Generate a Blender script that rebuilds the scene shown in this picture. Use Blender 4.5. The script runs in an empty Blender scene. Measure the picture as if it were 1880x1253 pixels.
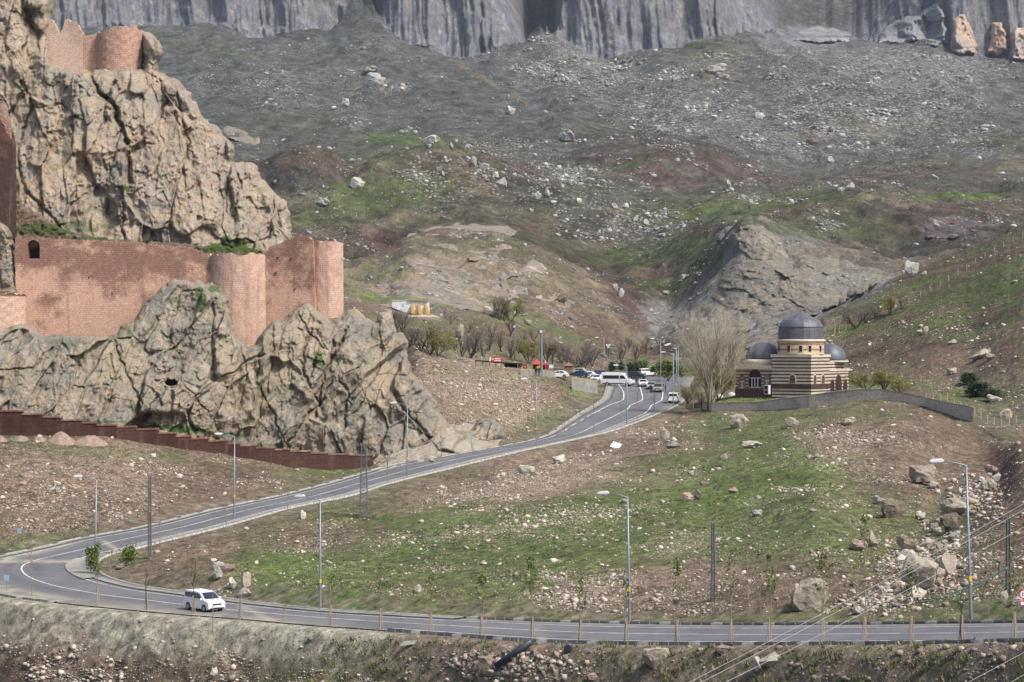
import bpy, bmesh, math, random
import numpy as np
from mathutils import Vector, Matrix
R = math.radians
random.seed(7); rng = np.random.default_rng(7)
sc = bpy.context.scene
F, CU, CV = 4000.0, 940.0, 626.5          # focal length and centre of the view in photo pixels
def P(u, v, Y): return ((u - CU) / F * Y, Y, (CV - v) / F * Y)

# ---------------------------------------------------------------- camera, sky, sun, exposure
cam = bpy.data.objects.new('camera', bpy.data.cameras.new('camera')); sc.collection.objects.link(cam)
cam.data.sensor_width = 36; cam.data.lens = 36 * F / 1880
cam.data.clip_start = 1; cam.data.clip_end = 20000
cam.rotation_euler = (R(90), 0, 0); sc.camera = cam
SUN_EL, SUN_AZ = 52, 128                  # azimuth clockwise from +Y (view direction): behind, to the right
w = bpy.data.worlds.new('World'); sc.world = w; w.use_nodes = True
nt = w.node_tree; nt.nodes.clear()
sky = nt.nodes.new('ShaderNodeTexSky'); sky.sky_type = 'NISHITA'; sky.sun_disc = False
sky.sun_elevation = R(SUN_EL); sky.sun_rotation = R(SUN_AZ); sky.dust_density = 4; sky.air_density = 1.0; sky.ozone_density = 1
bg = nt.nodes.new('ShaderNodeBackground'); bg.inputs[1].default_value = 0.135
wo = nt.nodes.new('ShaderNodeOutputWorld')
nt.links.new(sky.outputs[0], bg.inputs[0]); nt.links.new(bg.outputs[0], wo.inputs[0])
sl = bpy.data.lights.new('sun', 'SUN'); sl.energy = 2.9; sl.angle = R(7); sl.color = (1, .95, .88)
so = bpy.data.objects.new('sun', sl); sc.collection.objects.link(so)
sd = Vector((math.sin(R(SUN_AZ)) * math.cos(R(SUN_EL)), math.cos(R(SUN_AZ)) * math.cos(R(SUN_EL)), math.sin(R(SUN_EL))))
so.rotation_euler = sd.to_track_quat('Z', 'Y').to_euler()
vs = sc.view_settings; vs.view_transform = 'Standard'; vs.look = 'None'; vs.exposure = 0.55; vs.gamma = 1; vs.use_curve_mapping = False

# ---------------------------------------------------------------- helpers
C = sc.collection
def tag(o, label=None, cat=None, group=None, kind=None):
    if label: o['label'] = label
    if cat: o['category'] = cat
    if group: o['group'] = group
    if kind: o['kind'] = kind
    return o
def empty(name, loc=(0, 0, 0), rz=0):
    o = bpy.data.objects.new(name, None); C.objects.link(o); o.location = loc; o.rotation_euler = (0, 0, rz); o.empty_display_size = .3
    return o
def copy_tree(o, parent=None):
    c = o.copy(); C.objects.link(c); c.parent = parent
    for ch in o.children: copy_tree(ch, c)
    return c
def npmesh(name, V, Fq, mats, parent=None, smooth=False, attrs=None, midx=None):
    V = np.asarray(V, np.float32).reshape(-1, 3); Fq = np.asarray(Fq, np.int32); k = Fq.shape[1]
    me = bpy.data.meshes.new(name); me.vertices.add(len(V)); me.vertices.foreach_set('co', V.ravel())
    me.loops.add(Fq.size); me.loops.foreach_set('vertex_index', Fq.ravel())
    me.polygons.add(len(Fq)); me.polygons.foreach_set('loop_start', np.arange(0, Fq.size, k, dtype=np.int32))
    me.polygons.foreach_set('loop_total', np.full(len(Fq), k, np.int32))
    if midx is not None: me.polygons.foreach_set('material_index', np.asarray(midx, np.int32))
    if smooth: me.polygons.foreach_set('use_smooth', np.ones(len(Fq), bool))
    me.update(calc_edges=True)
    for m in (mats if isinstance(mats, (list, tuple)) else [mats]): me.materials.append(m)
    for an, arr in (attrs or {}).items():
        if arr.ndim == 2:
            a = me.color_attributes.new(an, 'FLOAT_COLOR', 'POINT'); a.data.foreach_set('color', np.hstack([arr, np.ones((len(arr), 1))]).astype(np.float32).ravel())
        else:
            a = me.attributes.new(an, 'FLOAT', 'POINT'); a.data.foreach_set('value', arr.astype(np.float32))
    o = bpy.data.objects.new(name, me); C.objects.link(o); o.parent = parent
    return o
class MB:                                   # collects simple solids; build() links them as one mesh object
    def __init__(s): s.v = []; s.f = []
    def add(s, vs, fs):
        b = len(s.v); s.v += [tuple(x) for x in vs]; s.f += [tuple(b + i for i in f) for f in fs]; return s
    def box(s, x0, x1, y0, y1, z0, z1, M=None):
        vs = [Vector((x, y, z)) for z in (z0, z1) for (x, y) in ((x0, y0), (x1, y0), (x1, y1), (x0, y1))]
        if M is not None: vs = [M @ q for q in vs]
        return s.add(vs, [(3, 2, 1, 0), (4, 5, 6, 7), (0, 1, 5, 4), (1, 2, 6, 5), (2, 3, 7, 6), (3, 0, 4, 7)])
    def prism(s, poly, d0, d1, axis='y', M=None):   # 2-D outline (a,b) swept along axis
        n = len(poly); vs = []
        for d in (d0, d1):
            for a, b in poly: vs.append(Vector((a, d, b) if axis == 'y' else ((d, a, b) if axis == 'x' else (a, b, d))))
        if M is not None: vs = [M @ q for q in vs]
        return s.add(vs, [tuple(range(n)), tuple(range(2 * n - 1, n - 1, -1))] + [(i, i + n, (i + 1) % n + n, (i + 1) % n) for i in range(n)])
    def tube(s, pts, rads, n=8):
        pts = [Vector(p) for p in pts]; rads = rads if isinstance(rads, (list, tuple)) else [rads] * len(pts); rings = []
        for i, p in enumerate(pts):
            d = (pts[min(i + 1, len(pts) - 1)] - pts[max(i - 1, 0)]).normalized()
            a = d.cross(Vector((0, 0, 1)) if abs(d.z) < .95 else Vector((1, 0, 0))).normalized(); b = d.cross(a)
            rings.append([p + (a * math.cos(t) + b * math.sin(t)) * rads[i] for t in [2 * math.pi * k / n for k in range(n)]])
        vs = [q for r in rings for q in r]; m = len(rings)
        fs = [(i * n + k, i * n + (k + 1) % n, (i + 1) * n + (k + 1) % n, (i + 1) * n + k) for i in range(m - 1) for k in range(n)]
        return s.add(vs, fs + [tuple(range(n - 1, -1, -1)), tuple((m - 1) * n + k for k in range(n))])
    def lathe(s, prof, n=24, c=(0, 0, 0), a0=0, facet=None):
        vs = []; c = Vector(c)
        for r, z in prof:
            for k in range(n): t = a0 + 2 * math.pi * k / n; vs.append(c + Vector((r * math.cos(t), r * math.sin(t), z)))
        m = len(prof)
        fs = [(i * n + k, i * n + (k + 1) % n, (i + 1) * n + (k + 1) % n, (i + 1) * n + k) for i in range(m - 1) for k in range(n)]
        return s.add(vs, fs + [tuple(range(n - 1, -1, -1)), tuple((m - 1) * n + k for k in range(n))])
    def build(s, name, mat, parent=None, smooth=False, bevel=0):
        me = bpy.data.meshes.new(name); me.from_pydata([tuple(q) for q in s.v], [], s.f); me.update()
        me.materials.append(mat)
        bm = bmesh.new(); bm.from_mesh(me); bmesh.ops.recalc_face_normals(bm, faces=bm.faces)
        if bevel: bmesh.ops.bevel(bm, geom=bm.edges[:], offset=bevel, segments=1, affect='EDGES')
        for f in bm.faces: f.smooth = smooth
        bm.to_mesh(me); bm.free()
        o = bpy.data.objects.new(name, me); C.objects.link(o); o.parent = parent
        return o

# ---------------------------------------------------------------- noise
_perm = np.random.default_rng(11).permutation(4096); _val = np.random.default_rng(12).random(4096)
def _h(ix, iy, s=0): return _perm[(_perm[(ix + s * 131) & 4095] + iy) & 4095]
def vn(x, y, s=0):
    xi = np.floor(x).astype(np.int64); yi = np.floor(y).astype(np.int64); fx = x - xi; fy = y - yi
    fx = fx * fx * fx * (fx * (fx * 6 - 15) + 10); fy = fy * fy * fy * (fy * (fy * 6 - 15) + 10)
    a = _val[_h(xi, yi, s)]; b = _val[_h(xi + 1, yi, s)]; c = _val[_h(xi, yi + 1, s)]; d = _val[_h(xi + 1, yi + 1, s)]
    return (a + (b - a) * fx + (c - a) * fy + (a - b - c + d) * fx * fy) * 2 - 1
def fbm(x, y, o=4, s=0, g=.5):
    t = 0; amp = 1; n = 0
    for i in range(o): t = t + amp * vn(x * 2 ** i + 17.3 * i, y * 2 ** i - 9.1 * i, s + i); n += amp; amp *= g
    return t / n
def worley(x, y, s=0, jit=.9):
    xi = np.floor(x).astype(np.int64); yi = np.floor(y).astype(np.int64)
    f1 = np.full(x.shape, 9.); f2 = f1.copy(); idv = np.zeros(x.shape); ox = f1 * 0; oy = f1 * 0
    for i in (-1, 0, 1):
        for j in (-1, 0, 1):
            cx = xi + i; cy = yi + j; hx = _val[_h(cx, cy, s)]; hy = _val[_h(cx, cy, s + 7)]
            dx = cx + .5 + (hx - .5) * jit - x; dy = cy + .5 + (hy - .5) * jit - y
            d = np.sqrt(dx * dx + dy * dy); nr = d < f1
            f2 = np.where(nr, f1, np.minimum(f2, d)); idv = np.where(nr, _val[_h(cx, cy, s + 13)], idv)
            ox = np.where(nr, dx, ox); oy = np.where(nr, dy, oy); f1 = np.where(nr, d, f1)
    return f1, f2, idv, ox, oy
def sstep(a, b, x): t = np.clip((x - a) / (b - a), 0, 1); return t * t * (3 - 2 * t)

# ---------------------------------------------------------------- materials
def new_mat(name):
    m = bpy.data.materials.new(name); m.use_nodes = True; nt = m.node_tree; nt.nodes.clear()
    out = nt.nodes.new('ShaderNodeOutputMaterial'); b = nt.nodes.new('ShaderNodeBsdfPrincipled'); nt.links.new(b.outputs[0], out.inputs[0])
    b.inputs['Roughness'].default_value = .9; b.inputs['Specular IOR Level'].default_value = .2
    return m, nt, b
def N(nt, t, ins=None, **kw):
    n = nt.nodes.new('ShaderNode' + t)
    for k, v in kw.items(): setattr(n, k, v)
    for k, v in (ins or {}).items():
        if isinstance(v, bpy.types.NodeSocket): nt.links.new(v, n.inputs[k])
        else: n.inputs[k].default_value = v
    return n
def noise(nt, vec, scale, detail=4, rough=.6): return N(nt, 'TexNoise', {'Vector': vec, 'Scale': scale, 'Detail': detail, 'Roughness': rough}).outputs[0]
def ramp(nt, f, stops):
    n = N(nt, 'ValToRGB', {0: f}); e = n.color_ramp.elements
    while len(e) < len(stops): e.new(.5)
    for q, (p, c) in zip(e, stops): q.position = p; q.color = (c[0], c[1], c[2], 1) if isinstance(c, tuple) else (c, c, c, 1)
    return n.outputs[0]
def mix(nt, f, a, b, mode='MIX'):
    n = N(nt, 'Mix', data_type='RGBA', blend_type=mode)
    for k, v in ((0, f), (6, a), (7, b)):
        if isinstance(v, bpy.types.NodeSocket): nt.links.new(v, n.inputs[k])
        else: n.inputs[k].default_value = v if k == 0 else (*v, 1)
    return n.outputs[2]
def math_(nt, op, a, b=0., clamp=False):
    n = N(nt, 'Math', operation=op, use_clamp=clamp)
    for k, v in ((0, a), (1, b)):
        if isinstance(v, bpy.types.NodeSocket): nt.links.new(v, n.inputs[k])
        else: n.inputs[k].default_value = v
    return n.outputs[0]
def attr(nt, name): return N(nt, 'Attribute', attribute_name=name)
def bump(nt, b, h, strength=.5, dist=.1):
    n = N(nt, 'Bump', {'Strength': strength, 'Distance': dist, 'Height': h}); nt.links.new(n.outputs[0], b.inputs['Normal'])
def pos(nt): return N(nt, 'NewGeometry').outputs['Position']
def objc(nt): return N(nt, 'TexCoord').outputs['Object']
def simple(name, col, rough=.7, var=.25, scale=3., metal=0, spec=.3, bmp=0, wear=None):
    m, nt, b = new_mat(name); o = objc(nt); n = noise(nt, o, scale, 6, .65)
    c = mix(nt, 1., (*col,), ramp(nt, n, [(.3, 1 - var), (.7, 1 + var)]), 'MULTIPLY')
    if wear: c = mix(nt, ramp(nt, noise(nt, o, scale * .35, 5, .7), [(.52, 0.), (.66, 1.)]), c, wear)
    nt.links.new(c, b.inputs['Base Color']); b.inputs['Roughness'].default_value = rough; b.inputs['Metallic'].default_value = metal; b.inputs['Specular IOR Level'].default_value = spec
    if bmp: bump(nt, b, n, .6, bmp)
    return m

def terrain_mat():
    m, nt, b = new_mat('hill_ground'); p = pos(nt); col = attr(nt, 'col').outputs[0]; far = attr(nt, 'far').outputs[2]; cl = attr(nt, 'cliff').outputs[2]; st = attr(nt, 'stony').outputs[2]
    nn = noise(nt, p, .9, 7, .72); nf = noise(nt, p, .09, 9, .72)
    n = mix(nt, far, nn, nf)
    v = ramp(nt, n, [(.30, .30), (.43, .74), (.54, 1.10), (.70, 1.9)])
    c = mix(nt, 1., col, v, 'MULTIPLY')
    # gravel speckle: near (0.3 m) and far (2.5 m)
    for sc_, msk, colr in ((3.2, math_(nt, 'SUBTRACT', 1., far), (.38, .30, .24)), (.42, far, (.32, .31, .30))):
        vo = N(nt, 'TexVoronoi', {'Vector': p, 'Scale': sc_, 'Randomness': 1.})
        thr = math_(nt, 'MULTIPLY', st, .42); rnd = N(nt, 'SeparateColor', {0: vo.outputs['Color']}).outputs[0]
        s1 = math_(nt, 'LESS_THAN', vo.outputs['Distance'], thr); s2 = math_(nt, 'GREATER_THAN', rnd, .45)
        k = math_(nt, 'MULTIPLY', math_(nt, 'MULTIPLY', s1, s2), math_(nt, 'MULTIPLY', msk, .6))
        c = mix(nt, k, c, mix(nt, 1., colr, ramp(nt, rnd, [(.4, .6), (1., 1.5)]), 'MULTIPLY'))
    # cliff streaks run down the face
    mp = N(nt, 'Mapping', {'Vector': p, 'Scale': (.13, .05, .011)}).outputs[0]
    s = noise(nt, mp, 1., 8, .68)
    mp2 = N(nt, 'Mapping', {'Vector': p, 'Scale': (.6, .2, .09)}).outputs[0]
    s2 = noise(nt, mp2, 1., 6, .7)
    cs = ramp(nt, s, [(.30, (.07, .078, .105)), (.42, (.145, .155, .19)), (.54, (.205, .215, .24)), (.63, (.34, .31, .26)), (.72, (.19, .198, .225))])
    cs = mix(nt, ramp(nt, noise(nt, p, .02, 7, .7), [(.45, 0.), (.62, .6)]), cs, (.20, .19, .175)); cs = mix(nt, ramp(nt, noise(nt, p, .08, 6, .75), [(.60, 0.), (.68, .8)]), cs, (.04, .042, .05))
    cs = mix(nt, 1., cs, ramp(nt, s2, [(.3, .6), (.5, 1.), (.75, 1.3)]), 'MULTIPLY')
    c = mix(nt, cl, c, cs)
    nt.links.new(c, b.inputs['Base Color']); b.inputs['Roughness'].default_value = .95; b.inputs['Specular IOR Level'].default_value = .1
    h = mix(nt, far, math_(nt, 'MULTIPLY', nn, .5), math_(nt, 'MULTIPLY', nf, 8.))
    bump(nt, b, h, .9, 1.)
    return m
def rock_mat(name, base, c2, c3, sc_=.5):
    m, nt, b = new_mat(name); p = pos(nt); g = attr(nt, 'green').outputs[2]; cr = attr(nt, 'crev').outputs[2]
    n = noise(nt, p, sc_, 8, .7); n2 = noise(nt, p, sc_ * .22, 5, .6); n3 = noise(nt, p, sc_ * 5, 6, .75)
    c = mix(nt, ramp(nt, n2, [(.42, 0.), (.58, 1.)]), base, c2)
    c = mix(nt, ramp(nt, n, [(.50, 0.), (.66, .8)]), c, c3)
    c = mix(nt, 1., c, ramp(nt, n3, [(.28, .45), (.45, .92), (.6, 1.1), (.75, 1.45)]), 'MULTIPLY')
    c = mix(nt, cr, c, mix(nt, 1., c, (.72, .62, .56), 'MULTIPLY'))      # darker and browner along the joints and cracks
    sk = noise(nt, N(nt, 'Mapping', {'Vector': p, 'Scale': (.9, .9, .13)}).outputs[0], sc_ * 1.2, 6, .7)
    c = mix(nt, ramp(nt, sk, [(.54, 0.), (.70, .75)]), c, mix(nt, 1., c, (.50, .46, .45), 'MULTIPLY')); c = mix(nt, ramp(nt, noise(nt, p, sc_ * .6, 4, .6), [(.58, 0.), (.66, .5)]), c, (.52, .44, .35))
    c = mix(nt, g, c, (.07, .11, .03))
    nt.links.new(c, b.inputs['Base Color']); b.inputs['Roughness'].default_value = .95; b.inputs['Specular IOR Level'].default_value = .1
    bump(nt, b, math_(nt, 'ADD', math_(nt, 'MULTIPLY', n, 1.2), math_(nt, 'MULTIPLY', n3, .5)), .9, .8)
    return m
M_TER = terrain_mat()
M_ROCK = rock_mat('castle_rock', (.405, .335, .255), (.31, .28, .24), (.42, .30, .215))
M_ROCK2 = rock_mat('lower_rock', (.345, .295, .225), (.245, .232, .20), (.41, .315, .225))

# ---------------------------------------------------------------- the road: inner/outer edge stations (u, v, z)
ST = [((2300,1139,-15.9),(2060,1176,-15.9)),((2080,1141,-16.8),(1880,1178,-16.8)),((1880,1144,-17.9),(1690,1182,-17.9)),((1700,1146,-18.9),(1515,1183,-18.9)),
 ((1500,1148,-20.),(1320,1184,-20.)),((1300,1148,-21.),(1130,1182,-21.)),((1156,1146,-21.6),(990,1178,-21.6)),((1000,1142,-22.2),(845,1168,-22.2)),
 ((850,1136,-22.7),(700,1157,-22.7)),((700,1128,-23.1),(560,1147,-23.1)),((588,1121,-23.4),(450,1137,-23.4)),((450,1106,-23.7),(320,1127,-23.7)),
 ((340,1090,-23.95),(210,1117,-23.95)),((262,1079,-24.1),(130,1109,-24.1)),((215,1068,-24.15),(60,1101,-24.15)),((190,1059,-24.15),(-10,1090,-24.15)),
 ((177,1050,-24.15),(-70,1073,-24.15)),((172,1042,-24.1),(-95,1055,-24.1)),((174,1034,-24.),(-90,1042,-24.)),((182,1027,-23.9),(-55,1032,-23.9)),
 ((200,1019,-23.6),(0,1022,-23.6)),((246,1008,-23.1),(82,1005,-23.3)),((300,994,-22.6),(145,990,-22.9)),((410,967,-21.7),(264,968,-21.9)),
 ((528,934,-20.6),(391,937,-21.)),((639,911,-19.6),(500,914,-20.)),((717,887,-18.9),(590,892,-19.4)),((835,858,-17.8),(720,855,-18.)),
 ((953,829,-16.3),(818,839,-16.9)),((1100,797,-14.9),(985,807,-15.7)),((1157,779,-13.8),(1037,779,-13.9)),((1208,759,-12.7),(1063,761,-12.8)),
 ((1240,745,-11.9),(1090,745,-11.8)),((1253,735,-11.2),(1106,734,-11.1)),((1262,722,-10.1),(1112,721,-10.)),((1268,708,-9.),(1115,707,-9.)),
 ((1272,698.5,-8.6),(1112,698.5,-8.6)),((1275,692,-8.5),(1100,692,-8.5))]
def edge(q): u, v, z = q; Y = F * -z / (v - CV); return ((u - CU) / F * Y, Y, z)
EI = np.array([edge(a) for a, b in ST]); EO = np.array([edge(b) for a, b in ST])
def resample(E, nper=14):
    t = np.arange(len(E)); tt = np.linspace(0, len(E) - 1, (len(E) - 1) * nper + 1)
    m = np.gradient(E, axis=0); i = np.clip(tt.astype(int), 0, len(E) - 2); f = (tt - i)[:, None]
    return (2*f**3-3*f**2+1)*E[i] + (f**3-2*f**2+f)*m[i] + (-2*f**3+3*f**2)*E[i+1] + (f**3-f**2)*m[i+1]
RI, RO = resample(EI), resample(EO); NR = len(RI)
NARM1 = 17
ST_I1 = ST[:NARM1 + 1]; ST_2 = ST[NARM1:]

# ---------------------------------------------------------------- terrain contour curves over u
U0, U1, DU = -300, 2200, 2.2
U = np.arange(U0, U1, DU); NU = len(U)
def tab(d):                                # {u:(v,Y)} -> Y(u), z(u)
    k = sorted(d); uu = np.array(k, float); v = np.interp(U, uu, [d[q][0] for q in k]); Y = np.interp(U, uu, [d[q][1] for q in k])
    ker = np.hanning(15); ker /= ker.sum()
    v = np.convolve(np.pad(v, 7, 'edge'), ker, 'valid'); Y = np.convolve(np.pad(Y, 7, 'edge'), ker, 'valid')
    return Y, (CV - v) / F * Y
def econ(pts):
    pts = sorted(pts); uu = np.array([p[0] for p in pts], float); e = np.array([edge(p) for p in pts]); return np.interp(U, uu, e[:, 1]), np.interp(U, uu, e[:, 2])
g1 = econ([b for a, b in ST[:NARM1 + 1]]); g2 = econ([a for a, b in ST[:NARM1 + 1]]); g3 = econ([a for a, b in ST[NARM1:-4]]); g4 = econ([b for a, b in ST[NARM1:-4]])
left = sstep(172, 168, U); Ym = (g1[0] + g4[0]) / 2
g2 = (g2[0] * (1 - left) + (Ym - 1) * left, g2[1]); g3 = (g3[0] * (1 - left) + (Ym + 1) * left, g3[1] * (1 - left) + -24.05 * left)
wall_base = tab({1262:(722,425),1285:(752,392),1307:(757,378),1390:(754,373),1486:(747,362),1552:(737,358),1620:(733,354),1700:(747,346),1786:(776,325),1880:(825,290),2080:(850,280)})
plat = tab({1112:(704,452),1262:(704,452)})
r1 = sstep(1258, 1285, U); g3 = (g3[0] * (1 - r1) + (wall_base[0] - 3) * r1, g3[1] * (1 - r1) + (wall_base[1] - .3) * r1)
r2 = sstep(1112, 1122, U); g4 = (g4[0] * (1 - r2) + 505 * r2, g4[1] * (1 - r2) - 8.6 * r2)
g4 = (g4[0] * (1 - r1) + wall_base[0] * r1, g4[1] * (1 - r1) + wall_base[1] * r1)
lowl = sstep(700, 300, U)
g0 = (g1[0] - 13 - 6 * lowl, g1[1] - 8.5 - 2 * lowl)
gf = (g0[0] - 45, g0[1] - 14); gff = (np.full(NU, 8.), np.full(NU, -45.))
def lerp2(t, b): return (g2[0] + (g3[0] - g2[0]) * t, g2[1] + (g3[1] - g2[1]) * t + np.interp(U, *zip(*b)))
gm0 = lerp2(.12, [(200, 0), (400, .5), (700, .5), (1156, .6), (1500, .8), (1650, -.6), (1800, .4), (1880, .5), (2000, 1)])
gm1 = lerp2(.34, [(200, 0), (600, .3), (1156, 0), (1400, .8), (1500, 1.8), (1600, -.6), (1720, -1.5), (1800, .8), (1880, 3.2), (2080, 5)])
gm2 = lerp2(.66, [(200, 0), (700, -.4), (1000, -.6), (1156, -.6), (1400, .6), (1520, 1.6), (1650, 1.8), (1740, -.8), (1830, -.6), (1870, 3.5), (2080, 6)])
gm3 = lerp2(.88, [(200, 0), (1000, -.5), (1300, -.6), (1400, .2), (1520, .8), (1700, .8), (1800, -.6), (1880, 2.), (2080, 4)])
T = tab
g5 = T({-300:(790,296),0:(803,300),205:(813,302),430:(840,312),573:(859,318),640:(862,323),690:(846,342),740:(730,375),755:(658,400),850:(671,408),870:(674.5,410),950:(679,420),1000:(688,428),1060:(697,440),1090:(700,447),1112:(697,512),1262:(694,512),1285:(740,396),1300:(738,394),1350:(728,392),1450:(727.5,388),1486:(727,386),1552:(722,381),1620:(717.5,378),1700:(724,365),1786:(746,350),1880:(790,320),2080:(800,310)})
g5b = T({-300:(770,330),0:(770,330),400:(770,340),690:(790,372),740:(700,400),755:(652,412),850:(669,420),870:(673,428),950:(677.5,440),1000:(685,455),1090:(692,480),1112:(690,530),1262:(690,530),1290:(722,430),1350:(722,420),1450:(722,416),1552:(716,412),1620:(712,400),1700:(712,385),1786:(722,375),1880:(730,350),2080:(710,340)})
g6 = T({-300:(600,440),640:(560,500),700:(577,520),760:(578,530),800:(590,540),900:(592,580),1000:(612,610),1100:(648,640),1180:(668,650),1240:(668,640),1300:(660,600),1350:(650,520),1430:(628,500),1480:(594,500),1560:(562,515),1640:(520,530),1740:(475,545),1880:(425,560),2080:(350,575)})
g6b = T({-300:(610,520),640:(548,620),760:(556,630),900:(580,670),1000:(602,680),1100:(640,700),1180:(665,710),1240:(640,700),1300:(620,680),1430:(600,640),1480:(604,600),1560:(578,620),1640:(548,640),1740:(505,660),1880:(460,680),2080:(380,700)})
g7 = T({-300:(485,780),640:(487,780),700:(468,790),760:(440,800),830:(430,810),900:(434,810),960:(452,800),1040:(488,790),1100:(522,780),1170:(572,770),1215:(604,760),1240:(600,760),1265:(565,780),1290:(525,800),1312:(480,825),1335:(436,845),1360:(410,850),1400:(409,850),1430:(428,850),1460:(440,860),1520:(452,860),1600:(470,860),1650:(488,860),1700:(480,850),1800:(455,860),1880:(430,870),2200:(400,870)})
g7b = T({-300:(500,880),640:(492,880),700:(485,890),830:(444,900),960:(466,900),1040:(490,900),1100:(508,900),1170:(530,890),1230:(548,880),1260:(515,885),1290:(478,890),1320:(442,905),1350:(428,920),1380:(425,930),1460:(448,930),1600:(476,940),1650:(490,940),1720:(470,930),1880:(440,950),2200:(410,950)})
g8 = T({-300:(400,1000),500:(400,1000),560:(392,1000),620:(402,1000),690:(420,1000),740:(438,1000),760:(421,1010),800:(413,1020),870:(406,1030),940:(413,1020),980:(440,1010),1060:(470,1000),1120:(490,1000),1200:(475,1000),1260:(440,1000),1320:(410,1010),1400:(395,1030),1480:(385,1050),1560:(365,1080),1620:(352,1090),1700:(372,1080),1780:(392,1080),1880:(412,1080),2200:(420,1080)})
g8b = T({-300:(405,1080),500:(405,1080),560:(400,1080),690:(428,1080),760:(430,1085),870:(414,1090),940:(420,1090),1000:(438,1080),1120:(470,1070),1200:(462,1070),1320:(410,1080),1480:(390,1110),1560:(372,1130),1620:(360,1140),1700:(372,1140),1880:(400,1140),2200:(410,1140)})
g9 = T({-300:(300,1200),485:(310,1200),510:(285,1200),540:(272,1200),575:(272,1200),610:(288,1200),640:(308,1200),680:(298,1200),740:(284,1220),800:(272,1250),850:(277,1250),900:(300,1230),1000:(340,1200),1100:(370,1180),1180:(392,1180),1260:(375,1200),1350:(368,1220),1450:(372,1230),1540:(352,1250),1620:(335,1260),1700:(345,1270),1800:(350,1280),1880:(345,1280),2200:(340,1280)})
g9b = T({-300:(305,1290),500:(300,1290),560:(285,1290),640:(300,1280),740:(284,1300),800:(278,1330),850:(281,1330),900:(295,1310),1000:(325,1290),1180:(370,1270),1350:(355,1300),1540:(345,1320),1700:(335,1350),1880:(335,1350),2200:(330,1350)})
g10 = T({-300:(270,1500),500:(270,1500),650:(262,1500),800:(260,1500),950:(262,1500),1050:(264,1480),1130:(252,1470),1220:(238,1460),1320:(262,1460),1420:(300,1460),1500:(318,1450),1600:(300,1500),1700:(285,1500),1880:(298,1480),2200:(300,1480)})
g10b = T({-300:(262,1600),650:(255,1600),950:(256,1600),1130:(254,1580),1220:(246,1570),1320:(262,1570),1420:(285,1560),1600:(290,1600),1880:(285,1580),2200:(285,1580)})
g11 = T({-300:(165,1880),500:(165,1880),900:(185,1850),1300:(180,1850),1600:(180,1850),1880:(205,1800),2200:(210,1800)})
g12 = T({-300:(60,2200),300:(60,2200),380:(50,2200),440:(72,2150),520:(78,2150),600:(60,2200),640:(22,2280),668:(15,2290),700:(60,2150),760:(98,2100),850:(113,2080),920:(102,2100),970:(85,2150),990:(72,2170),1010:(78,2150),1060:(100,2100),1110:(118,2080),1180:(102,2100),1260:(85,2120),1330:(70,2150),1400:(66,2250),1560:(80,2300),1620:(85,2300),1700:(78,2250),1740:(95,2200),1800:(105,2200),1880:(115,2200),2200:(120,2200)})
g13 = T({-300:(-90,2290),600:(-90,2290),628:(-80,2360),645:(0,2600),668:(-8,2700),690:(-10,2600),708:(-80,2260),870:(-80,2180),900:(-10,2200),935:(25,2210),960:(60,2230),980:(52,2600),1005:(35,2600),1016:(30,2400),1030:(-70,2240),1290:(-80,2210),1325:(-20,2230),1360:(22,2300),1395:(48,2320),1430:(50,2500),1500:(52,2600),1560:(70,2520),1600:(60,2420),1640:(30,2380),1680:(0,2330),1720:(-40,2290),1880:(-80,2280),2200:(-80,2280)})
g14 = T({-300:(-140,3100),2200:(-140,3100)})
g11b = tuple(g11[i] + (g12[i] - g11[i]) * .955 for i in (0, 1))
CUR = [gff, gf, g0, g1, g2, gm0, gm1, gm2, gm3, g3, g4, g5, g5b, g6, g6b, g7, g7b, g8, g8b, g9, g9b, g10, g10b, g11, g11b, g12, g13, g14]
names = 'gff gf g0 g1 g2 gm0 gm1 gm2 gm3 g3 g4 g5 g5b g6 g6b g7 g7b g8 g8b g9 g9b g10 g10b g11 g11b g12 g13 g14'.split()
KY = np.array([c[0] for c in CUR]); KZ = np.array([c[1] for c in CUR])
_k = np.hanning(23); _k /= _k.sum()
for i in range(5, 14):
    KY[i] = np.convolve(np.pad(KY[i], 11, 'edge'), _k, 'valid'); KZ[i] = np.convolve(np.pad(KZ[i], 11, 'edge'), _k, 'valid')
def vshift(nm, px): i = ki_[nm]; KZ[i] = KZ[i] - px / F * KY[i]
ki_ = {n: i for i, n in enumerate(names)}
_jg = 7 * fbm(U / 34, U * 0 + 3.3, 4, 141) + 5 * np.abs(vn(U / 9, U * 0 + .7, 142)); vshift('g12', _jg); vshift('g13', 10 * fbm(U / 26, U * 0 + 5.1, 4, 143))
for _n, _a in (('g7', 3), ('g8', 3), ('g9', 3.5), ('g10', 4), ('g6', 2)): vshift(_n, _a * fbm(U / 30, U * 0 + len(_n) + _a, 4, 150))
for i in range(1, len(KY)): KY[i] = np.maximum(KY[i], KY[i - 1] + .4)
def pchip_slopes(K):
    d = np.diff(K, axis=0); m = np.zeros_like(K); a, b = d[:-1], d[1:]
    same = (a * b) > 0; m[1:-1] = np.where(same, 2 * a * b / np.where(same, a + b, 1), 0); m[0] = d[0]; m[-1] = d[-1]; return m
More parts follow.
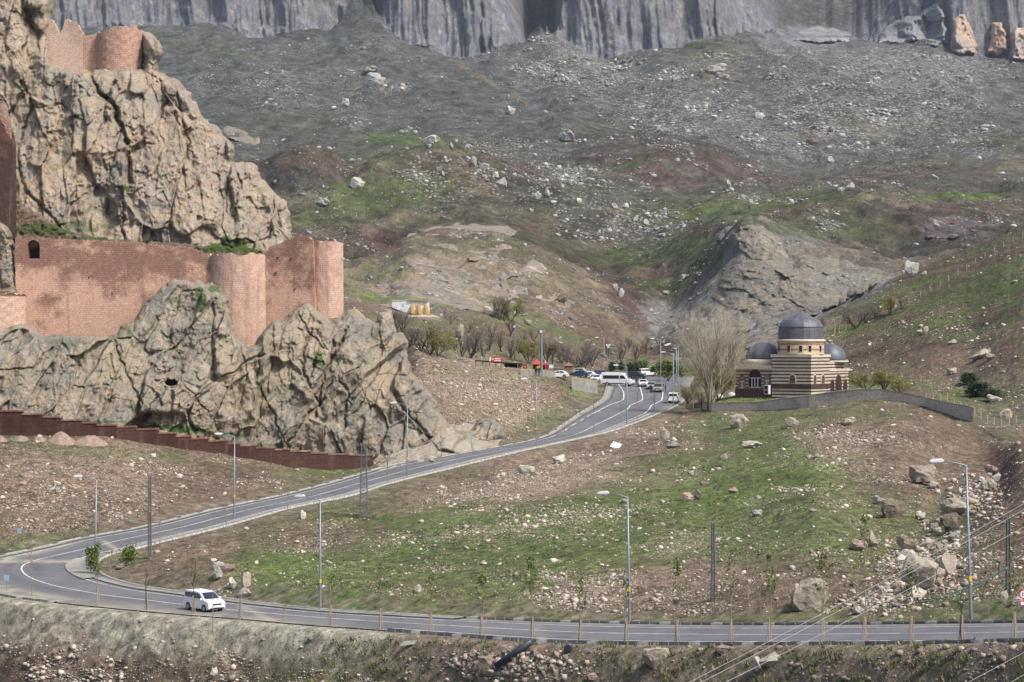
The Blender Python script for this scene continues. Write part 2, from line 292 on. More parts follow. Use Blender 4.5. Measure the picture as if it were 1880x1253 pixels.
# slopes measured against distance so that the profile stays smooth where contours are unevenly spaced
dYk = np.diff(KY, axis=0); sec = np.diff(KZ, axis=0) / dYk
mz = np.zeros_like(KZ); w1 = 2 * dYk[1:] + dYk[:-1]; w2 = dYk[1:] + 2 * dYk[:-1]
same = sec[:-1] * sec[1:] > 0
mz[1:-1] = np.where(same, (w1 + w2) / (w1 / np.where(same, sec[:-1], 1) + w2 / np.where(same, sec[1:], 1)), 0); mz[0] = sec[0]; mz[-1] = sec[-1]; mz[24] = sec[23]; mz[25] = np.maximum(sec[24], 0)
VK = CV - KZ / KY * F
rowsY, rowsZ, band = [], [], []
for k in range(len(CUR) - 1):
    span = np.max(np.abs(VK[k + 1] - VK[k])); n = int(np.clip(math.ceil(span / 2.0), 5, 90))
    if k < 2: n = 6
    if names[k] == 'g12': n = 70
    for j in range(n):
        f = j / n; h = dYk[k]
        rowsY.append(KY[k] + h * f)
        rowsZ.append((2*f**3-3*f**2+1)*KZ[k] + (f**3-2*f**2+f)*mz[k]*h + (-2*f**3+3*f**2)*KZ[k+1] + (f**3-f**2)*mz[k+1]*h); band.append(k + f)
GY = np.array(rowsY); GZ = np.array(rowsZ); band = np.array(band); NV = len(band)
A = (U - CU) / F
GX = A[None, :] * GY
LA = np.broadcast_to(A[None, :], GY.shape); LB = np.log(GY)
ki = {n: i for i, n in enumerate(names)}
bb = band[:, None] + 0 * GY
UU = np.broadcast_to(U[None, :], GY.shape)
# relief noise, in proportion to distance
LB = LB + 2 * GZ / GY; GS = GY + 2 * GZ
n1 = fbm(GX / 28, GS / 28, 4, 3); n2_ = fbm(GX / 7, GS / 7, 4, 9); n3_ = fbm(GX / 160, GS / 160, 5, 21); n4_ = fbm(GX / 45, GS / 45, 4, 31)
farw = sstep(450, 1000, GY)
rid = 1 - np.abs(fbm(GX / 90 + .3 * n4_, GY / 420, 4, 41)) * 2.2
amp_near = .9 * sstep(20, 60, GY) * (1 - farw)
hum = worley(GX / 3.2 + n2_, GY / 3.2, 5)[0]
dz = amp_near * n1 * 1.0 + (1 - farw) * n2_ * .45 + (1 - farw) * (.5 - hum) * .28
gul = 1 - np.abs(fbm(GX / 22 + .5 * n1, GS / 70, 4, 47)) * 2.2; dz += sstep(480, 620, GY) * (1 - sstep(1200, 1500, GY)) * gul * 2.6
dz += farw * (n4_ * 4 + n3_ * 7 * sstep(1000, 1700, GY) + n1 * 1.6 + n2_ * .5) + sstep(1300, 1800, GY) * rid * 7 * (1 - sstep(25.0, 25.6, bb))
bank = sstep(3.0, 2.6, bb) * sstep(0.5, 2., bb)          # fill bank below the near road: gullied
gl = fbm((GX + .5 * GZ) / 3.2 + .6 * n2_, GS / 9, 4, 71); dz += bank * (gl * .45 + n2_ * .7 + .35 * fbm(GX / 1.2, GS / 2.4, 3, 73))
plw = sstep(ki['g4'] + .2, ki['g5'], bb) * sstep(ki['g6'] - .5, ki['g5b'], bb) * sstep(1085, 1110, UU) * sstep(1660, 1600, UU)
dz *= (1 - .93 * plw)
wb = np.exp(-((bb - ki['g4']) / .8) ** 2) * sstep(1250, 1290, UU); dz *= (1 - .7 * wb)
GZ = GZ + dz
# flutes of the far cliffs: the face steps in and out
cw = sstep(ki['g12'] - .02, ki['g12'] + .06, bb) * sstep(ki['g13'] + .5, ki['g13'], bb)
steep = (GZ * 0 + 1) * sstep(200, 120, np.interp(U, U, KY[ki['g13']] - KY[ki['g12']]))[None, :]
wu = UU + 6 * fbm(UU / 40, bb * 3, 3, 51) + (CV - GZ / GY * F - 60) * -.12
ribs = (np.abs(vn(wu / 13, bb * .6, 52)) * 15 * (1 + .9 * vn(wu / 60, bb * .5, 55)) + np.abs(vn(wu / 5.5, bb * .8, 53)) * 6 + np.abs(vn(wu / 55, bb * .3, 54)) * 60 + fbm(wu / 14, bb * 2, 3, 56) * 7)
GY2 = GY + cw * (ribs - 12) * (.35 + .65 * steep)
GX2 = A[None, :] * GY2
GZ = GZ * np.where(cw > 0, 1 + (GY2 / GY - 1), 1)
# ground under the road and the parking area is levelled to the carriageway
CI = (RI + RO) / 2; HWd = np.linalg.norm((RI - RO)[:, :2], axis=1) / 2
near = (GY > 110) & (GY < 560)
idx = np.argwhere(near); pts = np.stack([GX2[near], GY2[near]], 1); best = np.full(len(pts), 1e9); bz = np.zeros(len(pts))
for i in range(NR - 1):                    # distance outside each ribbon quad, measured from the cross segment
    a = RI[i]; b = RO[i]; ab = (b - a)[:2]; t = np.clip(((pts - a[:2]) @ ab) / (ab @ ab), 0, 1)
    q = a[:2] + t[:, None] * ab; d = np.hypot(*(pts - q).T); zz = a[2] + t * (b[2] - a[2]); m = d < best; best[m] = d[m]; bz[m] = zz[m]
wr = sstep(4.5, .9, best)
zn = GZ[near]; zn = zn + wr * (np.where(best < .35, bz - .4, bz - .03) - zn); GZ[near] = zn
roadw = np.zeros_like(GZ); roadw[near] = sstep(7, 1, best)
GV = CV - GZ / GY2 * F                      # photo row of every ground point

def gz_at(u, Y):                            # ground height on the line of sight column u at distance Y
    f = (u - U0) / DU; i = int(np.clip(f, 0, NU - 2)); t = f - i
    return float(np.interp(Y, GY[:, i], GZ[:, i]) * (1 - t) + np.interp(Y, GY[:, i + 1], GZ[:, i + 1]) * t)
def hit(u, v, ymin=100, ymax=3000):         # first ground point seen at photo position (u, v)
    i = int(np.clip(round((u - U0) / DU), 0, NU - 1)); col = GV[:, i]; ok = (GY[:, i] > ymin) & (GY[:, i] < ymax)
    j = np.argmax((col <= v) & ok)
    if not ((col[j] <= v) and ok[j]): return Vector(P(u, v, ymax))
    if j > 0 and col[j - 1] > v: t = (col[j - 1] - v) / (col[j - 1] - col[j]); Y = GY2[j - 1, i] + t * (GY2[j, i] - GY2[j - 1, i])
    else: Y = GY2[j, i]
    return Vector(P(u, v, float(Y)))
def ground(x, y): u = x / y * F + CU; return Vector((x, y, gz_at(u, y)))

# ---------------------------------------------------------------- what grows or lies on the ground, painted as soil types and one patch of bank shade, fixed to the hillside
PAL = {'g': (.088, .118, .040), 'G': (.110, .160, .040), 'b': (.135, .098, .072), 'r': (.115, .070, .060), 'y': (.215, .180, .120), 'k': (.215, .215, .205),
       'd': (.42, .40, .32), 'D': (.060, .060, .052), 'o': (.100, .105, .062), 'm': (.096, .106, .098), 'p': (.19, .135, .10), 'n': (.085, .088, .075)}
PATCH = [  # kind, u, v, ru, rv, rot, strength
 # foreground meadow
 ('g',1000,990,520,120,0,.8),('g',1250,940,330,80,-6,.6),('g',900,1000,420,110,3,.85),('g',560,1060,170,55,5,.95),('G',520,1040,90,35,0,.6),('g',1150,950,260,70,-6,.7),('G',1400,880,190,50,-8,.85),('G',1480,830,160,40,8,.7),('g',1430,800,130,40,0,.8),
 ('g',1330,1010,220,60,-18,.7),('g',1620,930,170,70,15,.75),('g',1540,1020,120,60,30,.75),('G',1610,1130,100,25,0,.5),('g',1800,1110,120,28,0,.75),('G',1840,1125,60,12,0,.6),('g',1500,990,90,30,15,.8),
 ('g',760,985,160,30,0,.6),('g',250,1035,60,16,0,.85),('G',235,1020,40,14,0,.8),('g',700,1130,420,10,2,.6),('g',1480,1135,380,8,0,.7),('g',1310,860,130,40,0,.7),('g',640,1100,160,30,5,.6),
 ('b',600,985,110,26,-4,.8),('b',330,1040,90,30,0,.7),('p',1000,880,140,40,-12,.9),('p',800,905,130,26,-12,.7),('b',1300,1080,240,45,0,.85),('p',1250,1060,120,35,0,.6),('b',1560,1080,110,40,20,.7),
 ('p',1100,1100,110,30,0,.6),('p',360,1010,120,20,-12,.8),('b',1640,860,120,60,25,.85),('b',1730,800,110,45,15,.9),('p',1530,800,80,30,0,.6),('g',1330,775,110,20,0,.75),('b',1850,860,60,90,40,1.),('r',1860,850,50,60,40,.7),
 ('p',1180,780,90,25,-20,.7),('g',1500,760,170,14,0,.6),('p',1730,870,60,50,0,.5),('y',1240,1000,60,30,0,.35),('y',1150,880,120,22,0,.35),('p',940,840,60,14,-15,.9),
 # verge and debris field right of the hairpin, left of the road
 ('b',200,900,320,110,0,1.),('p',120,860,200,50,0,.6),('g',230,835,260,12,6,.45),('g',100,990,150,14,-6,.55),('g',560,875,100,16,-12,.6),('b',420,880,150,30,5,.7),('g',620,862,60,8,5,.6),('g',40,1005,60,10,0,.6),
 # bank under the near road
 ('d',330,1165,330,38,4,.85),('d',130,1130,110,35,10,.9),('y',520,1210,330,45,8,.55),('b',60,1200,110,70,0,.9),('p',130,1215,120,50,30,.6),('d',600,1160,140,22,3,.7),('b',420,1230,120,26,0,.5),('g',640,1220,170,26,-15,.35),
 ('b',800,1200,80,40,0,.7),('p',930,1220,110,50,0,.8),('b',1150,1210,130,30,0,.7),('g',1200,1215,120,18,-15,.6),('g',1330,1225,160,20,0,.65),('g',1500,1210,110,20,-10,.7),('y',1550,1235,160,20,0,.5),('b',1480,1240,160,16,0,.6),('r',1700,1215,90,16,-12,.5),('g',1600,1200,70,10,0,.5),
 ('D',1790,1225,110,40,-25,.95),('y',1850,1245,50,14,-30,.6),('D',1080,1190,60,12,0,.5),('g',590,1252,120,12,0,.4),  # first dark patch paints the shade of the bottom right bank into its colour
 # scree slope under the terrace
 ('p',900,720,170,60,18,.75),('g',1010,760,80,22,-30,.9),('G',1068,722,30,12,0,.9),('r',1010,720,70,25,20,.6),('g',900,690,130,12,6,.5),('y',840,790,90,30,0,.5),('d',760,835,120,14,-5,.8),('y',1000,690,60,8,0,.3),
 # parking verge, mausoleum terrace
 ('G',1390,733,110,9,-2,1.),('G',1600,713,60,6,0,.6),('g',1200,680,90,16,0,.6),('b',1262,765,30,12,-10,.8),('b',1460,752,170,5,0,.4),
 # orchard slope
 ('g',900,640,220,26,6,.6),('g',760,590,100,14,0,.5),('G',760,552,140,9,5,.9),('G',930,575,90,11,10,.9),('G',890,590,40,8,0,.8),('r',840,575,60,16,15,.5),('b',960,620,150,26,12,.5),('g',1030,610,90,12,15,.8),('b',700,560,60,8,0,.5),('b',1000,655,160,14,5,.5),
 # dome hill
 ('y',900,500,170,55,15,.55),('o',860,450,120,18,0,.7),('k',790,520,60,26,-30,.6),('k',830,530,50,20,-30,.5),('y',760,490,90,22,-15,.6),('b',1010,560,110,30,28,.8),('b',1060,590,90,24,30,.8),('r',1160,560,55,32,50,1.),('r',1120,525,40,12,40,.7),('k',1205,580,26,40,-30,.9),('g',960,470,60,12,20,.5),('D',1150,575,22,8,40,.8),('y',980,520,80,30,30,.5),('g',700,500,70,14,-15,.5),
 # grey ribbed hill behind the tomb
 ('k',1400,500,170,80,10,.95),('k',1330,580,120,50,0,.9),('k',1520,510,120,55,15,.8),('y',1500,480,90,26,10,.5),('k',1370,440,60,34,30,1.),('g',1290,470,50,40,-40,.85),('o',1270,500,40,40,0,.6),('b',1480,560,120,26,0,.3),('k',1250,600,50,30,0,.5),('b',1620,480,130,22,10,.7),
 ('r',1195,505,48,18,0,1.),('g',1150,475,80,14,0,.8),('G',1180,460,60,9,-8,.7),('g',1250,445,80,20,-20,.8),('r',1310,420,60,8,-12,.8),('D',1300,400,110,9,-10,.6),('g',1220,525,70,10,0,.7),
 # right spur
 ('g',1700,600,200,70,-18,.7),('G',1620,560,120,14,-28,.6),('g',1830,520,90,60,-30,.6),('b',1720,650,180,22,4,.95),('r',1690,630,130,10,4,.7),('b',1640,690,140,16,4,.7),('g',1760,620,130,12,0,.6),('g',1600,705,120,12,0,.7),('G',1570,600,40,8,0,.7),('D',1560,610,60,16,-30,.3),('g',1800,720,90,26,0,.8),('D',1780,690,50,16,0,.5),('b',1860,680,50,30,-20,.7),('b',1830,470,80,20,-25,.6),('b',1550,660,90,12,0,.7),('o',1840,760,60,40,0,.7),('b',1790,570,120,9,-4,.7),('b',1850,610,80,8,-6,.7),('r',1700,665,160,7,3,.6),('b',1560,640,60,8,-4,.8),
 # middle ground ridges
 ('r',680,440,55,26,10,.9),('r',720,440,30,16,40,.8),('g',560,400,60,14,0,.5),('r',600,455,60,20,0,.5),('g',680,370,110,26,-10,.9),('G',620,345,50,12,0,.7),('g',640,290,130,14,0,.6),('r',560,295,65,16,0,.8),('D',550,330,60,22,10,.8),('b',640,440,60,20,0,.5),('g',760,340,140,36,-10,.75),('b',860,320,110,30,20,.6),('o',800,400,160,10,0,.6),('b',840,395,140,7,3,.7),
 ('G',740,258,90,9,0,.8),('g',820,265,100,9,0,.6),('r',960,315,80,10,25,.7),('y',930,330,50,8,30,.6),('D',950,345,80,14,30,.6),('n',1080,390,130,26,25,.6),('r',1180,310,120,22,20,.85),('r',1300,300,150,24,15,.8),('D',1100,290,90,18,5,.5),('D',1280,270,120,12,8,.5),('g',1150,300,60,7,-5,.6),('g',1370,380,190,26,-6,.85),('y',1350,365,60,9,-8,.6),('G',1300,385,80,9,-10,.5),('r',1470,385,90,7,-8,.6),
 ('y',1640,370,90,14,12,.8),('D',1700,400,70,16,0,.9),('r',1700,395,80,12,0,.5),('D',1600,385,40,12,0,.7),('r',1780,395,70,9,20,.6),('G',1760,362,130,7,0,.8),('b',1840,380,60,10,0,.7),('b',1650,425,150,12,5,.5),('g',1500,420,120,14,0,.7),('D',1750,440,150,24,-10,.6),('g',1650,300,120,14,0,.4),('r',1640,320,110,12,-6,.6),('b',1830,310,60,18,-20,.6),('y',1860,305,30,14,0,.5),
 ('b',940,420,100,9,0,.9),('p',830,425,70,12,0,.8),('y',700,410,40,10,-20,.5),
 # upper slopes
 ('G',720,250,60,7,0,.6),('g',1080,110,120,12,0,.5),('g',380,90,90,14,10,.4),('y',1580,232,70,14,20,.45),('y',1480,250,40,10,0,.4),('y',880,140,110,4,30,.7),('n',1060,140,90,40,20,.4),('k',1060,90,60,30,30,.5),('g',1300,90,80,14,0,.5),('n',1500,150,140,40,15,.5),('k',1700,130,160,30,10,.35),('k',1480,90,60,20,0,.6),('y',1300,130,40,40,50,.35),
 ('o',560,230,150,30,0,.5),('g',1830,260,90,14,0,.6),('g',1640,230,120,12,0,.4),('o',1100,235,160,14,0,.5),('D',940,20,60,20,0,.5),('n',1500,25,100,26,0,.8),('g',1640,20,50,10,-30,.5)]
wux = 22 * fbm(GX2 / (GY2 * .012), LB / .012 * .5, 5, 61); wvx = 9 * fbm(GX2 / (GY2 * .012) + 50, LB / .012 * .5, 5, 62)
PUU = UU + wux; PVV = GV + wvx
fl = (farw)[..., None]
c_near = np.array(PAL['b']) * .95; c_mid = np.array((.120, .108, .072)); c_far = np.array(PAL['m'])
f2 = sstep(1000, 1700, GY)[..., None]
mixn = sstep(-.3, .35, fbm(GX / 14, GY / 22, 5, 81))[..., None]
mixf = sstep(-.3, .35, fbm(GX / 70, GY / 110, 5, 82))[..., None]
base_n = c_near * (1 - .35 * mixn) + np.array(PAL['g']) * .35 * mixn
base_m = c_mid * (1 - .5 * mixf) + np.array(PAL['o']) * .5 * mixf
base_f = c_far * (1 - .4 * mixf) + np.array((.112, .110, .104)) * .4 * mixf
COL = base_n * (1 - fl) + base_m * fl; COL = COL * (1 - f2) + base_f * f2
def bandcol(u0, u1, k0, k1, c1, c2, st=.85):
    global COL
    w_ = sstep(u0 - 12, u0 + 12, UU + wux * .5) * sstep(u1 + 12, u1 - 12, UU + wux * .5) * (bb > ki[k0] + .45) * (bb < ki[k1] + .35) * st; k_ = sstep(-.25, .3, fbm(GX / 16, GS / 60 + GX / 40, 5, 83)); c_ = np.array(c1) * (1 - k_[..., None]) + np.array(c2) * k_[..., None]
    COL = COL * (1 - w_[..., None]) + c_ * w_[..., None]
bandcol(560, 1236, 'g6', 'g7', (.225, .185, .125), (.150, .125, .088)); bandcol(640, 1245, 'g7', 'g8', (.075, .078, .044), (.10, .08, .058), .8); bandcol(1040, 1236, 'g6', 'g6b', (.12, .072, .058), (.15, .10, .08), .8); bandcol(1262, 1700, 'g6', 'g7', (.215, .205, .180), (.150, .150, .145)); bandcol(640, 1240, 'g8b', 'g9', (.150, .130, .092), (.095, .100, .055), .8)
bandcol(1240, 1900, 'g8', 'g9', (.085, .075, .058), (.115, .105, .062), .8); bandcol(430, 650, 'g8b', 'g9', (.075, .055, .052), (.11, .085, .07), .8)
edge_n = fbm(GX / (GY * .006), LB / .010, 5, 91); fine_n = fbm(GX2 / (GY2 * .0022), LB / .0032, 4, 92)
for kd, pu, pv, ru, rv, rot, stg in PATCH:
    c, s = math.cos(R(rot)), math.sin(R(rot)); mr = max(ru, rv) * 1.7
    m = (np.abs(PUU - pu) < mr) & (np.abs(PVV - pv) < mr) & (GY < 2700)
    if not m.any(): continue
    du = PUU[m] - pu; dv = PVV[m] - pv; q = np.hypot((du * c + dv * s) / ru, (-du * s + dv * c) / rv)
    wgt = sstep(1.35, .55, q + .55 * edge_n[m] + .45 * fine_n[m]) * stg
    COL[m] = COL[m] * (1 - wgt[:, None]) + np.array(PAL[kd]) * wgt[:, None]
soilm = sstep(.02, .34, fine_n + .5 * fbm(GX2 / (GY2 * .009), LB / .013, 4, 93))[..., None] * (.55 - .30 * (1 - fl) - .22 * fl * (1 - f2)); COL = COL * (1 - soilm) + soilm * (np.array((.150, .118, .088)) * (1 - fl) + np.array((.135, .125, .105)) * fl)
soilm2 = sstep(.10, .40, fbm(GX2 / (GY2 * .0045) + 9, LB / .007, 4, 94))[..., None] * .45; COL = COL * (1 - soilm2) + soilm2 * np.array((.062, .060, .042))
COL = COL * (1 + .26 * vn(GX2 / (GY2 * .0007), LB / .0011, 96))[..., None]
tone = 1 + .22 * fbm(GX / (GY * .02), LB / .03, 5, 95); COL *= np.clip(tone, .6, 1.5)[..., None]
# dusty verge beside the carriageway
vg = (sstep(6, 1.6, 6 * (1 - roadw)) * .5 * sstep(-.2, .3, edge_n + .2))[..., None]; COL = COL * (1 - vg) + np.array((.20, .175, .135)) * vg
bkr = ((bb < 3) * sstep(640, 740, UU + wux) * .35)[..., None]; COL = COL * (1 - bkr) + bkr * np.array((.25, .20, .155)); bk = ((bb < 3.2) * sstep(740, 640, UU + wux) * sstep(1236, 1160, GV + 26 * edge_n - .05 * (UU - 330)) * .62)[..., None] * (.75 + .25 * sstep(-.2, .2, fine_n)[..., None]); COL = COL * (1 - bk) + bk * np.array((.33, .31, .245)) * (1 + .18 * fine_n[..., None])
COL = np.where((GY > 900)[..., None], COL * .88, COL)
sp = sstep(1500, 1560, UU) * (bb > ki['g5b'] + .2) * (bb < ki['g6'] + .3); tr_ = sstep(-.1, .25, fbm(GX / 30, GS / 5.5, 4, 171)) * sp * .6; COL = COL * (1 - tr_[..., None]) + tr_[..., None] * np.array((.075, .052, .042))
spm = (sstep(1490, 1560, UU) * (bb > ki['g5b'] + .3) * (bb < ki['g6'] + .3))[..., None]; COL = COL * (1 - .22 * spm); gsp = spm * sstep(.05, .3, fbm(GX / 18, GS / 6, 4, 177))[..., None] * .7; COL = COL * (1 - gsp) + gsp * np.array((.062, .092, .028))
stony = .35 + .5 * fbm(GX / (GY * .03), LB / .05, 4, 97) + .25 * (1 - farw)
for pu, pv, ru, rv, rot, s_ in [(1000,880,170,40,-12,.8),(900,720,170,60,18,.9),(1530,800,120,40,0,.5),(1180,800,120,40,0,.5),(120,900,200,90,0,.4),(1250,200,330,60,15,.9),(1600,180,260,90,15,.8),(1050,350,240,60,25,.6),(800,330,120,50,20,.5),(560,160,200,60,0,.5),(1100,1090,140,40,0,.6),(1500,850,130,20,0,.6),(1060,100,90,60,30,.9),(1700,120,180,50,0,.9),(930,1220,120,40,0,.7),(1000,960,200,20,-8,.6)]:
    c, s = math.cos(R(rot)), math.sin(R(rot)); du = PUU - pu; dv = PVV - pv
    stony = stony + s_ * sstep(1.3, .4, np.hypot((du * c + dv * s) / ru, (-du * s + dv * c) / rv) + .4 * edge_n)
grn = sstep(.0, .05, COL[..., 1] - COL[..., 0]); stony = np.clip(stony * (1 - .2 * grn), 0, 1.3) * (1 - roadw)
cliff = cw * sstep(260, 170, np.interp(U, U, KY[ki['g13']] - KY[ki['g12']]))[None, :] * (.72 + .28 * sstep(-.3, .1, fine_n + edge_n))
cliff = np.maximum(cliff, .75 * sstep(1.2, .7, np.hypot((UU - 1480) / 90, (GV - 68) / 22) + .5 * edge_n) * (GY > 1800))
flip = GZ.shape
V = np.stack([GX2, GY2, GZ], -1).reshape(-1, 3)
r_, c_ = np.meshgrid(np.arange(len(GY) - 1), np.arange(NU - 1), indexing='ij'); a = (r_ * NU + c_).ravel()
FQ = np.stack([a, a + 1, a + NU + 1, a + NU], 1)
for nm, k0, k1 in (('ground', 0, ki['g11']), ('mountain', ki['g11'], 99)):
    rr = np.argwhere((band >= k0) & (band < k1)).ravel(); lo, hi = rr[0], min(rr[-1] + 1, len(GY) - 1)
    fq = FQ[lo * (NU - 1):hi * (NU - 1)] - lo * NU; sl_ = slice(lo * NU, (hi + 1) * NU)
    tag(npmesh(nm, V[sl_], fq, M_TER, smooth=True, attrs={'col': COL.reshape(-1, 3)[sl_], 'far': farw.ravel()[sl_], 'cliff': cliff.ravel()[sl_], 'stony': stony.ravel()[sl_]}), kind='structure')

# ---------------------------------------------------------------- rock masses of the castle hill
def pdist(px, py, poly):
    d = np.full(px.shape, 1e9); ins = np.zeros(px.shape, bool); n = len(poly)
    for i in range(n):
        x0, y0 = poly[i]; x1, y1 = poly[(i + 1) % n]; ex, ey = x1 - x0, y1 - y0
        t = np.clip(((px - x0) * ex + (py - y0) * ey) / (ex * ex + ey * ey + 1e-9), 0, 1)
        d = np.minimum(d, np.hypot(px - x0 - t * ex, py - y0 - t * ey))
        if y0 != y1: ins ^= ((y0 > py) != (y1 > py)) & (px < (x1 - x0) * (py - y0) / (y1 - y0) + x0)
    return d, ins
def pl_dist(px, py, line):
    d = np.full(px.shape, 1e9)
    for (x0, y0), (x1, y1) in zip(line[:-1], line[1:]):
        ex, ey = x1 - x0, y1 - y0; t = np.clip(((px - x0) * ex + (py - y0) * ey) / (ex * ex + ey * ey + 1e-9), 0, 1)
        d = np.minimum(d, np.hypot(px - x0 - t * ex, py - y0 - t * ey))
    return d
def rock_relief(name, poly, yfun, mat, step, lobes, cracks, greens, ew=16, D=14, shear=0., seed=0, holes=(), sx=1., lo=1., anchor=None):
    us = np.arange(min(p[0] for p in poly) - 4, max(p[0] for p in poly) + 4, step); vsn = np.arange(min(p[1] for p in poly) - 4, max(p[1] for p in poly) + 4, step)
    uu, vv = np.meshgrid(us, vsn)
    ju = 5 * fbm(uu / 14, vv / 14, 4, seed + 1); jv = 5 * fbm(uu / 14 + 40, vv / 14, 4, seed + 2)
    d, ins = pdist(uu + ju, vv + jv, poly)
    Y0 = yfun(uu, vv); X = (uu - CU) / F * Y0; Z = (CV - vv) / F * Y0
    wx = fbm(X / 9, Z / 9, 4, seed + 3); wz = fbm(X / 9 + 30, Z / 9, 4, seed + 4); wf = fbm(X / 2, Z / 2, 3, seed + 5)
    Xs = X - shear * Z
    dy = np.zeros_like(uu); crev = np.zeros_like(uu)
    for (lx, lz, am, sd) in lobes:
        # slabs tilted their own way, meeting in sharp re-entrant joints
        f1, f2, idv, ox, oy = worley((Xs + wx * lx * .28 + wf * lx * .05) / lx, (Z + wz * lz * .25) / lz, sd)
        e = f2 - f1; msk = sstep(-.1, .35, fbm(X / (lx * 1.6), Z / (lx * 1.6), 2, sd + 3)); groove = np.clip(1 - e / .05, 0, 1) * msk
        tilt = (idv - .5) * 1.7 * ox + (np.modf(idv * 7.3)[0] - .5) * 1.5 * oy
        dy += -am * ((idv - .5) * .6 * sstep(0, .14, e) + tilt * 1.5 * sstep(0, .05, e)) + am * .07 * groove; crev = np.maximum(crev, .8 * groove * min(1, am / 1.6))
        bl = np.abs(fbm((Xs + wx * 1) / (lx * 1.3), Z / (lz * 1.6), 3, sd + 5)); dy += -am * .75 * np.minimum(bl, .45); crev = np.maximum(crev, .55 * np.exp(-(bl / .02) ** 2) * min(1, am / 2))
    b3 = np.abs(fbm(Xs / 1.0 + wf, Z / 1.9, 4, seed + 8)); b4 = fbm(X / .8, Z / .55 + .5 * X, 4, seed + 9, .65)
    rm_ = .22 + .78 * sstep(-.15, .35, fbm(X / 5, Z / 7, 3, seed + 41))
    for lam, am_, dx_ in ((3.1, .9, .75), (1.25, .45, -.5), (.62, .22, .3)):   # broken bedding ledges
        tt_ = (Z + dx_ * X + 1.1 * lam * wf + 1.6 * wx) / lam; fr_ = tt_ - np.floor(tt_); hh_ = _val[_h(np.floor(tt_).astype(np.int64), np.floor(X / lam / 2.2 + wf).astype(np.int64), seed)]
        dy += -am_ * .55 * rm_ * sx * (hh_ * (1 - fr_) * 1.2 - .3) * sstep(-.25, .25, fbm(X / (lam * 3), Z / (lam * 3), 2, seed + 21))
    g1_, g2_, gi_, gx_, gy_ = worley((X + wf * .3) / .85, (Z + .4 * X) / 1.3, seed + 31); dy += -.34 * rm_ * sx * ((gi_ - .5) * .8 + (gi_ - .5) * 1.6 * gx_ + (np.modf(gi_ * 9.1)[0] - .5) * 1.4 * gy_)
    dy += -(wf * .6 + wx * 1.8) * sx - .8 * rm_ * b3 * sx + .24 * (rm_ + .25) * b4 * sx
    cz = fbm(uu / 9, vv / 9, 3, seed + 11)
    for line, wd, dp in cracks:
        q = pl_dist(uu + 7 * fbm(uu / 20, vv / 20, 3, seed + 12), vv + 3 * cz, line); wd = wd * .52; k = np.clip(1 - q / (wd * 1.25), 0, 1); dy += dp * (.55 if dp > 5.5 else .34) * k; crev = np.maximum(crev, .6 * np.exp(-(q / wd / 1.1) ** 2))
    for (hu, hv, hru, hrv, dp) in holes:
        q = np.hypot((uu - hu) / hru, (vv - hv) / hrv); dy += dp * sstep(1.15, .85, q)
    t = np.clip(d / ew, 0, 1); dy = dy * (.25 + .75 * t) + D * (1 - np.sqrt(np.clip(1 - (1 - t) ** 2, 0, 1))) ** 1.3
    Yf = Y0 + dy
    g = np.zeros_like(uu)
    for (gu, gv_, gru, grv, gs) in greens:
        g = np.maximum(g, gs * sstep(1.2, .7, np.hypot((uu - gu) / gru, (vv - gv_) / grv) + .7 * cz))
    g = np.maximum(g, .8 * crev * sstep(.18, .4, fbm(X / 5, Z / 5, 3, seed + 15)))
    keep = ins; idx = -np.ones(uu.shape, int); idx[keep] = np.arange(keep.sum())
    q = keep[:-1, :-1] & keep[1:, :-1] & keep[:-1, 1:] & keep[1:, 1:]
    f = np.stack([idx[1:, :-1][q], idx[1:, 1:][q], idx[:-1, 1:][q], idx[:-1, :-1][q]], 1)
    Vn = np.stack([(uu - CU) / F * Yf, Yf, (CV - vv) / F * Yf], -1)[keep]
    # close the mass behind: rim faces run back 12 m
    ec = {}
    e = np.concatenate([f[:, [0, 1]], f[:, [1, 2]], f[:, [2, 3]], f[:, [3, 0]]]); key = np.minimum(e[:, 0], e[:, 1]) * (10 ** 7) + np.maximum(e[:, 0], e[:, 1])
    uq, inv, cnt = np.unique(key, return_inverse=True, return_counts=True); be = e[cnt[inv] == 1]
    bv = np.unique(be); mp = {int(b): len(Vn) + i for i, b in enumerate(bv)}
    cen = Vn.mean(0); Vb = Vn[bv].copy(); Vb *= ((Vb[:, 1] + 12) / Vb[:, 1])[:, None]
    fb = np.array([[b_, a_, mp[int(a_)], mp[int(b_)]] for a_, b_ in be])
    Vn = np.vstack([Vn, Vb]); ext = lambda q_: np.concatenate([q_[keep], q_[keep][bv * 0]])
    o = npmesh(name, Vn, np.vstack([f, fb]), mat, smooth=False, attrs={'green': ext(g), 'crev': ext(crev)})
    tag(o, kind='structure'); return Yf, us, vsn
low_poly = [(-320,560),(-200,590),(-20,604),(10,602),(40,592),(58,598),(80,614),(150,618),(215,612),(222,595),(245,588),(262,560),(290,535),(312,515),(345,513),(385,518),(405,528),(418,548),(424,585),(440,622),(455,640),(468,632),(478,612),(500,590),(522,585),(535,570),(552,562),(572,560),(590,575),(612,590),(628,578),(638,568),(652,565),(672,580),(690,590),(694,574),(718,572),(724,592),(728,612),(742,608),(748,622),(750,650),(757,680),(775,702),(792,722),(808,750),(826,780),(845,798),(868,782),(888,768),(905,765),(926,786),(930,806),(905,822),(850,838),(780,850),(720,858),(690,872),(560,868),(430,850),(300,836),(150,816),(-320,800)]
wallY = lambda u: np.interp(u, [-300, 0, 205, 430, 573, 680, 760, 860, 940], [296, 302, 304, 315, 321, 326, 329, 337, 344])
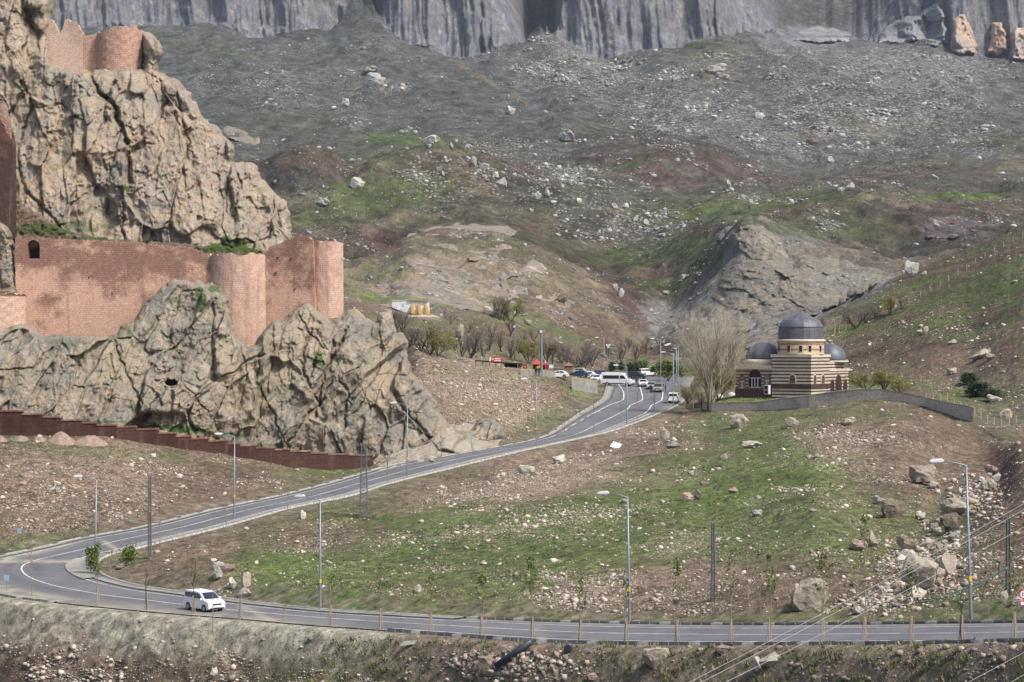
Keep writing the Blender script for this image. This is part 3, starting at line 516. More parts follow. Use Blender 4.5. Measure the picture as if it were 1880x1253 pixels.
def ylow(u, v):
    b = wallY(u); h = np.clip((860 - v) / 300, -.2, 1.2); top = np.interp(u, [-300, 0, 215, 380, 640, 760, 940], [326, 327, 330, 333, 340, 350, 352])
    b = b + 4.5 * sstep(720, 670, u) * sstep(.5, .0, h); return b + 1.5 + (top - b - 1.5) * np.clip(h, -.2, 1.2) ** 1.1
rock_relief('castle_rock', low_poly, ylow, M_ROCK2, 1.35,
   [(7.5, 13, 2.6, 3), (3.2, 6.5, 1.3, 14), (1.3, 2.4, .5, 25)],
   [([(205,600),(222,660),(240,700),(262,742)],5,2.5),([(300,720),(270,752),(255,800)],4,1.5),([(300,610),(330,650),(335,700),(380,760)],4,1.5),([(575,605),(552,650),(560,700),(582,740),(580,765)],6,3.5),([(640,600),(612,655),(590,700),(584,745)],6,3.5),([(525,815),(556,775),(592,735),(610,700)],5,3.),([(505,600),(497,660),(488,720)],4,2.2),([(440,640),(455,690),(440,740)],4,1.8),([(728,612),(705,640),(690,690),(650,760)],4,2.2),([(694,590),(690,610),(700,640)],4,2.5),([(620,690),(640,730),(630,790)],4,2.),([(0,680),(60,676),(95,640)],4,2.),([(200,650),(215,700),(190,760)],4,1.5),([(335,745),(370,715),(395,700)],3,1.4),([(480,640),(470,700),(500,760),(520,810)],4,2.),([(540,560),(560,600),(590,640)],4,2.),([(790,730),(760,760),(770,800)],5,1.5)],
   [(370,550,10,22,.9),(395,530,12,8,.8),(318,552,12,8,.6),(585,660,10,16,.9),(300,785,70,5,1.),(340,790,40,7,1.),(180,775,60,3,.8),(430,800,40,4,.6),(510,818,40,4,.6),(690,620,6,20,.5),(120,628,40,6,.3)],
   ew=14, D=9, shear=.18, seed=100, holes=[(314,703,11,5.5,6),(147,606,4,5,3),(362,790,3,2,2)])
up_poly = [(-320,-160),(96,-160),(98,-20),(100,30),(92,60),(100,118),(150,128),(200,125),(262,122),(256,60),(264,54),(278,62),(290,72),(301,88),(300,104),(294,116),(292,128),(308,138),(322,142),(338,158),(352,170),(360,188),(368,208),(384,222),(398,230),(412,250),(432,272),(430,296),(450,298),(474,300),(480,328),(500,345),(516,362),(529,374),(532,395),(537,415),(540,440),(552,470),(556,500),(-320,500)]
def yup(u, v):
    lft = sstep(150, -60, u); h = np.clip((470 - v) / 470, 0, 1.4)
    return 359 + 36 * h + sstep(350, 540, u) * 6 + 6 * sstep(90, 0, u) * sstep(120, 250, v)
rock_relief('upper_castle_rock', up_poly, yup, M_ROCK, 1.45,
   [(9, 19, 3.4, 44), (3.8, 9, 1.6, 55), (1.5, 3, .6, 66)],
   [([(162,120),(180,170),(205,190),(220,225),(230,262),(233,300),(238,335)],9,6.),([(40,150),(62,195),(40,240),(30,290),(45,345),(90,395),(110,420)],7,4.),([(320,150),(340,225),(345,262),(335,310),(347,365)],5,3.),([(222,345),(226,430),(224,460)],5,3.),([(430,297),(441,340),(430,398)],5,3.),([(130,225),(133,270)],4,2.),([(290,220),(300,270),(284,320)],4,1.6),([(200,300),(198,360)],3,1.8),([(320,330),(330,380),(326,420)],3,1.6),([(60,200),(110,190),(160,230)],4,1.6),([(420,340),(415,390)],3,1.6),([(40,0),(42,30),(70,60),(70,100)],5,2.5),([(0,60),(36,42)],3,1.),([(255,90),(262,130),(300,150),(320,140)],4,2.)],
   [(232,345,12,6,1.),(430,455,40,14,1.),(415,440,10,8,.9),(290,445,20,4,1.),(60,195,40,3,.8),(150,215,20,5,.6),(100,155,12,8,.5),(90,420,90,16,.55),(200,390,10,5,.5),(500,470,30,9,.5),(330,408,10,6,.5),(480,350,10,6,.4)],
   ew=20, D=16, shear=-.12, seed=200)
left_poly = [(-200,380),(-40,396),(0,402),(12,412),(22,428),(27,450),(26,480),(30,520),(34,540),(20,552),(-200,560)]
rock_relief('castle_rock', left_poly, lambda u, v: 343 + (540 - v) * .03, M_ROCK2, 1.35, [(6, 10, 2., 3), (2.6, 5, 1., 14)], [], [(18,430,6,12,.4)], ew=12, D=7, seed=340)
# talus shelf behind the long curtain wall
shelf_poly = [(0,300),(20,330),(40,372),(80,398),(120,420),(180,436),(260,442),(400,452),(545,462),(560,500),(-60,500),(-60,330)]
M_TALUS = rock_mat('talus', (.21, .15, .11), (.16, .12, .09), (.34, .27, .20), 1.6)
rock_relief('talus_slope', shelf_poly, lambda u, v: 353.5 + (500 - v) * .05, M_TALUS, 2.0, [(1.2, .8, .45, 77), (.6, .5, .25, 78)], [], [(90,420,70,10,.8),(200,438,70,4,.9),(430,456,60,10,1.)], ew=8, D=3, seed=300, sx=.3)

# ---------------------------------------------------------------- road surface, markings, pavements, kerbs
def asphalt():
    m, nt, b = new_mat('asphalt'); p = pos(nt); uvn = attr(nt, 'across').outputs[2]
    n = noise(nt, p, .25, 6, .65); n2 = noise(nt, p, 6., 4, .7)
    c = mix(nt, ramp(nt, n, [(.35, 0.), (.65, 1.)]), (.105, .108, .118), (.145, .146, .152))
    c = mix(nt, 1., c, ramp(nt, n2, [(.3, .8), (.7, 1.2)]), 'MULTIPLY')
    tr_ = math_(nt, 'COSINE', math_(nt, 'MULTIPLY', uvn, 31.4)); c = mix(nt, math_(nt, 'MULTIPLY', math_(nt, 'MULTIPLY', tr_, ramp(nt, noise(nt, p, .12, 4, .6), [(.4, 0.), (.6, 1.)])), .45, True), c, (.062, .062, .068))
    c = mix(nt, ramp(nt, noise(nt, p, .09, 3, .4), [(.56, 0.), (.575, .35)]), c, (.16, .158, .155))
    du = attr(nt, 'dust').outputs[2]; k = math_(nt, 'MULTIPLY', du, ramp(nt, noise(nt, p, .5, 7, .7), [(.36, .15), (.55, 1.)]), True)
    c = mix(nt, k, c, (.30, .275, .215)); nt.links.new(c, b.inputs['Base Color']); b.inputs['Roughness'].default_value = .85; bump(nt, b, n2, .2, .02); return m
M_ASP = asphalt()
M_LINE = simple('road_paint', (.62, .62, .60), .7, .35, 2.5, wear=(.25, .25, .24))
M_PAVE = simple('dusty_pavement', (.24, .235, .205), .9, .25, 1.2, wear=(.17, .165, .15)); 
M_KERB = simple('kerb_concrete', (.30, .30, .28), .9, .3, 1.5); M_KERBD = simple('kerb_basalt', (.085, .085, .085), .85, .4, 1.2)
M_JOINT = simple('kerb_joint', (.33, .32, .28), .9, .2, 3)
Acr = np.linspace(0, 1, 13)
def ribbon(t0, t1, lift, s0=0, s1=None, n=2):
    s1 = s1 or NR; tt = np.linspace(t0, t1, n); Vr = RI[s0:s1, None, :] * (1 - tt)[None, :, None] + RO[s0:s1, None, :] * tt[None, :, None]; Vr = Vr + np.array([0, 0, lift])
    m = s1 - s0; r, c = np.meshgrid(np.arange(m - 1), np.arange(n - 1), indexing='ij'); a = (r * n + c).ravel()
    return Vr.reshape(-1, 3), np.stack([a, a + n, a + n + 1, a + 1], 1), m, tt
Vr, fr, m_, tt = ribbon(0, 1, 0, n=17)
V_u = Vr[:, 0] / Vr[:, 1] * F + CU; V_v = CV - Vr[:, 2] / Vr[:, 1] * F; tg = np.tile(tt, m_); sg = np.repeat(np.arange(m_), 17) / 14.
dust = .85 * sstep(.10, .02, tg) + .7 * sstep(.90, .99, tg)
hp = sstep(12, 14, sg) * sstep(23, 20, sg); dust += hp * (.9 * sstep(.70, .82, tg))
dust += sstep(8, 10, sg) * sstep(13, 12, sg) * .5 * sstep(.55, .9, tg)
dust += 1.0 * np.exp(-((V_v - 1031) / 3.2) ** 2) * (V_u < 165) * (V_v < 1060) * (sg > 16)
tr = [((185,990),(240,1027)),((440,1112),(500,1140)),((985,1152),(992,1178))]
for (a0, b0) in tr: dust += 1.2 * np.exp(-(pl_dist(V_u, V_v, [a0, b0]) / 2.6) ** 2)
road = npmesh('road', Vr, fr, M_ASP, smooth=True, attrs={'dust': np.clip(dust, 0, 1.2), 'across': tg}); tag(road, kind='structure')
# white lines
mk = []
def line_seg(t0, t1, s0, s1, wdt=.0): 
    Vq, fq, _, _ = ribbon(t0, t1, .012, s0, s1); mk.append((Vq, fq))
S = lambda x: int(x * 14)
def wt(w, s): return w / (2 * HWd[min(s, NR - 1)])
def pathline(tfun, s0, s1, w=.14, dash=None):
    s = S(s0)
    while s < S(s1):
        e = min(s + (dash or 4), S(s1)); sm = (s + e) // 2
        idxs = np.arange(s, e + 1); tt_ = np.array([tfun(i / 14.) for i in idxs]); ww = np.array([wt(w, i) / 2 for i in idxs])
        q0 = RI[idxs] * (1 - tt_ + ww)[:, None] + RO[idxs] * (tt_ - ww)[:, None]; q1 = RI[idxs] * (1 - tt_ - ww)[:, None] + RO[idxs] * (tt_ + ww)[:, None]
        Vq = np.stack([q0, q1], 1).reshape(-1, 3) + np.array([0, 0, .014]); k = np.arange(len(idxs) - 1) * 2
        mk.append((Vq, np.stack([k, k + 2, k + 3, k + 1], 1))); s = e if not dash else e + dash
pathline(lambda s: .50, 0, 31.5, .16); pathline(lambda s: .17, 0, 17.6, .15); pathline(lambda s: .17, 19.4, 31, .15); pathline(lambda s: .86, 1, 8, .15); pathline(lambda s: .86, 15.5, 17.2, .15); pathline(lambda s: .86, 20, 29, .15)
wide = lambda s: np.interp(s, [31, 33, 36], [.36, .45, .50]); pathline(lambda s: np.interp(s, [31, 32, 33, 34, 35], [.17, .30, .26, .30, .36]), 31, 35.3, .2); pathline(lambda s: np.interp(s, [31.5, 32, 33, 34, 35], [.5, .56, .50, .56, .62]), 31.5, 35.3, .2)
pathline(lambda s: np.interp(s, [29, 31, 32, 33, 34, 35], [.86, .84, .82, .78, .84, .88]), 29, 31, .18, 3); pathline(lambda s: np.interp(s, [31, 32, 33, 34, 35], [.84, .82, .74, .78, .86]), 31, 35.3, .2)
Vm = []; Fm = []; o_ = 0
for v_, f_ in mk: Vm.append(v_); Fm.append(f_ + o_); o_ += len(v_)
tag(npmesh('road_markings', np.vstack(Vm), np.vstack(Fm), M_LINE), kind='structure')
def kerb(name, E, other, mats, w=.28, h=.16, seg=3, depth=.9, out=None, s0=0, s1=None):
    s1 = s1 or len(E); mb = MB(); d2 = np.gradient(E[:, :2], axis=0); nrm = np.stack([-d2[:, 1], d2[:, 0]], 1); nrm /= np.linalg.norm(nrm, axis=1)[:, None]
    sgn = np.sign(((E - other)[:, :2] * nrm).sum(1)); nrm *= sgn[:, None]
    L = np.concatenate([[0], np.cumsum(np.linalg.norm(np.diff(E[:, :2], axis=0), axis=1))])
    VV, FF, MI = [], [], []; ls = L[s0]; k = 0; le = L[s1 - 1]
    def at(l): return np.array([np.interp(l, L, E[:, j]) for j in range(3)]), np.array([np.interp(l, L, nrm[:, j]) for j in range(2)])
    while ls < le - .5:
        for ln, mi in ((.92, 0 if (k * 7919) % 5 else 2), (.08, 1)):
            a, na = at(ls); b, nb = at(min(ls + ln, le)); hh = h + (0 if mi != 1 else -.01) + .01 * (k % 3); bs = len(VV)
            for p_, n_ in ((a, na), (b, nb)):
                for ww, z in ((0, -.05), (0, hh), (w, hh), (w, -depth)): VV.append((p_[0] + n_[0] * ww, p_[1] + n_[1] * ww, p_[2] + z))
            for i in range(3): FF.append((bs + i, bs + i + 4, bs + i + 5, bs + i + 1)); MI.append(mi)
            ls += ln
        k += 1
    tag(npmesh(name, VV, FF, mats, midx=MI), kind='structure')
kerb('near_kerb', RO, RI, [M_KERBD, M_JOINT, M_KERB], w=.4, h=.18, depth=1.2, s0=0, s1=S(8)); kerb('near_kerb', RO, RI, [M_KERBD, M_JOINT, M_KERB], w=.3, h=.1, depth=1.0, s0=S(13.4), s1=S(17)); kerb('far_kerb', RO, RI, [M_KERB, M_KERBD, M_KERBD], w=.3, h=.16, s0=S(17), s1=S(35.6))
kerb('inner_kerb', RI, RO, [M_KERBD, M_JOINT, M_KERB], w=.3, h=.18, s0=0, s1=S(8)); kerb('inner_kerb', RI, RO, [M_KERB, M_KERBD, M_KERB], w=.35, h=.15, s0=S(8), s1=S(34.6))
# raised pavement strips inside the kerbs
def strip(name, t0, t1, s0, s1, mat, lift=.11):
    Vq, fq, m, t_ = ribbon(t0, t1, lift, S(s0), S(s1)); Vl = Vq.copy(); Vl[:, 2] -= lift + .05; k = len(Vq); n = m
    ff = [fq]; a = np.arange(n - 1) * 2
    ff.append(np.stack([a, a + 2, a + 2 + k, a + k], 1)); ff.append(np.stack([a + 1, a + 1 + k, a + 3 + k, a + 3], 1))
    tag(npmesh(name, np.vstack([Vq, Vl]), np.vstack(ff), mat), kind='structure')
strip('pavement', 0.005, .11, 8, 15, M_PAVE); strip('pavement', .005, .20, 15, 19.3, M_PAVE); strip('pavement', .005, .10, 20.3, 31, M_PAVE); strip('pavement', .91, .995, 19.5, 31, M_PAVE); strip('pavement', .90, .995, 31, 35.3, M_PAVE)

# ================================================================ THINGS
ORD = ['first','second','third','fourth','fifth','sixth','seventh','eighth','ninth','tenth','eleventh','twelfth','thirteenth','fourteenth','fifteenth','sixteenth','seventeenth','eighteenth','nineteenth','twentieth','twenty-first','twenty-second','twenty-third','twenty-fourth','twenty-fifth','twenty-sixth','twenty-seventh','twenty-eighth','twenty-ninth','thirtieth','thirty-first','thirty-second','thirty-third','thirty-fourth','thirty-fifth','thirty-sixth','thirty-seventh','thirty-eighth','thirty-ninth','fortieth','forty-first','forty-second','forty-third','forty-fourth','forty-fifth']
# ---------------------------------------------------------------- castle masonry
def masonry(name, plaster, brick, pale, bw=.7, bh=.33, zlo=-4, zhi=16, amt=.5, bstr=.12, stain=None):
    m, nt, b = new_mat(name); p = pos(nt); s = N(nt, 'SeparateXYZ', {0: p})
    v = N(nt, 'CombineXYZ', {0: math_(nt, 'ADD', s.outputs[0], math_(nt, 'MULTIPLY', s.outputs[1], .8)), 1: s.outputs[2]}).outputs[0]
    wv = N(nt, 'VectorMath', {0: v, 1: N(nt, 'VectorMath', {0: N(nt, 'TexNoise', {'Vector': p, 'Scale': .9}).outputs['Color'], 1: (.25, .25, 0)}, operation='MULTIPLY').outputs[0]}, operation='ADD').outputs[0]
    br = N(nt, 'TexBrick', {'Vector': wv, 'Color1': (.88, .88, .88, 1), 'Color2': (1.12, 1.11, 1.10, 1), 'Mortar': (.82, .78, .75, 1), 'Scale': 1., 'Mortar Size': .05, 'Brick Width': bw, 'Row Height': bh, 'Bias': .1})
    n = noise(nt, p, .16, 7, .68); n2 = noise(nt, p, .55, 8, .75); n3 = noise(nt, p, 3.5, 5, .75)
    g = N(nt, 'MapRange', {0: s.outputs[2], 1: zlo, 2: zhi, 3: -.17, 4: .17}).outputs[0]
    k = ramp(nt, math_(nt, 'ADD', n, g), [(.645 - amt * .22, 0.), (.76 - amt * .22, 1.)])
    if stain:
        for (sx_, sz_, rx_, rz_) in stain:
            q_ = N(nt, 'CombineXYZ', {0: math_(nt, 'DIVIDE', math_(nt, 'SUBTRACT', s.outputs[0], sx_), rx_), 1: math_(nt, 'DIVIDE', math_(nt, 'SUBTRACT', s.outputs[2], sz_), rz_)}).outputs[0]
            l_ = N(nt, 'VectorMath', {0: q_}, operation='LENGTH').outputs[1]; nz_ = math_(nt, 'ADD', math_(nt, 'MULTIPLY', n, 2.2), math_(nt, 'MULTIPLY', noise(nt, p, 1.1, 6, .75), 1.2))
            k = math_(nt, 'MAXIMUM', k, ramp(nt, math_(nt, 'SUBTRACT', nz_, l_), [(.62, 0.), (1., 1.)]))
    c = mix(nt, k, plaster, brick)
    c = mix(nt, ramp(nt, n2, [(.54, 0.), (.70, .55)]), c, pale); c = mix(nt, ramp(nt, noise(nt, p, .33, 7, .75), [(.60, 0.), (.72, .4)]), c, brick)
    c = mix(nt, math_(nt, 'ADD', .55, math_(nt, 'MULTIPLY', k, .45)), c, mix(nt, 1., c, br.outputs[0], 'MULTIPLY'))
    c = mix(nt, 1., c, ramp(nt, n3, [(.28, .62), (.5, 1.), (.72, 1.3)]), 'MULTIPLY')
    st = noise(nt, N(nt, 'Mapping', {'Vector': p, 'Scale': (.7, .7, .06)}).outputs[0], 1., 5, .6)
    c = mix(nt, ramp(nt, st, [(.55, 0.), (.72, .45)]), c, (.16, .10, .08))
    nt.links.new(c, b.inputs['Base Color']); b.inputs['Roughness'].default_value = .95
    bump(nt, b, math_(nt, 'ADD', math_(nt, 'MULTIPLY', n3, .7), N(nt, 'SeparateColor', {0: br.outputs[0]}).outputs[0]), .8, bstr); return m
M_CAS = masonry('castle_masonry', (.52, .335, .25), (.25, .145, .115), (.54, .44, .36), stain=[(-62, 12.2, 13, 3.4), (-73, 13.5, 9, 2.2), (-50, 13.6, 5, 1.6)])
M_CAS2 = masonry('tower_masonry', (.52, .36, .285), (.43, .28, .22), (.58, .46, .38), amt=.35)
M_CAS3 = masonry('upper_masonry', (.56, .43, .35), (.42, .28, .22), (.62, .51, .43), zlo=50, zhi=60, amt=.35)
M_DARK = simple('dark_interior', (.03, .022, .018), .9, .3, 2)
M_TRIM = simple('broken_stone_edge', (.33, .20, .15), .95, .5, 3., bmp=.1)
def wallpoly(name, pts, Yf, t, mat, parent, jag=0, seed=0):
    rg = random.Random(seed); out = []
    for i, (u, v) in enumerate(pts):           # break the top edge into ragged stones
        out.append((u, v)); u2, v2 = pts[(i + 1) % len(pts)]
        if jag and i < jag:
            n = max(2, int(abs(u2 - u) / 3.2))
            for k in range(1, n): f = k / n; h = rg.choice((0, .5, -2.2, 2.6, 1.4, -1.2, 3.4)); out.append((u + (u2 - u) * f - .3, v + (v2 - v) * f + h)); out.append((u + (u2 - u) * f + .3, v + (v2 - v) * f + rg.choice((0, .6, -1.2, 1))))
    n = len(out); fr_ = [Vector(P(u, v, Yf(u))) for u, v in out]; bk = [q + Vector((0, t, 0)) for q in fr_]
    mb = MB(); mb.add(fr_ + bk, [tuple(range(n)), tuple(range(2 * n - 1, n - 1, -1))] + [(i, i + n, (i + 1) % n + n, (i + 1) % n) for i in range(n)])
    return mb.build(name, mat, parent)
def round_tower(name, uL, uR, vtop, vbot, Yc, mat, parent, seed=0, batter=.03, sq=1.):
    c = P((uL + uR) / 2, 0, Yc); r = (uR - uL) / 2 / F * Yc; rg = random.Random(seed); n = 56; rows = 14; V_ = []; Fc = []
    tops = []
    for k in range(n):
        t = 2 * math.pi * k / n; x = math.cos(t); y = math.sin(t)
        tops.append((CV - vtop(((uL + uR) / 2 + x * (uR - uL) / 2)) - rg.choice((0, 0, 2.5, -1.5, 3.2, 0, 1, 4.5))) / F * Yc)
    zb = (CV - vbot) / F * Yc
    for j in range(rows + 1):
        f = j / rows
        for k in range(n):
            t = 2 * math.pi * k / n; rr = r * (1 + batter * (1 - f)); z = zb + (tops[k] - zb) * f
            rr += .05 * math.sin(k * 5.1 + j * 3.3) + (rg.random() - .5) * .05
            V_.append((c[0] + rr * math.cos(t), Yc + rr * math.sin(t) * sq, z))
    for j in range(rows):
        for k in range(n): a = j * n + k; b_ = j * n + (k + 1) % n; Fc.append((a, b_, b_ + n, a + n))
    V_.append((c[0], Yc, min(tops) - .8)); ci = len(V_) - 1
    for k in range(n): Fc.append((rows * n + k, rows * n + (k + 1) % n, ci))
    return MB().add(V_, Fc).build(name, mat, parent, smooth=False)
fort = tag(empty('castle_wall', P(240, 612, 345)), 'long pink curtain wall with round towers across the lower castle crag', 'castle wall')
inv = Matrix.Translation(-fort.location)
def own(o, root):                            # keep world shapes, parent to the thing
    o.parent = root; o.matrix_parent_inverse = root.matrix_basis.inverted(); return o
Yc_ = lambda u: 345 + (u - 20) / 365 * 5
arch = [(50, 475), (50, 452)] + [(61.5 - 11.5 * math.cos(t), 452 - 11 * math.sin(t)) for t in np.linspace(0.2, math.pi / 2, 6)]
arch2 = [(61.5 - 11.5 * math.cos(t), 452 - 11 * math.sin(t)) for t in np.linspace(math.pi / 2, math.pi - .2, 6)] + [(73, 452), (73, 475)]
top = [(73, 437.5), (140, 441), (240, 446), (330, 454), (352, 456), (372, 465), (388, 470)]
own(wallpoly('curtain_wall', [(61.5, 436.8)] + top + [(392, 700), (20, 700), (24, 475), (50, 475.1)][:2] + [(73, 700), (73, 475)] + arch2[::-1][1:], Yc_, 2.2, M_CAS, None, jag=7, seed=3), fort)
own(wallpoly('gate_pier', [(28, 436), (61.5, 436.8)] + arch[::-1] + [(73, 475), (73, 700), (30, 700)], Yc_, 2.2, M_CAS, None, jag=1, seed=4), fort)
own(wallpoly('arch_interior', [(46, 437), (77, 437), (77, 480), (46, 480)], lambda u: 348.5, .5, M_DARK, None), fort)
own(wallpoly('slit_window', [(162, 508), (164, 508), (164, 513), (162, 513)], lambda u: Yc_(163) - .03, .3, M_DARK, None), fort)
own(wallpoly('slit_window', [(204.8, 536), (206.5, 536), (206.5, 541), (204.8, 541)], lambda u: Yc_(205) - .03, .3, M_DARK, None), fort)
own(round_tower('round_tower', 385, 497, lambda u: 467.5 + 2 * math.sin(u * .13), 700, 352, M_CAS2, None, 5), fort)
own(wallpoly('square_tower', [(488, 466), (496, 452), (512, 448), (524, 440), (540, 437), (546, 431), (562, 433), (575, 443), (580, 620), (488, 700)], lambda u: 349.5 - (u - 496) * .014, 5, M_CAS, None, jag=6, seed=8), fort)
own(round_tower('round_tower', 568, 630, lambda u: np.interp(u, [568, 575, 600, 630], [437, 441, 444, 446]), 640, 352.5, M_CAS2, None, 9), fort)
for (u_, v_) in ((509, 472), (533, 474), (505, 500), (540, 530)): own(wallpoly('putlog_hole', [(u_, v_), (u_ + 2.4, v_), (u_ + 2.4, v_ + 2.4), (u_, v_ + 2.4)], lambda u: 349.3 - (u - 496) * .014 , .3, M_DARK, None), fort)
own(wallpoly('footing', [(600, 585), (632, 582), (636, 600), (610, 618), (598, 610)], lambda u: 346.5, 2, M_TRIM, None), fort)
bt = tag(empty('bastion_tower', P(5, 600, 338)), 'low round pink tower at the left end below the curtain wall', 'tower'); own(round_tower('masonry', -50, 47, lambda u: np.interp(u, [-50, 0, 47], [530, 535, 542]), 660, 340, M_CAS2, None, 11), bt)
own(round_tower('parapet', -51, 48, lambda u: np.interp(u, [-50, 0, 47], [529, 534, 541]), 543, 340, M_TRIM, None, 12, batter=0), bt)
up = tag(empty('upper_castle', P(170, 130, 400)), 'ruined pale pink upper castle walls on the crag top', 'castle ruin')
Yu = lambda u: 393 - (u - 74) * .012
own(wallpoly('broken_wall', [(74, 31), (88, 33), (96, 36), (102, 46), (106, 57), (110, 61), (116, 52), (119, 36), (124, 34), (134, 38), (143, 45), (146, 52), (151, 58), (151, 170), (74, 170)], Yu, 1.8, M_CAS3, None, jag=12, seed=21), up)
own(wallpoly('link_wall', [(150, 60), (158, 65), (170, 64), (182, 61), (196, 62), (198, 170), (150, 170)], lambda u: 392.5, 3, M_CAS2, None, jag=4, seed=22), up)
own(round_tower('round_tower', 180, 262, lambda u: np.interp(u, [180, 215, 250, 262], [61, 56, 51.5, 56]), 170, 393, M_CAS2, None, 23), up)
dk = tag(empty('ruined_tower', P(5, 400, 352)), 'dark red brick ruined tower at the left edge above the talus', 'ruined tower')
M_DBR = masonry('burnt_brick', (.050, .030, .026), (.10, .048, .038), (.16, .10, .08), zlo=20, zhi=40, amt=.6)
own(round_tower('masonry', -60, 28, lambda u: np.interp(u, [-60, 0, 28], [165, 205, 262]), 440, 350, M_DBR, None, 31), dk)
own(round_tower('broken_top', -52, 20, lambda u: np.interp(u, [-60, 0, 20], [150, 182, 230]), 262, 350.3, simple('rubble_top', (.22, .14, .11), .95, .5, 2.5, bmp=.1), None, 32), dk)

# ---------------------------------------------------------------- stepped red retaining wall
M_RED = masonry('red_block_wall', (.066, .034, .027), (.050, .022, .018), (.15, .075, .055), bw=1.6, bh=.62, zlo=-25, zhi=-10, amt=.5)
M_COPE = simple('pale_coping', (.33, .25, .19), .95, .4, 2)
rw = tag(empty('retaining_wall', tuple(P(430, 838, 313))), 'long stepped dark red stone retaining wall at the foot of the crag', 'retaining wall')
tops_ = [(-300, 735), (0, 753), (70, 764), (110, 770), (156, 777), (205, 783), (262, 788), (300, 796), (348, 805), (400, 811), (440, 818), (490, 824), (528, 828), (570, 832), (620, 836), (682, 838)]
ub = [-300, -150, 0, 40, 78, 112, 150, 178, 214, 250, 290, 322, 350, 382, 418, 440, 470, 505, 532, 570, 602, 640, 684]
mbw = MB(); mbc = MB()
for a_, b_ in zip(ub[:-1], ub[1:]):
    vt = float(np.interp((a_ + b_) / 2, *zip(*tops_))); ya, yb = float(wallY(a_)) - .5, float(wallY(b_)) - .5; ym = (ya + yb) / 2
    zt = (CV - vt) / F * ym; zb = zt - 9
    xa, xb = (a_ - CU) / F * ya, (b_ - CU) / F * yb; q = [(xa, ya), (xb, yb), (xb, yb + 1.1), (xa, ya + 1.1)]
    mbw.prism(q, zb, zt, 'z'); q2 = [(xa + .01, ya - .12), (xb - .01, yb - .12), (xb - .01, yb + 1.2), (xa + .01, ya + 1.2)]; mbc.prism(q2, zt + .003, zt + .20, 'z')
own(mbw.build('stone_blocks', M_RED), rw); own(mbc.build('coping', simple('dark_coping', (.15, .075, .055), .9, .4, 1.2, wear=(.30, .22, .17))), rw)
# spoil heaps against it
M_SPOIL = simple('spoil_earth', (.25, .185, .145), .98, .3, 1.5, bmp=.25)
def mound(u, v, wpx, hpx, label, Y):
    o = empty('tmp'); bpy.data.objects.remove(o)
    r = wpx / 2 / F * Y; h = hpx / F * Y * .95; n, m = 40, 14; VV = []; FF = []; b = Vector(P(u, v, Y)); b.z -= .3
    for j in range(m + 1):
        for k in range(n):
            t = 2 * math.pi * k / n; f = j / m; rr = r * f; z = h * (1 - f ** 1.25) + .12 * h * math.sin(3 * t + u) * f * (1 - f)
            z += .22 * vn(np.array(rr * math.cos(t) * 1.3 + u), np.array(rr * math.sin(t) * 1.3), 3).item() * (1 - f * .4)
            VV.append((rr * math.cos(t), rr * math.sin(t) * .8, z))
    for j in range(m):
        for k in range(n): FF.append((j * n + k, (j + 1) * n + k, (j + 1) * n + (k + 1) % n, j * n + (k + 1) % n))
    ob = MB().add(VV, FF).build('spoil_heap', M_SPOIL, smooth=True); ob.location = b; tag(ob, label, 'earth heap', 'earth heaps before the red wall')
for i, (u, v, wd, h) in enumerate([(-8, 815, 70, 26), (38, 815, 62, 20), (75, 814, 54, 19), (112, 816, 76, 28), (165, 818, 96, 24)]):
    mound(u, v, wd, h, ['cone of pinkish earth cut by the left edge before the red wall', 'low pinkish earth cone, second from the left before the red wall', 'small pinkish earth cone, middle one of the five heaps', 'tallest pinkish earth cone, fourth of the five before the red wall', 'broadest pinkish earth heap, rightmost of the five by the red wall'][i], float(np.interp(u, [0, 205], [298, 300])))

# ---------------------------------------------------------------- domed tomb in striped stone
mz = tag(empty('mausoleum', P(1489, 724, 380), 0), 'striped cream and brown stone mausoleum with three grey lead domes', 'mausoleum')
th = R(33.4); ML = Matrix.Translation(Vector(P(1489, 724, 380))) @ Matrix(((-math.cos(th), math.sin(th), 0, 0), (math.sin(th), math.cos(th), 0, 0), (0, 0, 1, 0), (0, 0, 0, 1)))
def striped(name, cream, dark, per, frac, ph=0.):
    m, nt, b = new_mat(name); p = pos(nt); z = N(nt, 'SeparateXYZ', {0: p}).outputs[2]; o = noise(nt, p, 1.2, 5, .7); n2 = noise(nt, p, 7, 3, .6)
    f = math_(nt, 'FRACT', math_(nt, 'MULTIPLY', math_(nt, 'ADD', z, 30 + ph), 1 / per)); k = math_(nt, 'LESS_THAN', f, frac)
    c = mix(nt, k, mix(nt, ramp(nt, o, [(.35, 0.), (.65, 1.)]), cream, tuple(x * .72 for x in cream)), mix(nt, ramp(nt, n2, [(.4, 0.), (.6, 1.)]), dark, tuple(x * 2.1 for x in dark)))
    c = mix(nt, 1., c, ramp(nt, n2, [(.3, .82), (.7, 1.15)]), 'MULTIPLY'); nt.links.new(c, b.inputs['Base Color']); bump(nt, b, n2, .4, .03); return m
M_STR = striped('striped_stone', (.55, .475, .385), (.040, .024, .022), .585, .42)
M_STRW = striped('wing_stone', (.56, .46, .35), (.075, .034, .027), .585, .52, .1)
M_DRUM = striped('drum_stone', (.60, .50, .37), (.19, .09, .05), .95, .3, .15)
M_CREAM = simple('cream_stone', (.54, .475, .385), .85, .2, 2); M_BASE = simple('brown_plinth', (.062, .036, .030), .9, .4, 1.5); M_FRAME = simple('arch_frame', (.10, .05, .04), .8, .3, 3)
M_GLS = simple('window_glass', (.012, .015, .018), .15, .2, 2, spec=.5); M_WHT = simple('white_frame', (.6, .62, .64), .6, .15, 3)
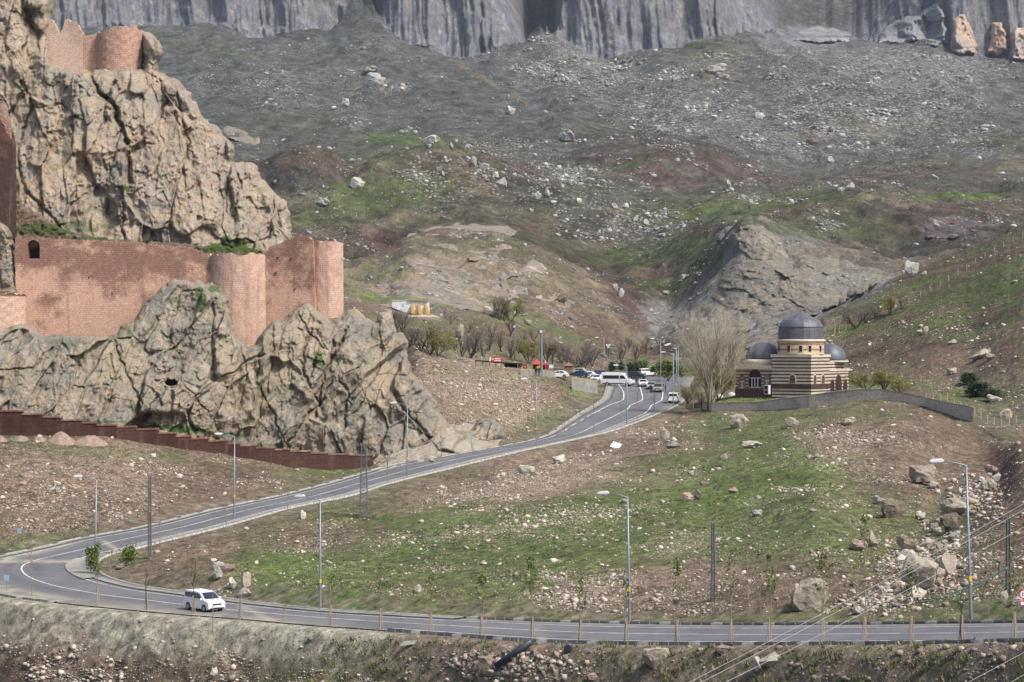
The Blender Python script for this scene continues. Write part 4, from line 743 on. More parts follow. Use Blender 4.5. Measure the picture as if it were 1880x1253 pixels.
def lead():
    m, nt, b = new_mat('lead_sheet'); o = objc(nt); n = noise(nt, o, .9, 6, .7); s = N(nt, 'SeparateXYZ', {0: o})
    ang = math_(nt, 'ARCTAN2', s.outputs[0], s.outputs[1]); fr2 = math_(nt, 'FRACT', math_(nt, 'MULTIPLY', ang, 24 / 6.2832)); seam = math_(nt, 'LESS_THAN', fr2, .09)
    c = mix(nt, ramp(nt, n, [(.3, 0.), (.7, 1.)]), (.085, .09, .11), (.145, .15, .175)); c = mix(nt, ramp(nt, noise(nt, o, 1.8, 5, .7), [(.55, 0.), (.7, .6)]), c, (.16, .12, .105))
    rb = N(nt, 'TexWhiteNoise', {'W': math_(nt, 'FLOOR', math_(nt, 'MULTIPLY', ang, 24 / 6.2832))}, noise_dimensions='1D').outputs[0]
    c = mix(nt, 1., c, ramp(nt, rb, [(0., .82), (1., 1.18)]), 'MULTIPLY'); c = mix(nt, math_(nt, 'MULTIPLY', seam, .55), c, (.05, .05, .06))
    nt.links.new(c, b.inputs['Base Color']); b.inputs['Roughness'].default_value = .5; b.inputs['Metallic'].default_value = .25; return m
M_LEAD = lead()
def mpart(mb, name, mat, smooth=False, parent=None):
    mb.v = [tuple(ML @ Vector(q)) for q in mb.v]; return own(mb.build(name, mat, smooth=smooth), parent or mz)
H = 6.9
mpart(MB().box(0, 7.6, 0, 7.6, -2, H - .5), 'main_hall', M_STR); mpart(MB().box(-.15, 7.75, -.15, 7.75, H - .497, H), 'hall_cornice', M_CREAM)
mpart(MB().box(-.1, 7.7, -.1, 7.7, .9, 1.7), 'plinth_band', M_BASE)
mpart(MB().box(7.603, 14.9, .35, 7.4, -2, 4.3), 'left_wing', M_STRW); mpart(MB().box(7.75, 15.1, .15, 7.6, 4.303, 5.0), 'wing_cornice', M_CREAM); mpart(MB().box(7.8, 15., .25, 7.5, -2, .75), 'plinth_band', M_BASE)
mpart(MB().box(.3, 7.3, 7.603, 16.2, -2, 3.9), 'right_wing', M_STR); mpart(MB().box(.15, 7.5, 7.76, 16.4, 3.903, 4.3), 'wing_cornice', M_CREAM)
mpart(MB().box(.5, 7.2, 7.9, 14.9, 4.303, 5.2), 'wing_step', M_STR); mpart(MB().box(.4, 7.3, 7.95, 15., 5.203, 5.45), 'wing_step_cornice', M_CREAM)
def at_(L_, R_): return tuple(ML @ Vector((L_, R_, 0)))
def dome(L_, R_, prof, name, mat, n=48, smooth=True):
    c = at_(L_, R_); e_ = MB().lathe(prof, n); o = e_.build(name, mat, smooth=smooth); o.location = c; return own(o, mz)
dome(3.8, 3.8, [(4.1, 6.9), (4.1, 9.1)], 'drum', M_DRUM, smooth=False); dome(3.8, 3.8, [(4.25, 9.1), (4.32, 9.3), (4.25, 9.55)], 'drum_cornice', M_CREAM)
dome(3.8, 3.8, [(4.05, 9.55), (3.98, 11.2), (3.9, 11.75)], 'lead_drum', M_LEAD, 20, False)
md = dome(3.8, 3.8, [(4.05, 11.75), (3.95, 11.95), (3.62, 12.5), (3.1, 13.0), (1.6, 13.75), (.15, 14.35)], 'main_dome', M_LEAD, 20, False)
own(MB().lathe([(.16, 14.3), (.09, 14.5), (.05, 14.9)], 8, at_(3.8, 3.8)).build('finial', M_LEAD), mz)
hs = lambda r, z0, k=1.: [(r * math.cos(t), z0 + r * k * math.sin(t)) for t in np.linspace(0, math.pi / 2 - .03, 14)]
dome(11.3, 3.9, hs(3.15, 6.0), 'side_dome', M_LEAD); dome(11.3, 3.9, [(3.45, 5.0), (3.45, 5.75), (3.2, 6.0)], 'dome_ring', M_CREAM)
dome(2.6, 13.0, hs(3.1, 5.75), 'side_dome', M_LEAD); dome(2.6, 13.0, [(3.4, 5.45), (3.4, 5.75)], 'dome_ring', M_CREAM)
def archpts(x0, x1, z0, z1): # pointed arch outline
    h = (x1 - x0) / 2; zs = z1 - h * 1.15; xm = (x0 + x1) / 2
    return [(x0, z0), (x1, z0), (x1, zs)] + [(xm + h * math.cos(t) ** .9, zs + (z1 - zs) * math.sin(t)) for t in np.linspace(.25, math.pi / 2, 5)] + [(xm - h * math.cos(t) ** .9, zs + (z1 - zs) * math.sin(t)) for t in np.linspace(math.pi / 2 - .3, .25, 4)] + [(x0, zs)]
def opening(face, a0, a1, z0, z1, kind, name='window', bars=0, fr=M_CREAM):
    ax = 'y' if face[0] == 'L' else 'x'; d = face[1]
    f_ = mpart(MB().prism(archpts(a0 - .14, a1 + .14, z0 - .05, z1 + .16), d - .08, d - .003, ax), name, fr)
    mpart(MB().prism(archpts(a0, a1, z0, z1), d - .10, d - .083, ax), 'pane', kind, parent=f_)
    if bars:
        mb = MB()
        for i in range(bars): x = a0 + (a1 - a0) * (i + 1) / (bars + 1); (mb.box(x - .05, x + .05, d - .14, d - .103, z0 + .1, z0 + (z1 - z0) * .55) if ax == 'y' else mb.box(d - .14, d - .103, x - .05, x + .05, z0 + .1, z0 + (z1 - z0) * .6))
        for zz in (z0 + .1, z0 + (z1 - z0) * .55):
            (mb.box(a0, a1, d - .15, d - .104, zz, zz + .09) if ax == 'y' else mb.box(d - .15, d - .104, a0, a1, zz, zz + .09))
        mpart(mb, 'grille', M_WHT, parent=f_)
M_CURT = simple('pale_curtain_glass', (.12, .13, .14), .3, .5, 4, spec=.5)
opening(('L', .0), 3.0, 4.1, 1.9, 3.3, M_FRAME, 'window'); opening(('R', .0), .9, 2.0, 1.8, 3.3, M_FRAME); opening(('R', .0), 4.2, 5.4, 1.8, 3.3, M_FRAME)
opening(('L', .35), 9.9, 12.2, .9, 4.1, M_GLS, 'porch_arch', 3, M_FRAME); opening(('L', .35), 8.2, 9.2, .8, 3.3, M_CURT, 'window', 1, M_FRAME); opening(('L', .35), 13.1, 14.1, .8, 3.0, M_CURT, 'window', 1, M_FRAME)
opening(('R', .3), 8.6, 9.9, .0, 2.3, M_DARK, 'window', 0, M_FRAME); opening(('R', .3), 10.7, 13., -.3, 3.1, M_DARK, 'doorway', 0, M_FRAME); opening(('R', .3), 14., 15.4, .2, 2.0, M_DARK, 'window', 0, M_FRAME)
for a in (R(196), R(232), R(262), R(285), R(318), R(344)):
    c = at_(3.8, 3.8); M_ = Matrix.Translation(Vector(c)) @ Matrix.Rotation(a, 4, 'Z'); f_ = own(MB().box(4.0, 4.15, -.36, .36, 7.35, 8.55, M_).build('drum_window', M_CREAM), mz); own(MB().box(4.14, 4.18, -.27, .27, 7.42, 8.47, M_).build('pane', M_GLS), f_)
ac = tag(empty('cooling_unit', tuple(ML @ Vector((8.0, -.9, 0)))), 'white air conditioning cabinet against the mausoleum between wing and hall', 'cooling unit')
for (n_, a_, mt) in (('cabinet', (7.6, 8.5, -1.3, -.5, -.1, 1.5), M_WHT), ('fan_grille', (7.7, 8.4, -1.34, -1.303, .7, 1.4), M_DARK), ('fan_grille', (7.7, 8.4, -1.34, -1.303, .0, .6), M_DARK)):
    mb = MB().box(*a_); mb.v = [tuple(ML @ Vector(q)) for q in mb.v]; own(mb.build(n_, mt), ac)
# gravestones and pale slabs in front
M_GRAVE = simple('grave_stone', (.40, .33, .25), .9, .35, 4)
gl_ = [(1394, 726, 5, 11, 'tall tan headstone'), (1466, 727, 6, 10, 'first tan headstone left of the hall corner'), (1474, 727, 6, 9, 'squat tan headstone right of its twin'), (1486, 727, 5, 8, 'narrow tan headstone below the hall corner'), (1502, 726, 4, 6, 'tiny tan headstone near the right wing'), (1434, 728, 4, 5, 'low headstone on the green before the hall')]
for u, v, wd, h, lb in gl_:
    p_ = hit(u, v, 340, 420); s_ = p_.y / F; mb = MB().prism([(-wd * s_ / 2, -.3), (wd * s_ / 2, -.3), (wd * s_ / 2, h * s_ * .75), (wd * s_ * .25, h * s_), (-wd * s_ * .25, h * s_), (-wd * s_ / 2, h * s_ * .75)], -.12, .12)
    o = mb.build('headstone', M_GRAVE); o.location = p_; o.rotation_euler = (random.uniform(-.05, .05), random.uniform(-.06, .06), random.uniform(-.3, .3)); tag(o, lb + ' in front of the tomb', 'headstone', 'headstones before the tomb')
for u, v, wd, lb in ((1343, 727, 15, 'white parked car roof-high tarp heap left of the tomb'), (1322, 731, 13, 'low white stone heap by the poplar'), (1450, 722, 18, 'white marble slab before the striped hall')):
    p_ = hit(u, v, 340, 420); s_ = p_.y / F; mb = MB().lathe([(wd * s_ * .5, -.2), (wd * s_ * .46, .35), (wd * s_ * .3, .7), (.2, .85)], 9); o = mb.build('marble_slab', simple('white_marble', (.5, .51, .52), .7, .2, 3)); o.location = p_; o.scale = (1, .5, .8); tag(o, {1343: 'white covered heap just left of the tomb wing', 1322: 'low white stone heap between the poplar and the tomb', 1450: 'white marble slab before the striped hall'}[u], 'marble slab')

# ---------------------------------------------------------------- rubble terrace wall below the tomb
M_RUB = masonry('rubble_wall', (.50, .45, .38), (.36, .31, .26), (.58, .53, .46), bw=.5, bh=.28, zlo=-20, zhi=0, amt=.5)
sw = tag(empty('terrace_wall', P(1552, 743, 355)), 'grey rubble stone wall holding up the mausoleum terrace', 'stone wall')
tw = [(1290, 744, 758), (1307, 741, 760), (1390, 739.5, 760), (1440, 733, 757), (1486, 728, 754), (1520, 722, 750), (1552, 718.5, 746), (1585, 716, 744), (1620, 716.5, 742), (1660, 723, 748), (1699, 732, 756), (1740, 741, 766), (1779, 748, 778), (1786, 752, 784)]
wy = [float(np.interp(a[0], [1285, 1307, 1390, 1486, 1552, 1620, 1700, 1786], [392, 379, 373, 361, 357, 353, 346, 326])) - .6 for a in tw]
VV = []; VC = []
for (u, a, b_), y in zip(tw, wy):
    for yy, v_ in ((y, a), (y + .9, a), (y + .9, b_ + 14), (y, b_ + 14)):
        q = P(u, v_, y); VV.append((q[0], yy, q[2]))
    q = P(u, a, y)
    for dy_, dz_ in ((-.1, .003), (-.1, .16), (1., .16), (1., .003)): VC.append((q[0], y + dy_, q[2] + dz_))
def sweep4(V4): n = len(V4) // 4; return [(i * 4 + k, (i + 1) * 4 + k, (i + 1) * 4 + (k + 1) % 4, i * 4 + (k + 1) % 4) for i in range(n - 1) for k in range(4)] + [(0, 1, 2, 3), ((n - 1) * 4 + 3, (n - 1) * 4 + 2, (n - 1) * 4 + 1, (n - 1) * 4)]
own(MB().add(VV, sweep4(VV)).build('rubble_masonry', M_RUB), sw); own(MB().add(VC, sweep4(VC)).build('coping', simple('wall_coping', (.27, .25, .22), .9, .3, 2)), sw)
def low_wall(name, pts, h, t, mat, label, cat, below=1.2, cap=None, capm=None):
    r = tag(empty(name, tuple(hit(*pts[0]))), label, cat); VV = []; VC = []
    for u, v in pts:
        q = hit(u, v); 
        for dy_, dz_ in ((0, -below), (0, h), (t, h), (t, -below)): VV.append((q.x, q.y + dy_, q.z + dz_))
        for dy_, dz_ in ((-.06, h + .003), (-.06, h + .12), (t + .06, h + .12), (t + .06, h + .003)): VC.append((q.x, q.y + dy_, q.z + dz_))
    own(MB().add(VV, sweep4(VV)).build('masonry', mat), r); own(MB().add(VC, sweep4(VC)).build('coping', capm or M_COPE), r); return r
M_CONC = simple('raw_concrete', (.25, .245, .225), .92, .3, .8, bmp=.05, wear=(.17, .165, .15)); M_YEL = simple('yellow_rail', (.42, .36, .10), .7, .3, 4)
low_wall('planter_wall', [(1256, 752), (1275, 748), (1300, 746)], .7, .5, simple('pinkish_block', (.32, .22, .17), .9, .25, 2), 'low pinkish block wall at the foot of the poplar', 'low wall')
cw_ = low_wall('concrete_wall', [(1050, 716), (1066, 718), (1080, 720), (1097, 722)], 2.3, .5, M_CONC, 'grey concrete wall with yellow top edge beside the parking entrance', 'concrete wall', capm=M_YEL)
low_wall('terrace_parapet', [(956, 689), (975, 690), (1000, 691), (1022, 693)], 1.0, .3, M_CONC, 'grey terrace parapet with yellow edge beside the red tent', 'parapet', capm=M_YEL)

# ---------------------------------------------------------------- white shed
M_SHED = simple('whitewash', (.66, .68, .68), .85, .18, 1.2, wear=(.48, .50, .53)); M_ORG = simple('ochre_paint', (.60, .37, .09), .8, .2, 2)
shp = hit(755, 577, 450, 640); Ys = shp.y; s_ = Ys / F
sh = tag(empty('shed', tuple(shp)), 'long whitewashed shed with slanted ochre buttresses on the orchard slope', 'shed')
def sp(u, v, y): return (P(u, v, Ys)[0], Ys + y, P(u, v, Ys)[2])
def shpoly(name, pts, y0, y1, mat):
    a = [sp(u, v, y0) for u, v in pts]; b_ = [sp(u, v, y1) for u, v in pts]; n = len(pts)
    own(MB().add(a + b_, [tuple(range(n)), tuple(range(2 * n - 1, n - 1, -1))] + [(i, i + n, (i + 1) % n + n, (i + 1) % n) for i in range(n)]).build(name, mat), sh)
shpoly('wall', [(720, 554), (750, 551.5), (786.5, 555), (787, 577), (753, 576), (738, 572), (720, 565)], 0, 6, M_SHED)
shpoly('roof', [(749, 550.3), (750, 551.4), (785, 555), (786, 553.5)], -.5, 6.2, simple('rusty_roof', (.30, .19, .12), .8, .3, 2)); shpoly('gable_trim', [(719, 553.2), (720, 554.), (748.5, 551.3), (748.5, 550.6)], -.15, 6.1, M_SHED)
for x in (755, 767.5, 780.5): shpoly('buttress', [(x, 560), (x + 3.5, 560), (x + 8.5, 576.5), (x + 9, 578), (x + 1, 577)] if x > 760 else [(x, 560), (x + 5, 560), (x + 7, 576), (x + 7, 577.5), (x, 576)], -.9, -.003, M_ORG)
M_GRAF = simple('faded_mural', (.36, .38, .46), .9, .4, 3); shpoly('faded_painting', [(738, 558), (741, 557), (742, 564), (737, 565)], -.02, -.003, M_GRAF); shpoly('faded_painting', [(762, 561), (765.5, 560), (765, 566), (761, 565)], -.02, -.003, M_GRAF)
ledge = MB().lathe([(3.6, -.6), (3.8, .2), (2.6, .75), (.3, .9)], 10); o = ledge.build('rock_slab', simple('slab_rock', (.32, .27, .22), .95, .4, 1.2, bmp=.1)); o.location = hit(775, 588, 440, 640) + Vector((0, 0, .5)); o.scale = (1.1, .6, .9); tag(o, 'flat grey overhanging rock slab right below the white shed', 'rock')

# ---------------------------------------------------------------- terrace cafe
M_BLK = simple('black_canopy', (.012, .010, .011), .8, .4, 2); M_REDP = simple('red_fabric', (.50, .045, .06), .7, .25, 2); M_REDD = simple('dark_red_paint', (.22, .02, .03), .7, .25, 2); M_PINK = simple('pale_pink_panel', (.55, .30, .30), .8, .2, 2)
M_STEEL = simple('galvanised_steel', (.22, .255, .30), .45, .12, 4, metal=.35, spec=.4); M_STEELD = simple('grey_lattice_steel', (.14, .145, .155), .6, .15, 3, metal=.3); M_WOOD = simple('pale_stake_wood', (.36, .295, .22), .85, .3, 5)
cf = tag(empty('cafe_shelter', tuple(hit(905, 672))), 'long low black cafe canopy along the terrace edge under the sign', 'shelter')
def th_(u, v, Y): return Vector(P(u, v, Y))
YC = 421.
def slab(pts, y0, y1, name, mat, root, Yb=YC):
    a = [P(u, v, Yb) for u, v in pts]; n = len(a); A_ = [(x, y + y0, z) for x, y, z in a]; B_ = [(x, y + y1, z) for x, y, z in a]
    return own(MB().add(A_ + B_, [tuple(range(n)), tuple(range(2 * n - 1, n - 1, -1))] + [(i, i + n, (i + 1) % n + n, (i + 1) % n) for i in range(n)]).build(name, mat), root)
slab([(872, 661.5), (925, 665.5), (960, 668), (960, 669.8), (925, 667.8), (872, 663.6)], -1.5, 5, 'canopy_roof', M_BLK, cf)
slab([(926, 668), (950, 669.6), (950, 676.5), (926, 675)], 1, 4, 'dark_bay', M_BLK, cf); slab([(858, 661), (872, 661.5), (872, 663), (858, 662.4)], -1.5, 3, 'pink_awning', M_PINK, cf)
for u in (859, 873, 886, 898, 910, 919, 926, 951): slab([(u, 662.5 + (u - 859) * .075), (u + .9, 662.5 + (u - 859) * .075), (u + .9, 674), (u, 674)], -1.2, -1., 'post', M_BLK, cf)
slab([(909, 674), (927, 674.5), (927, 676), (909, 675.2)], -.5, 1.5, 'bench', M_BLK, cf); slab([(860, 670), (872, 670.4), (872, 671.8), (860, 671.4)], -.5, 1, 'bench', M_REDD, cf); slab([(873, 670), (884, 671), (884, 672.6), (873, 672)], -.5, 1, 'bench', M_BLK, cf)
slab([(951, 669.4), (959.5, 670), (959.5, 677), (951, 676.6)], 0, 2.5, 'pink_booth', simple('pink_brick', (.42, .24, .20), .9, .3, 3), cf); slab([(700, 640.5), (755, 651.5), (870, 661.5), (870, 662.5), (755, 653), (700, 642)], -1.2, -1.05, 'handrail', M_STEELD, cf)
sg = tag(empty('signboard', P(911, 661, YC - 1.6)), 'red signboard with white lettering on top of the black canopy', 'sign')
slab([(899, 656), (923, 656.6), (923, 665), (899, 663.8)], -1.9, -1.75, 'board', M_REDP, sg)
M_LET = simple('white_lettering', (.75, .72, .72), .7, .1, 3)
for (u0, u1, v0) in ((909, 911, 657.6), (911.4, 913, 657.8), (913.5, 915, 657.8), (915.4, 916.2, 657.9), (916.7, 918.6, 658), (907.6, 909.6, 661), (910, 911.6, 661.1), (912, 913.4, 661.2), (913.9, 915.2, 661.3), (915.7, 917, 661.4), (917.4, 919.2, 661.5)):
    slab([(u0, v0), (u1, v0), (u1, v0 + 2.2), (u0, v0 + 2.2)], -1.93, -1.905, 'letter', M_LET, sg)
slab([(899, 656), (901, 656), (902, 660), (900, 664), (899, 664)], -1.94, -1.91, 'white_edge', M_LET, sg); slab([(903, 657.6), (906.5, 657.6), (907, 660.2), (904.5, 662), (902.8, 660)], -1.94, -1.906, 'emblem', M_PINK, sg)
rb = tag(empty('ticket_booth', P(965, 677, YC + 3)), 'bright red kiosk booth at the right end of the canopy', 'booth'); slab([(961, 668.5), (967.5, 668.7), (967.5, 677.5), (961, 677)], 1, 3, 'cabin', M_REDD, rb); slab([(962, 669.5), (966.7, 669.7), (966.7, 671.5), (962, 671.3)], .9, .99, 'window', M_REDP, rb); slab([(962.5, 673), (966, 673), (966, 675), (962.5, 675)], .93, .98, 'panel', M_PINK, rb)
tn = tag(empty('market_tent', P(990, 680, 432)), 'red peaked tent beside the tall grey floodlight mast', 'tent')
def tent_part(pts, y0, y1, nm, mt): slab(pts, y0, y1, nm, mt, tn, 432)
tp = P(985, 659.5, 434); mb = MB(); base = [P(976, 669, 431), P(1006, 670.5, 431), P(1006, 670.5, 436), P(976, 669, 436)]; mid = [P(982, 664, 432.5), P(990, 664.5, 432.5), P(990, 664.5, 435), P(982, 664, 435)]
mb.add(base + mid + [tp], [(0, 1, 5, 4), (1, 2, 6, 5), (2, 3, 7, 6), (3, 0, 4, 7), (4, 5, 8), (5, 6, 8), (6, 7, 8), (7, 4, 8), (3, 2, 1, 0)]); own(mb.build('tent_roof', M_REDP), tn)
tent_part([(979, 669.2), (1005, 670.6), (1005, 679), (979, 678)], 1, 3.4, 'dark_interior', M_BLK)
for u in (977, 988, 997, 1005): tent_part([(u, 669.5), (u + .9, 669.5), (u + .9, 681), (u, 681)], -.9, -.75, 'tent_pole', M_REDD)
fl_ = tag(empty('advertising_banner', P(1001.5, 682, 428)), 'tall red and white feather banner right of the red tent', 'banner')
slab([(1000.4, 662), (1002.4, 661.6), (1002.6, 667), (1000.6, 667)], 0, .12, 'white_top', M_LET, fl_, 428); slab([(1000.4, 667.1), (1002.8, 667.1), (1003.4, 680), (1001, 680)], 0, .1, 'red_cloth', M_REDP, fl_, 428); slab([(1001.6, 680.1), (1002.2, 680.1), (1002.2, 684), (1001.6, 684)], 0, .1, 'pole', M_STEELD, fl_, 428)
ys = tag(empty('yellow_sign', P(990, 676, 427)), 'small round yellow sign on a post before the tent', 'sign'); o = MB().lathe([(.48, -.05), (.48, .05)], 16).build('disc', simple('yellow_disc', (.62, .45, .03), .6, .1, 3)); o.parent = ys; o.rotation_euler = (R(90), 0, 0); slab([(989.7, 673), (990.3, 673), (990.3, 686), (989.7, 686)], .1, .2, 'post', M_STEELD, ys, 427)
nb = tag(empty('notice_board', P(1012, 674, 430)), 'white notice board on two legs right of the banner', 'notice board'); slab([(1008, 670), (1016, 670), (1016, 676.5), (1008, 676.5)], 0, .12, 'board', M_WHT, nb, 430); slab([(1009, 676.6), (1009.7, 676.6), (1009.7, 683), (1009, 683)], 0, .1, 'leg', M_STEELD, nb, 430); slab([(1014.5, 676.6), (1015.2, 676.6), (1015.2, 683), (1014.5, 683)], 0, .1, 'leg', M_STEELD, nb, 430)
kk = tag(empty('wooden_kiosk', tuple(hit(1044, 688, 420))), 'brown wooden kiosk with pyramid roof beneath the bare trees', 'kiosk'); ky = kk.location.y
M_KW = simple('brown_boards', (.22, .12, .085), .85, .3, 3); slab([(1037, 672), (1051, 672), (1051, 689), (1037, 689)], 0, 1.6, 'cabin', M_KW, kk, ky)
mb = MB(); q = [P(1035.5, 672, ky), P(1052.5, 672, ky)]; mb.add([(q[0][0], ky - .3, q[0][2]), (q[1][0], ky - .3, q[1][2]), (q[1][0], ky + 1.9, q[1][2]), (q[0][0], ky + 1.9, q[0][2]), (P(1044, 0, ky)[0], ky + .8, P(0, 665, ky)[2])], [(0, 1, 4), (1, 2, 4), (2, 3, 4), (3, 0, 4), (3, 2, 1, 0)]); own(mb.build('roof', simple('shingle_roof', (.20, .125, .085), .9, .3, 3)), kk)
slab([(1037.4, 676), (1050.6, 676), (1050.6, 677), (1037.4, 677)], -.06, -.003, 'trim_board', simple('light_board', (.34, .22, .15), .9, .3, 3), kk, ky); slab([(1037.4, 682), (1050.6, 682), (1050.6, 683), (1037.4, 683)], -.06, -.003, 'trim_board', bpy.data.materials['light_board'], kk, ky)
hut = tag(empty('hut_roof', tuple(hit(1112, 672, 440))), 'small tan pitched roof peeping above the parked minibus', 'hut'); hy = hut.location.y
slab([(1104, 671), (1108, 665), (1116, 662.5), (1120, 670), (1119, 673), (1105, 673)], 0, 2.5, 'roof', simple('tan_roof', (.36, .24, .16), .9, .3, 3), hut, hy); slab([(1106, 673.1), (1118, 673.1), (1118, 680), (1106, 680)], .3, 2.2, 'wall', M_KW, hut, hy)

# ---------------------------------------------------------------- vehicles
def paint(name, col):
    m = simple(name, col, .35, .05, 1, spec=.5); m.node_tree.nodes['Principled BSDF'].inputs['Coat Weight'].default_value = .5; return m
M_CW = paint('white_paint', (.78, .79, .80)); M_CS = paint('silver_paint', (.36, .37, .38)); M_CD = paint('dark_paint', (.03, .033, .04)); M_CB = paint('blue_paint', (.03, .045, .12)); M_CBG = paint('champagne_paint', (.24, .23, .19))
M_CGL = simple('car_glass', (.02, .026, .035), .12, .1, 1, spec=.6); M_TYRE = simple('tyre', (.015, .015, .015), .9, .2, 5); M_RIM = simple('rim', (.35, .36, .37), .35, .1, 5, metal=.6); M_HL = simple('headlight_lens', (.55, .57, .60), .15, .1, 5, spec=.6); M_TL = simple('tail_light', (.35, .02, .02), .2, .1, 5); M_PLATE = simple('number_plate', (.6, .6, .58), .5, .1, 5); M_TRIMB = simple('black_trim', (.02, .02, .022), .6, .2, 5)
CARS = {'mpv': dict(L=4.42, W=1.84, lo=[(-2.2, .30), (-1.78, .24), (-.95, .24), (.9, .24), (1.85, .24), (2.18, .34), (2.21, .75), (2.08, .98), (1.35, 1.16), (-2.2, 1.12)], up=[(-2.19, 1.117), (1.36, 1.157), (.58, 1.72), (.2, 1.80), (-1.7, 1.83), (-2.05, 1.78)], ws=(1.34, 1.18, .62, 1.70), sw=[[(-1.95, 1.24), (-2.0, 1.62), (-1.05, 1.66), (-1.05, 1.22)], [(-.98, 1.22), (-.98, 1.66), (-.05, 1.66), (-.05, 1.2)], [(.02, 1.2), (.02, 1.66), (.38, 1.62), (1.05, 1.22)]], wb=(-1.35, 1.38), wr=.33),
 'bus': dict(L=6.7, W=2.0, lo=[(-3.3, .35), (-1.9, .32), (1.5, .32), (3.0, .32), (3.3, .42), (3.34, .9), (3.15, 1.2), (2.45, 1.42), (-3.3, 1.3)], up=[(-3.29, 1.297), (2.46, 1.417), (1.75, 2.3), (1.3, 2.62), (.6, 2.72), (-3.0, 2.74), (-3.27, 2.6)], ws=(2.44, 1.44, 1.78, 2.22), sw=[[(-2.8, 1.45), (-2.8, 2.15), (.55, 2.15), (.55, 1.45)], [(.75, 1.45), (.75, 2.12), (1.5, 2.12), (2.1, 1.48)]], wb=(-1.95, 2.25), wr=.36),
 'car': dict(L=4.3, W=1.76, lo=[(-2.1, .30), (-1.7, .22), (1.75, .22), (2.1, .30), (2.15, .62), (2.0, .80), (1.1, .94), (-1.5, .96), (-2.12, .88)], up=[(-1.75, .953), (1.12, .935), (.35, 1.38), (-.2, 1.46), (-.9, 1.44), (-1.3, 1.34)], ws=(1.08, .96, .40, 1.35), sw=[[(-1.35, 1.0), (-1.05, 1.33), (-.35, 1.36), (-.35, 1.0)], [(-.28, 1.0), (-.28, 1.36), (.2, 1.32), (.78, .98)]], wb=(-1.3, 1.3), wr=.31)}
def vehicle(kind, paintm, label, cat, name, group=None, trim=False):
    d = CARS[kind]; W = d['W'] / 2; r = tag(empty(name), label, cat, group); zb = min(z for x, z in d['up']); zt = max(z for x, z in d['up'])
    hw = lambda z: W * (1 - .15 * max(0, z - zb) / (zt - zb)) - .02
    body = MB(); n = len(d['lo']); 
    for poly, f in ((d['lo'], lambda z: W - .05 * max(0, .45 - z) * 2), (d['up'], hw)):
        k = len(poly); vs_ = [(x, f(z), z) for x, z in poly] + [(x, -f(z), z) for x, z in poly]
        body.add(vs_, [tuple(range(k)), tuple(range(2 * k - 1, k - 1, -1))] + [(i, i + k, (i + 1) % k + k, (i + 1) % k) for i in range(k)])
    body.build('body', paintm, r, bevel=.045)
    for sg_ in (1, -1):
        for pg in d['sw']:
            a = [(x, sg_ * (hw(z) + .006), z) for x, z in pg]; b_ = [(x, sg_ * (hw(z) + .024), z) for x, z in pg]; k = len(pg)
            MB().add(a + b_, [tuple(range(k)), tuple(range(2 * k - 1, k - 1, -1))] + [(i, i + k, (i + 1) % k + k, (i + 1) % k) for i in range(k)]).build('side_window', M_CGL, r)
        xm = d['ws'][0] - .35; MB().box(xm, xm + .14, sg_ * (W + .02) if sg_ > 0 else -(W + .2), (W + .2) if sg_ > 0 else -(W + .02), zb - .02, zb + .16).build('wing_mirror', paintm, r, bevel=.03)
        fx = d['L'] / 2; MB().box(fx - .42, fx - .06, sg_ * W * .55 if sg_ > 0 else -W * .93, sg_ * W * .93 if sg_ > 0 else -W * .55, zb * .66, zb * .66 + .16).build('headlight', M_HL, r, bevel=.03)
        MB().box(-fx - .02, -fx + .1, sg_ * W * .78 if sg_ > 0 else -W * .96, sg_ * W * .96 if sg_ > 0 else -W * .78, zb * .72, zb * .72 + .34).build('tail_light', M_TL, r)
        for xw in d['wb']:
            o = MB().lathe([(d['wr'], -.1), (d['wr'] + .02, 0), (d['wr'], .1)], 20).build('wheel', M_TYRE, r); o.rotation_euler = (R(90), 0, 0); o.location = (xw, sg_ * (W - .08), d['wr'])
            q = MB().lathe([(d['wr'] * .66, -.015), (d['wr'] * .6, .015)], 14).build('rim', M_RIM, o); q.location = (0, 0, -sg_ * .11)
            MB().prism([(xw + math.cos(t) * (d['wr'] + .07), d['wr'] + math.sin(t) * (d['wr'] + .07)) for t in np.linspace(0, math.pi, 12)] , sg_ * (W - .02), sg_ * (W + .004)).build('wheel_arch', M_TRIMB, r)
    x0, z0, x1, z1 = d['ws']; e_ = .02; yy0, yy1 = hw(z0) - .12, hw(z1) - .12; n_ = Vector((z1 - z0, 0, x0 - x1)).normalized()
    a = [(x0, -yy0, z0), (x0, yy0, z0), (x1, yy1, z1), (x1, -yy1, z1)]; MB().add([tuple(Vector(q) + n_ * .005) for q in a] + [tuple(Vector(q) + n_ * .03) for q in a], [(0, 1, 2, 3), (7, 6, 5, 4), (0, 4, 5, 1), (1, 5, 6, 2), (2, 6, 7, 3), (3, 7, 4, 0)]).build('windscreen', M_CGL, r)
    fx = d['L'] / 2; bx = d['up'][0][0] if kind != 'car' else -1.62
    MB().box(fx - .05, fx + .012, -W * .5, W * .5, zb * .60, zb * .60 + .15).build('grille', M_TRIMB, r); MB().box(fx - .05, fx + .02, -W * .78, W * .78, .30, .44).build('lower_grille', M_TRIMB, r)
    MB().box(fx - .02, fx + .03, -.26, .26, .46, .57).build('number_plate', M_PLATE, r)
    zr0, zr1 = zb + .08, zt - .22; MB().box(-fx + (.02 if kind != 'car' else .42), -fx + (.06 if kind != 'car' else .5), -hw(zr1) + .14, hw(zr1) - .14, zr0, zr1).build('rear_window', M_CGL, r) if kind != 'car' else None
    if kind == 'mpv': MB().box(-fx - .02, -fx + .03, -W + .2, W - .2, zr0, zr1).build('rear_window', M_CGL, r)
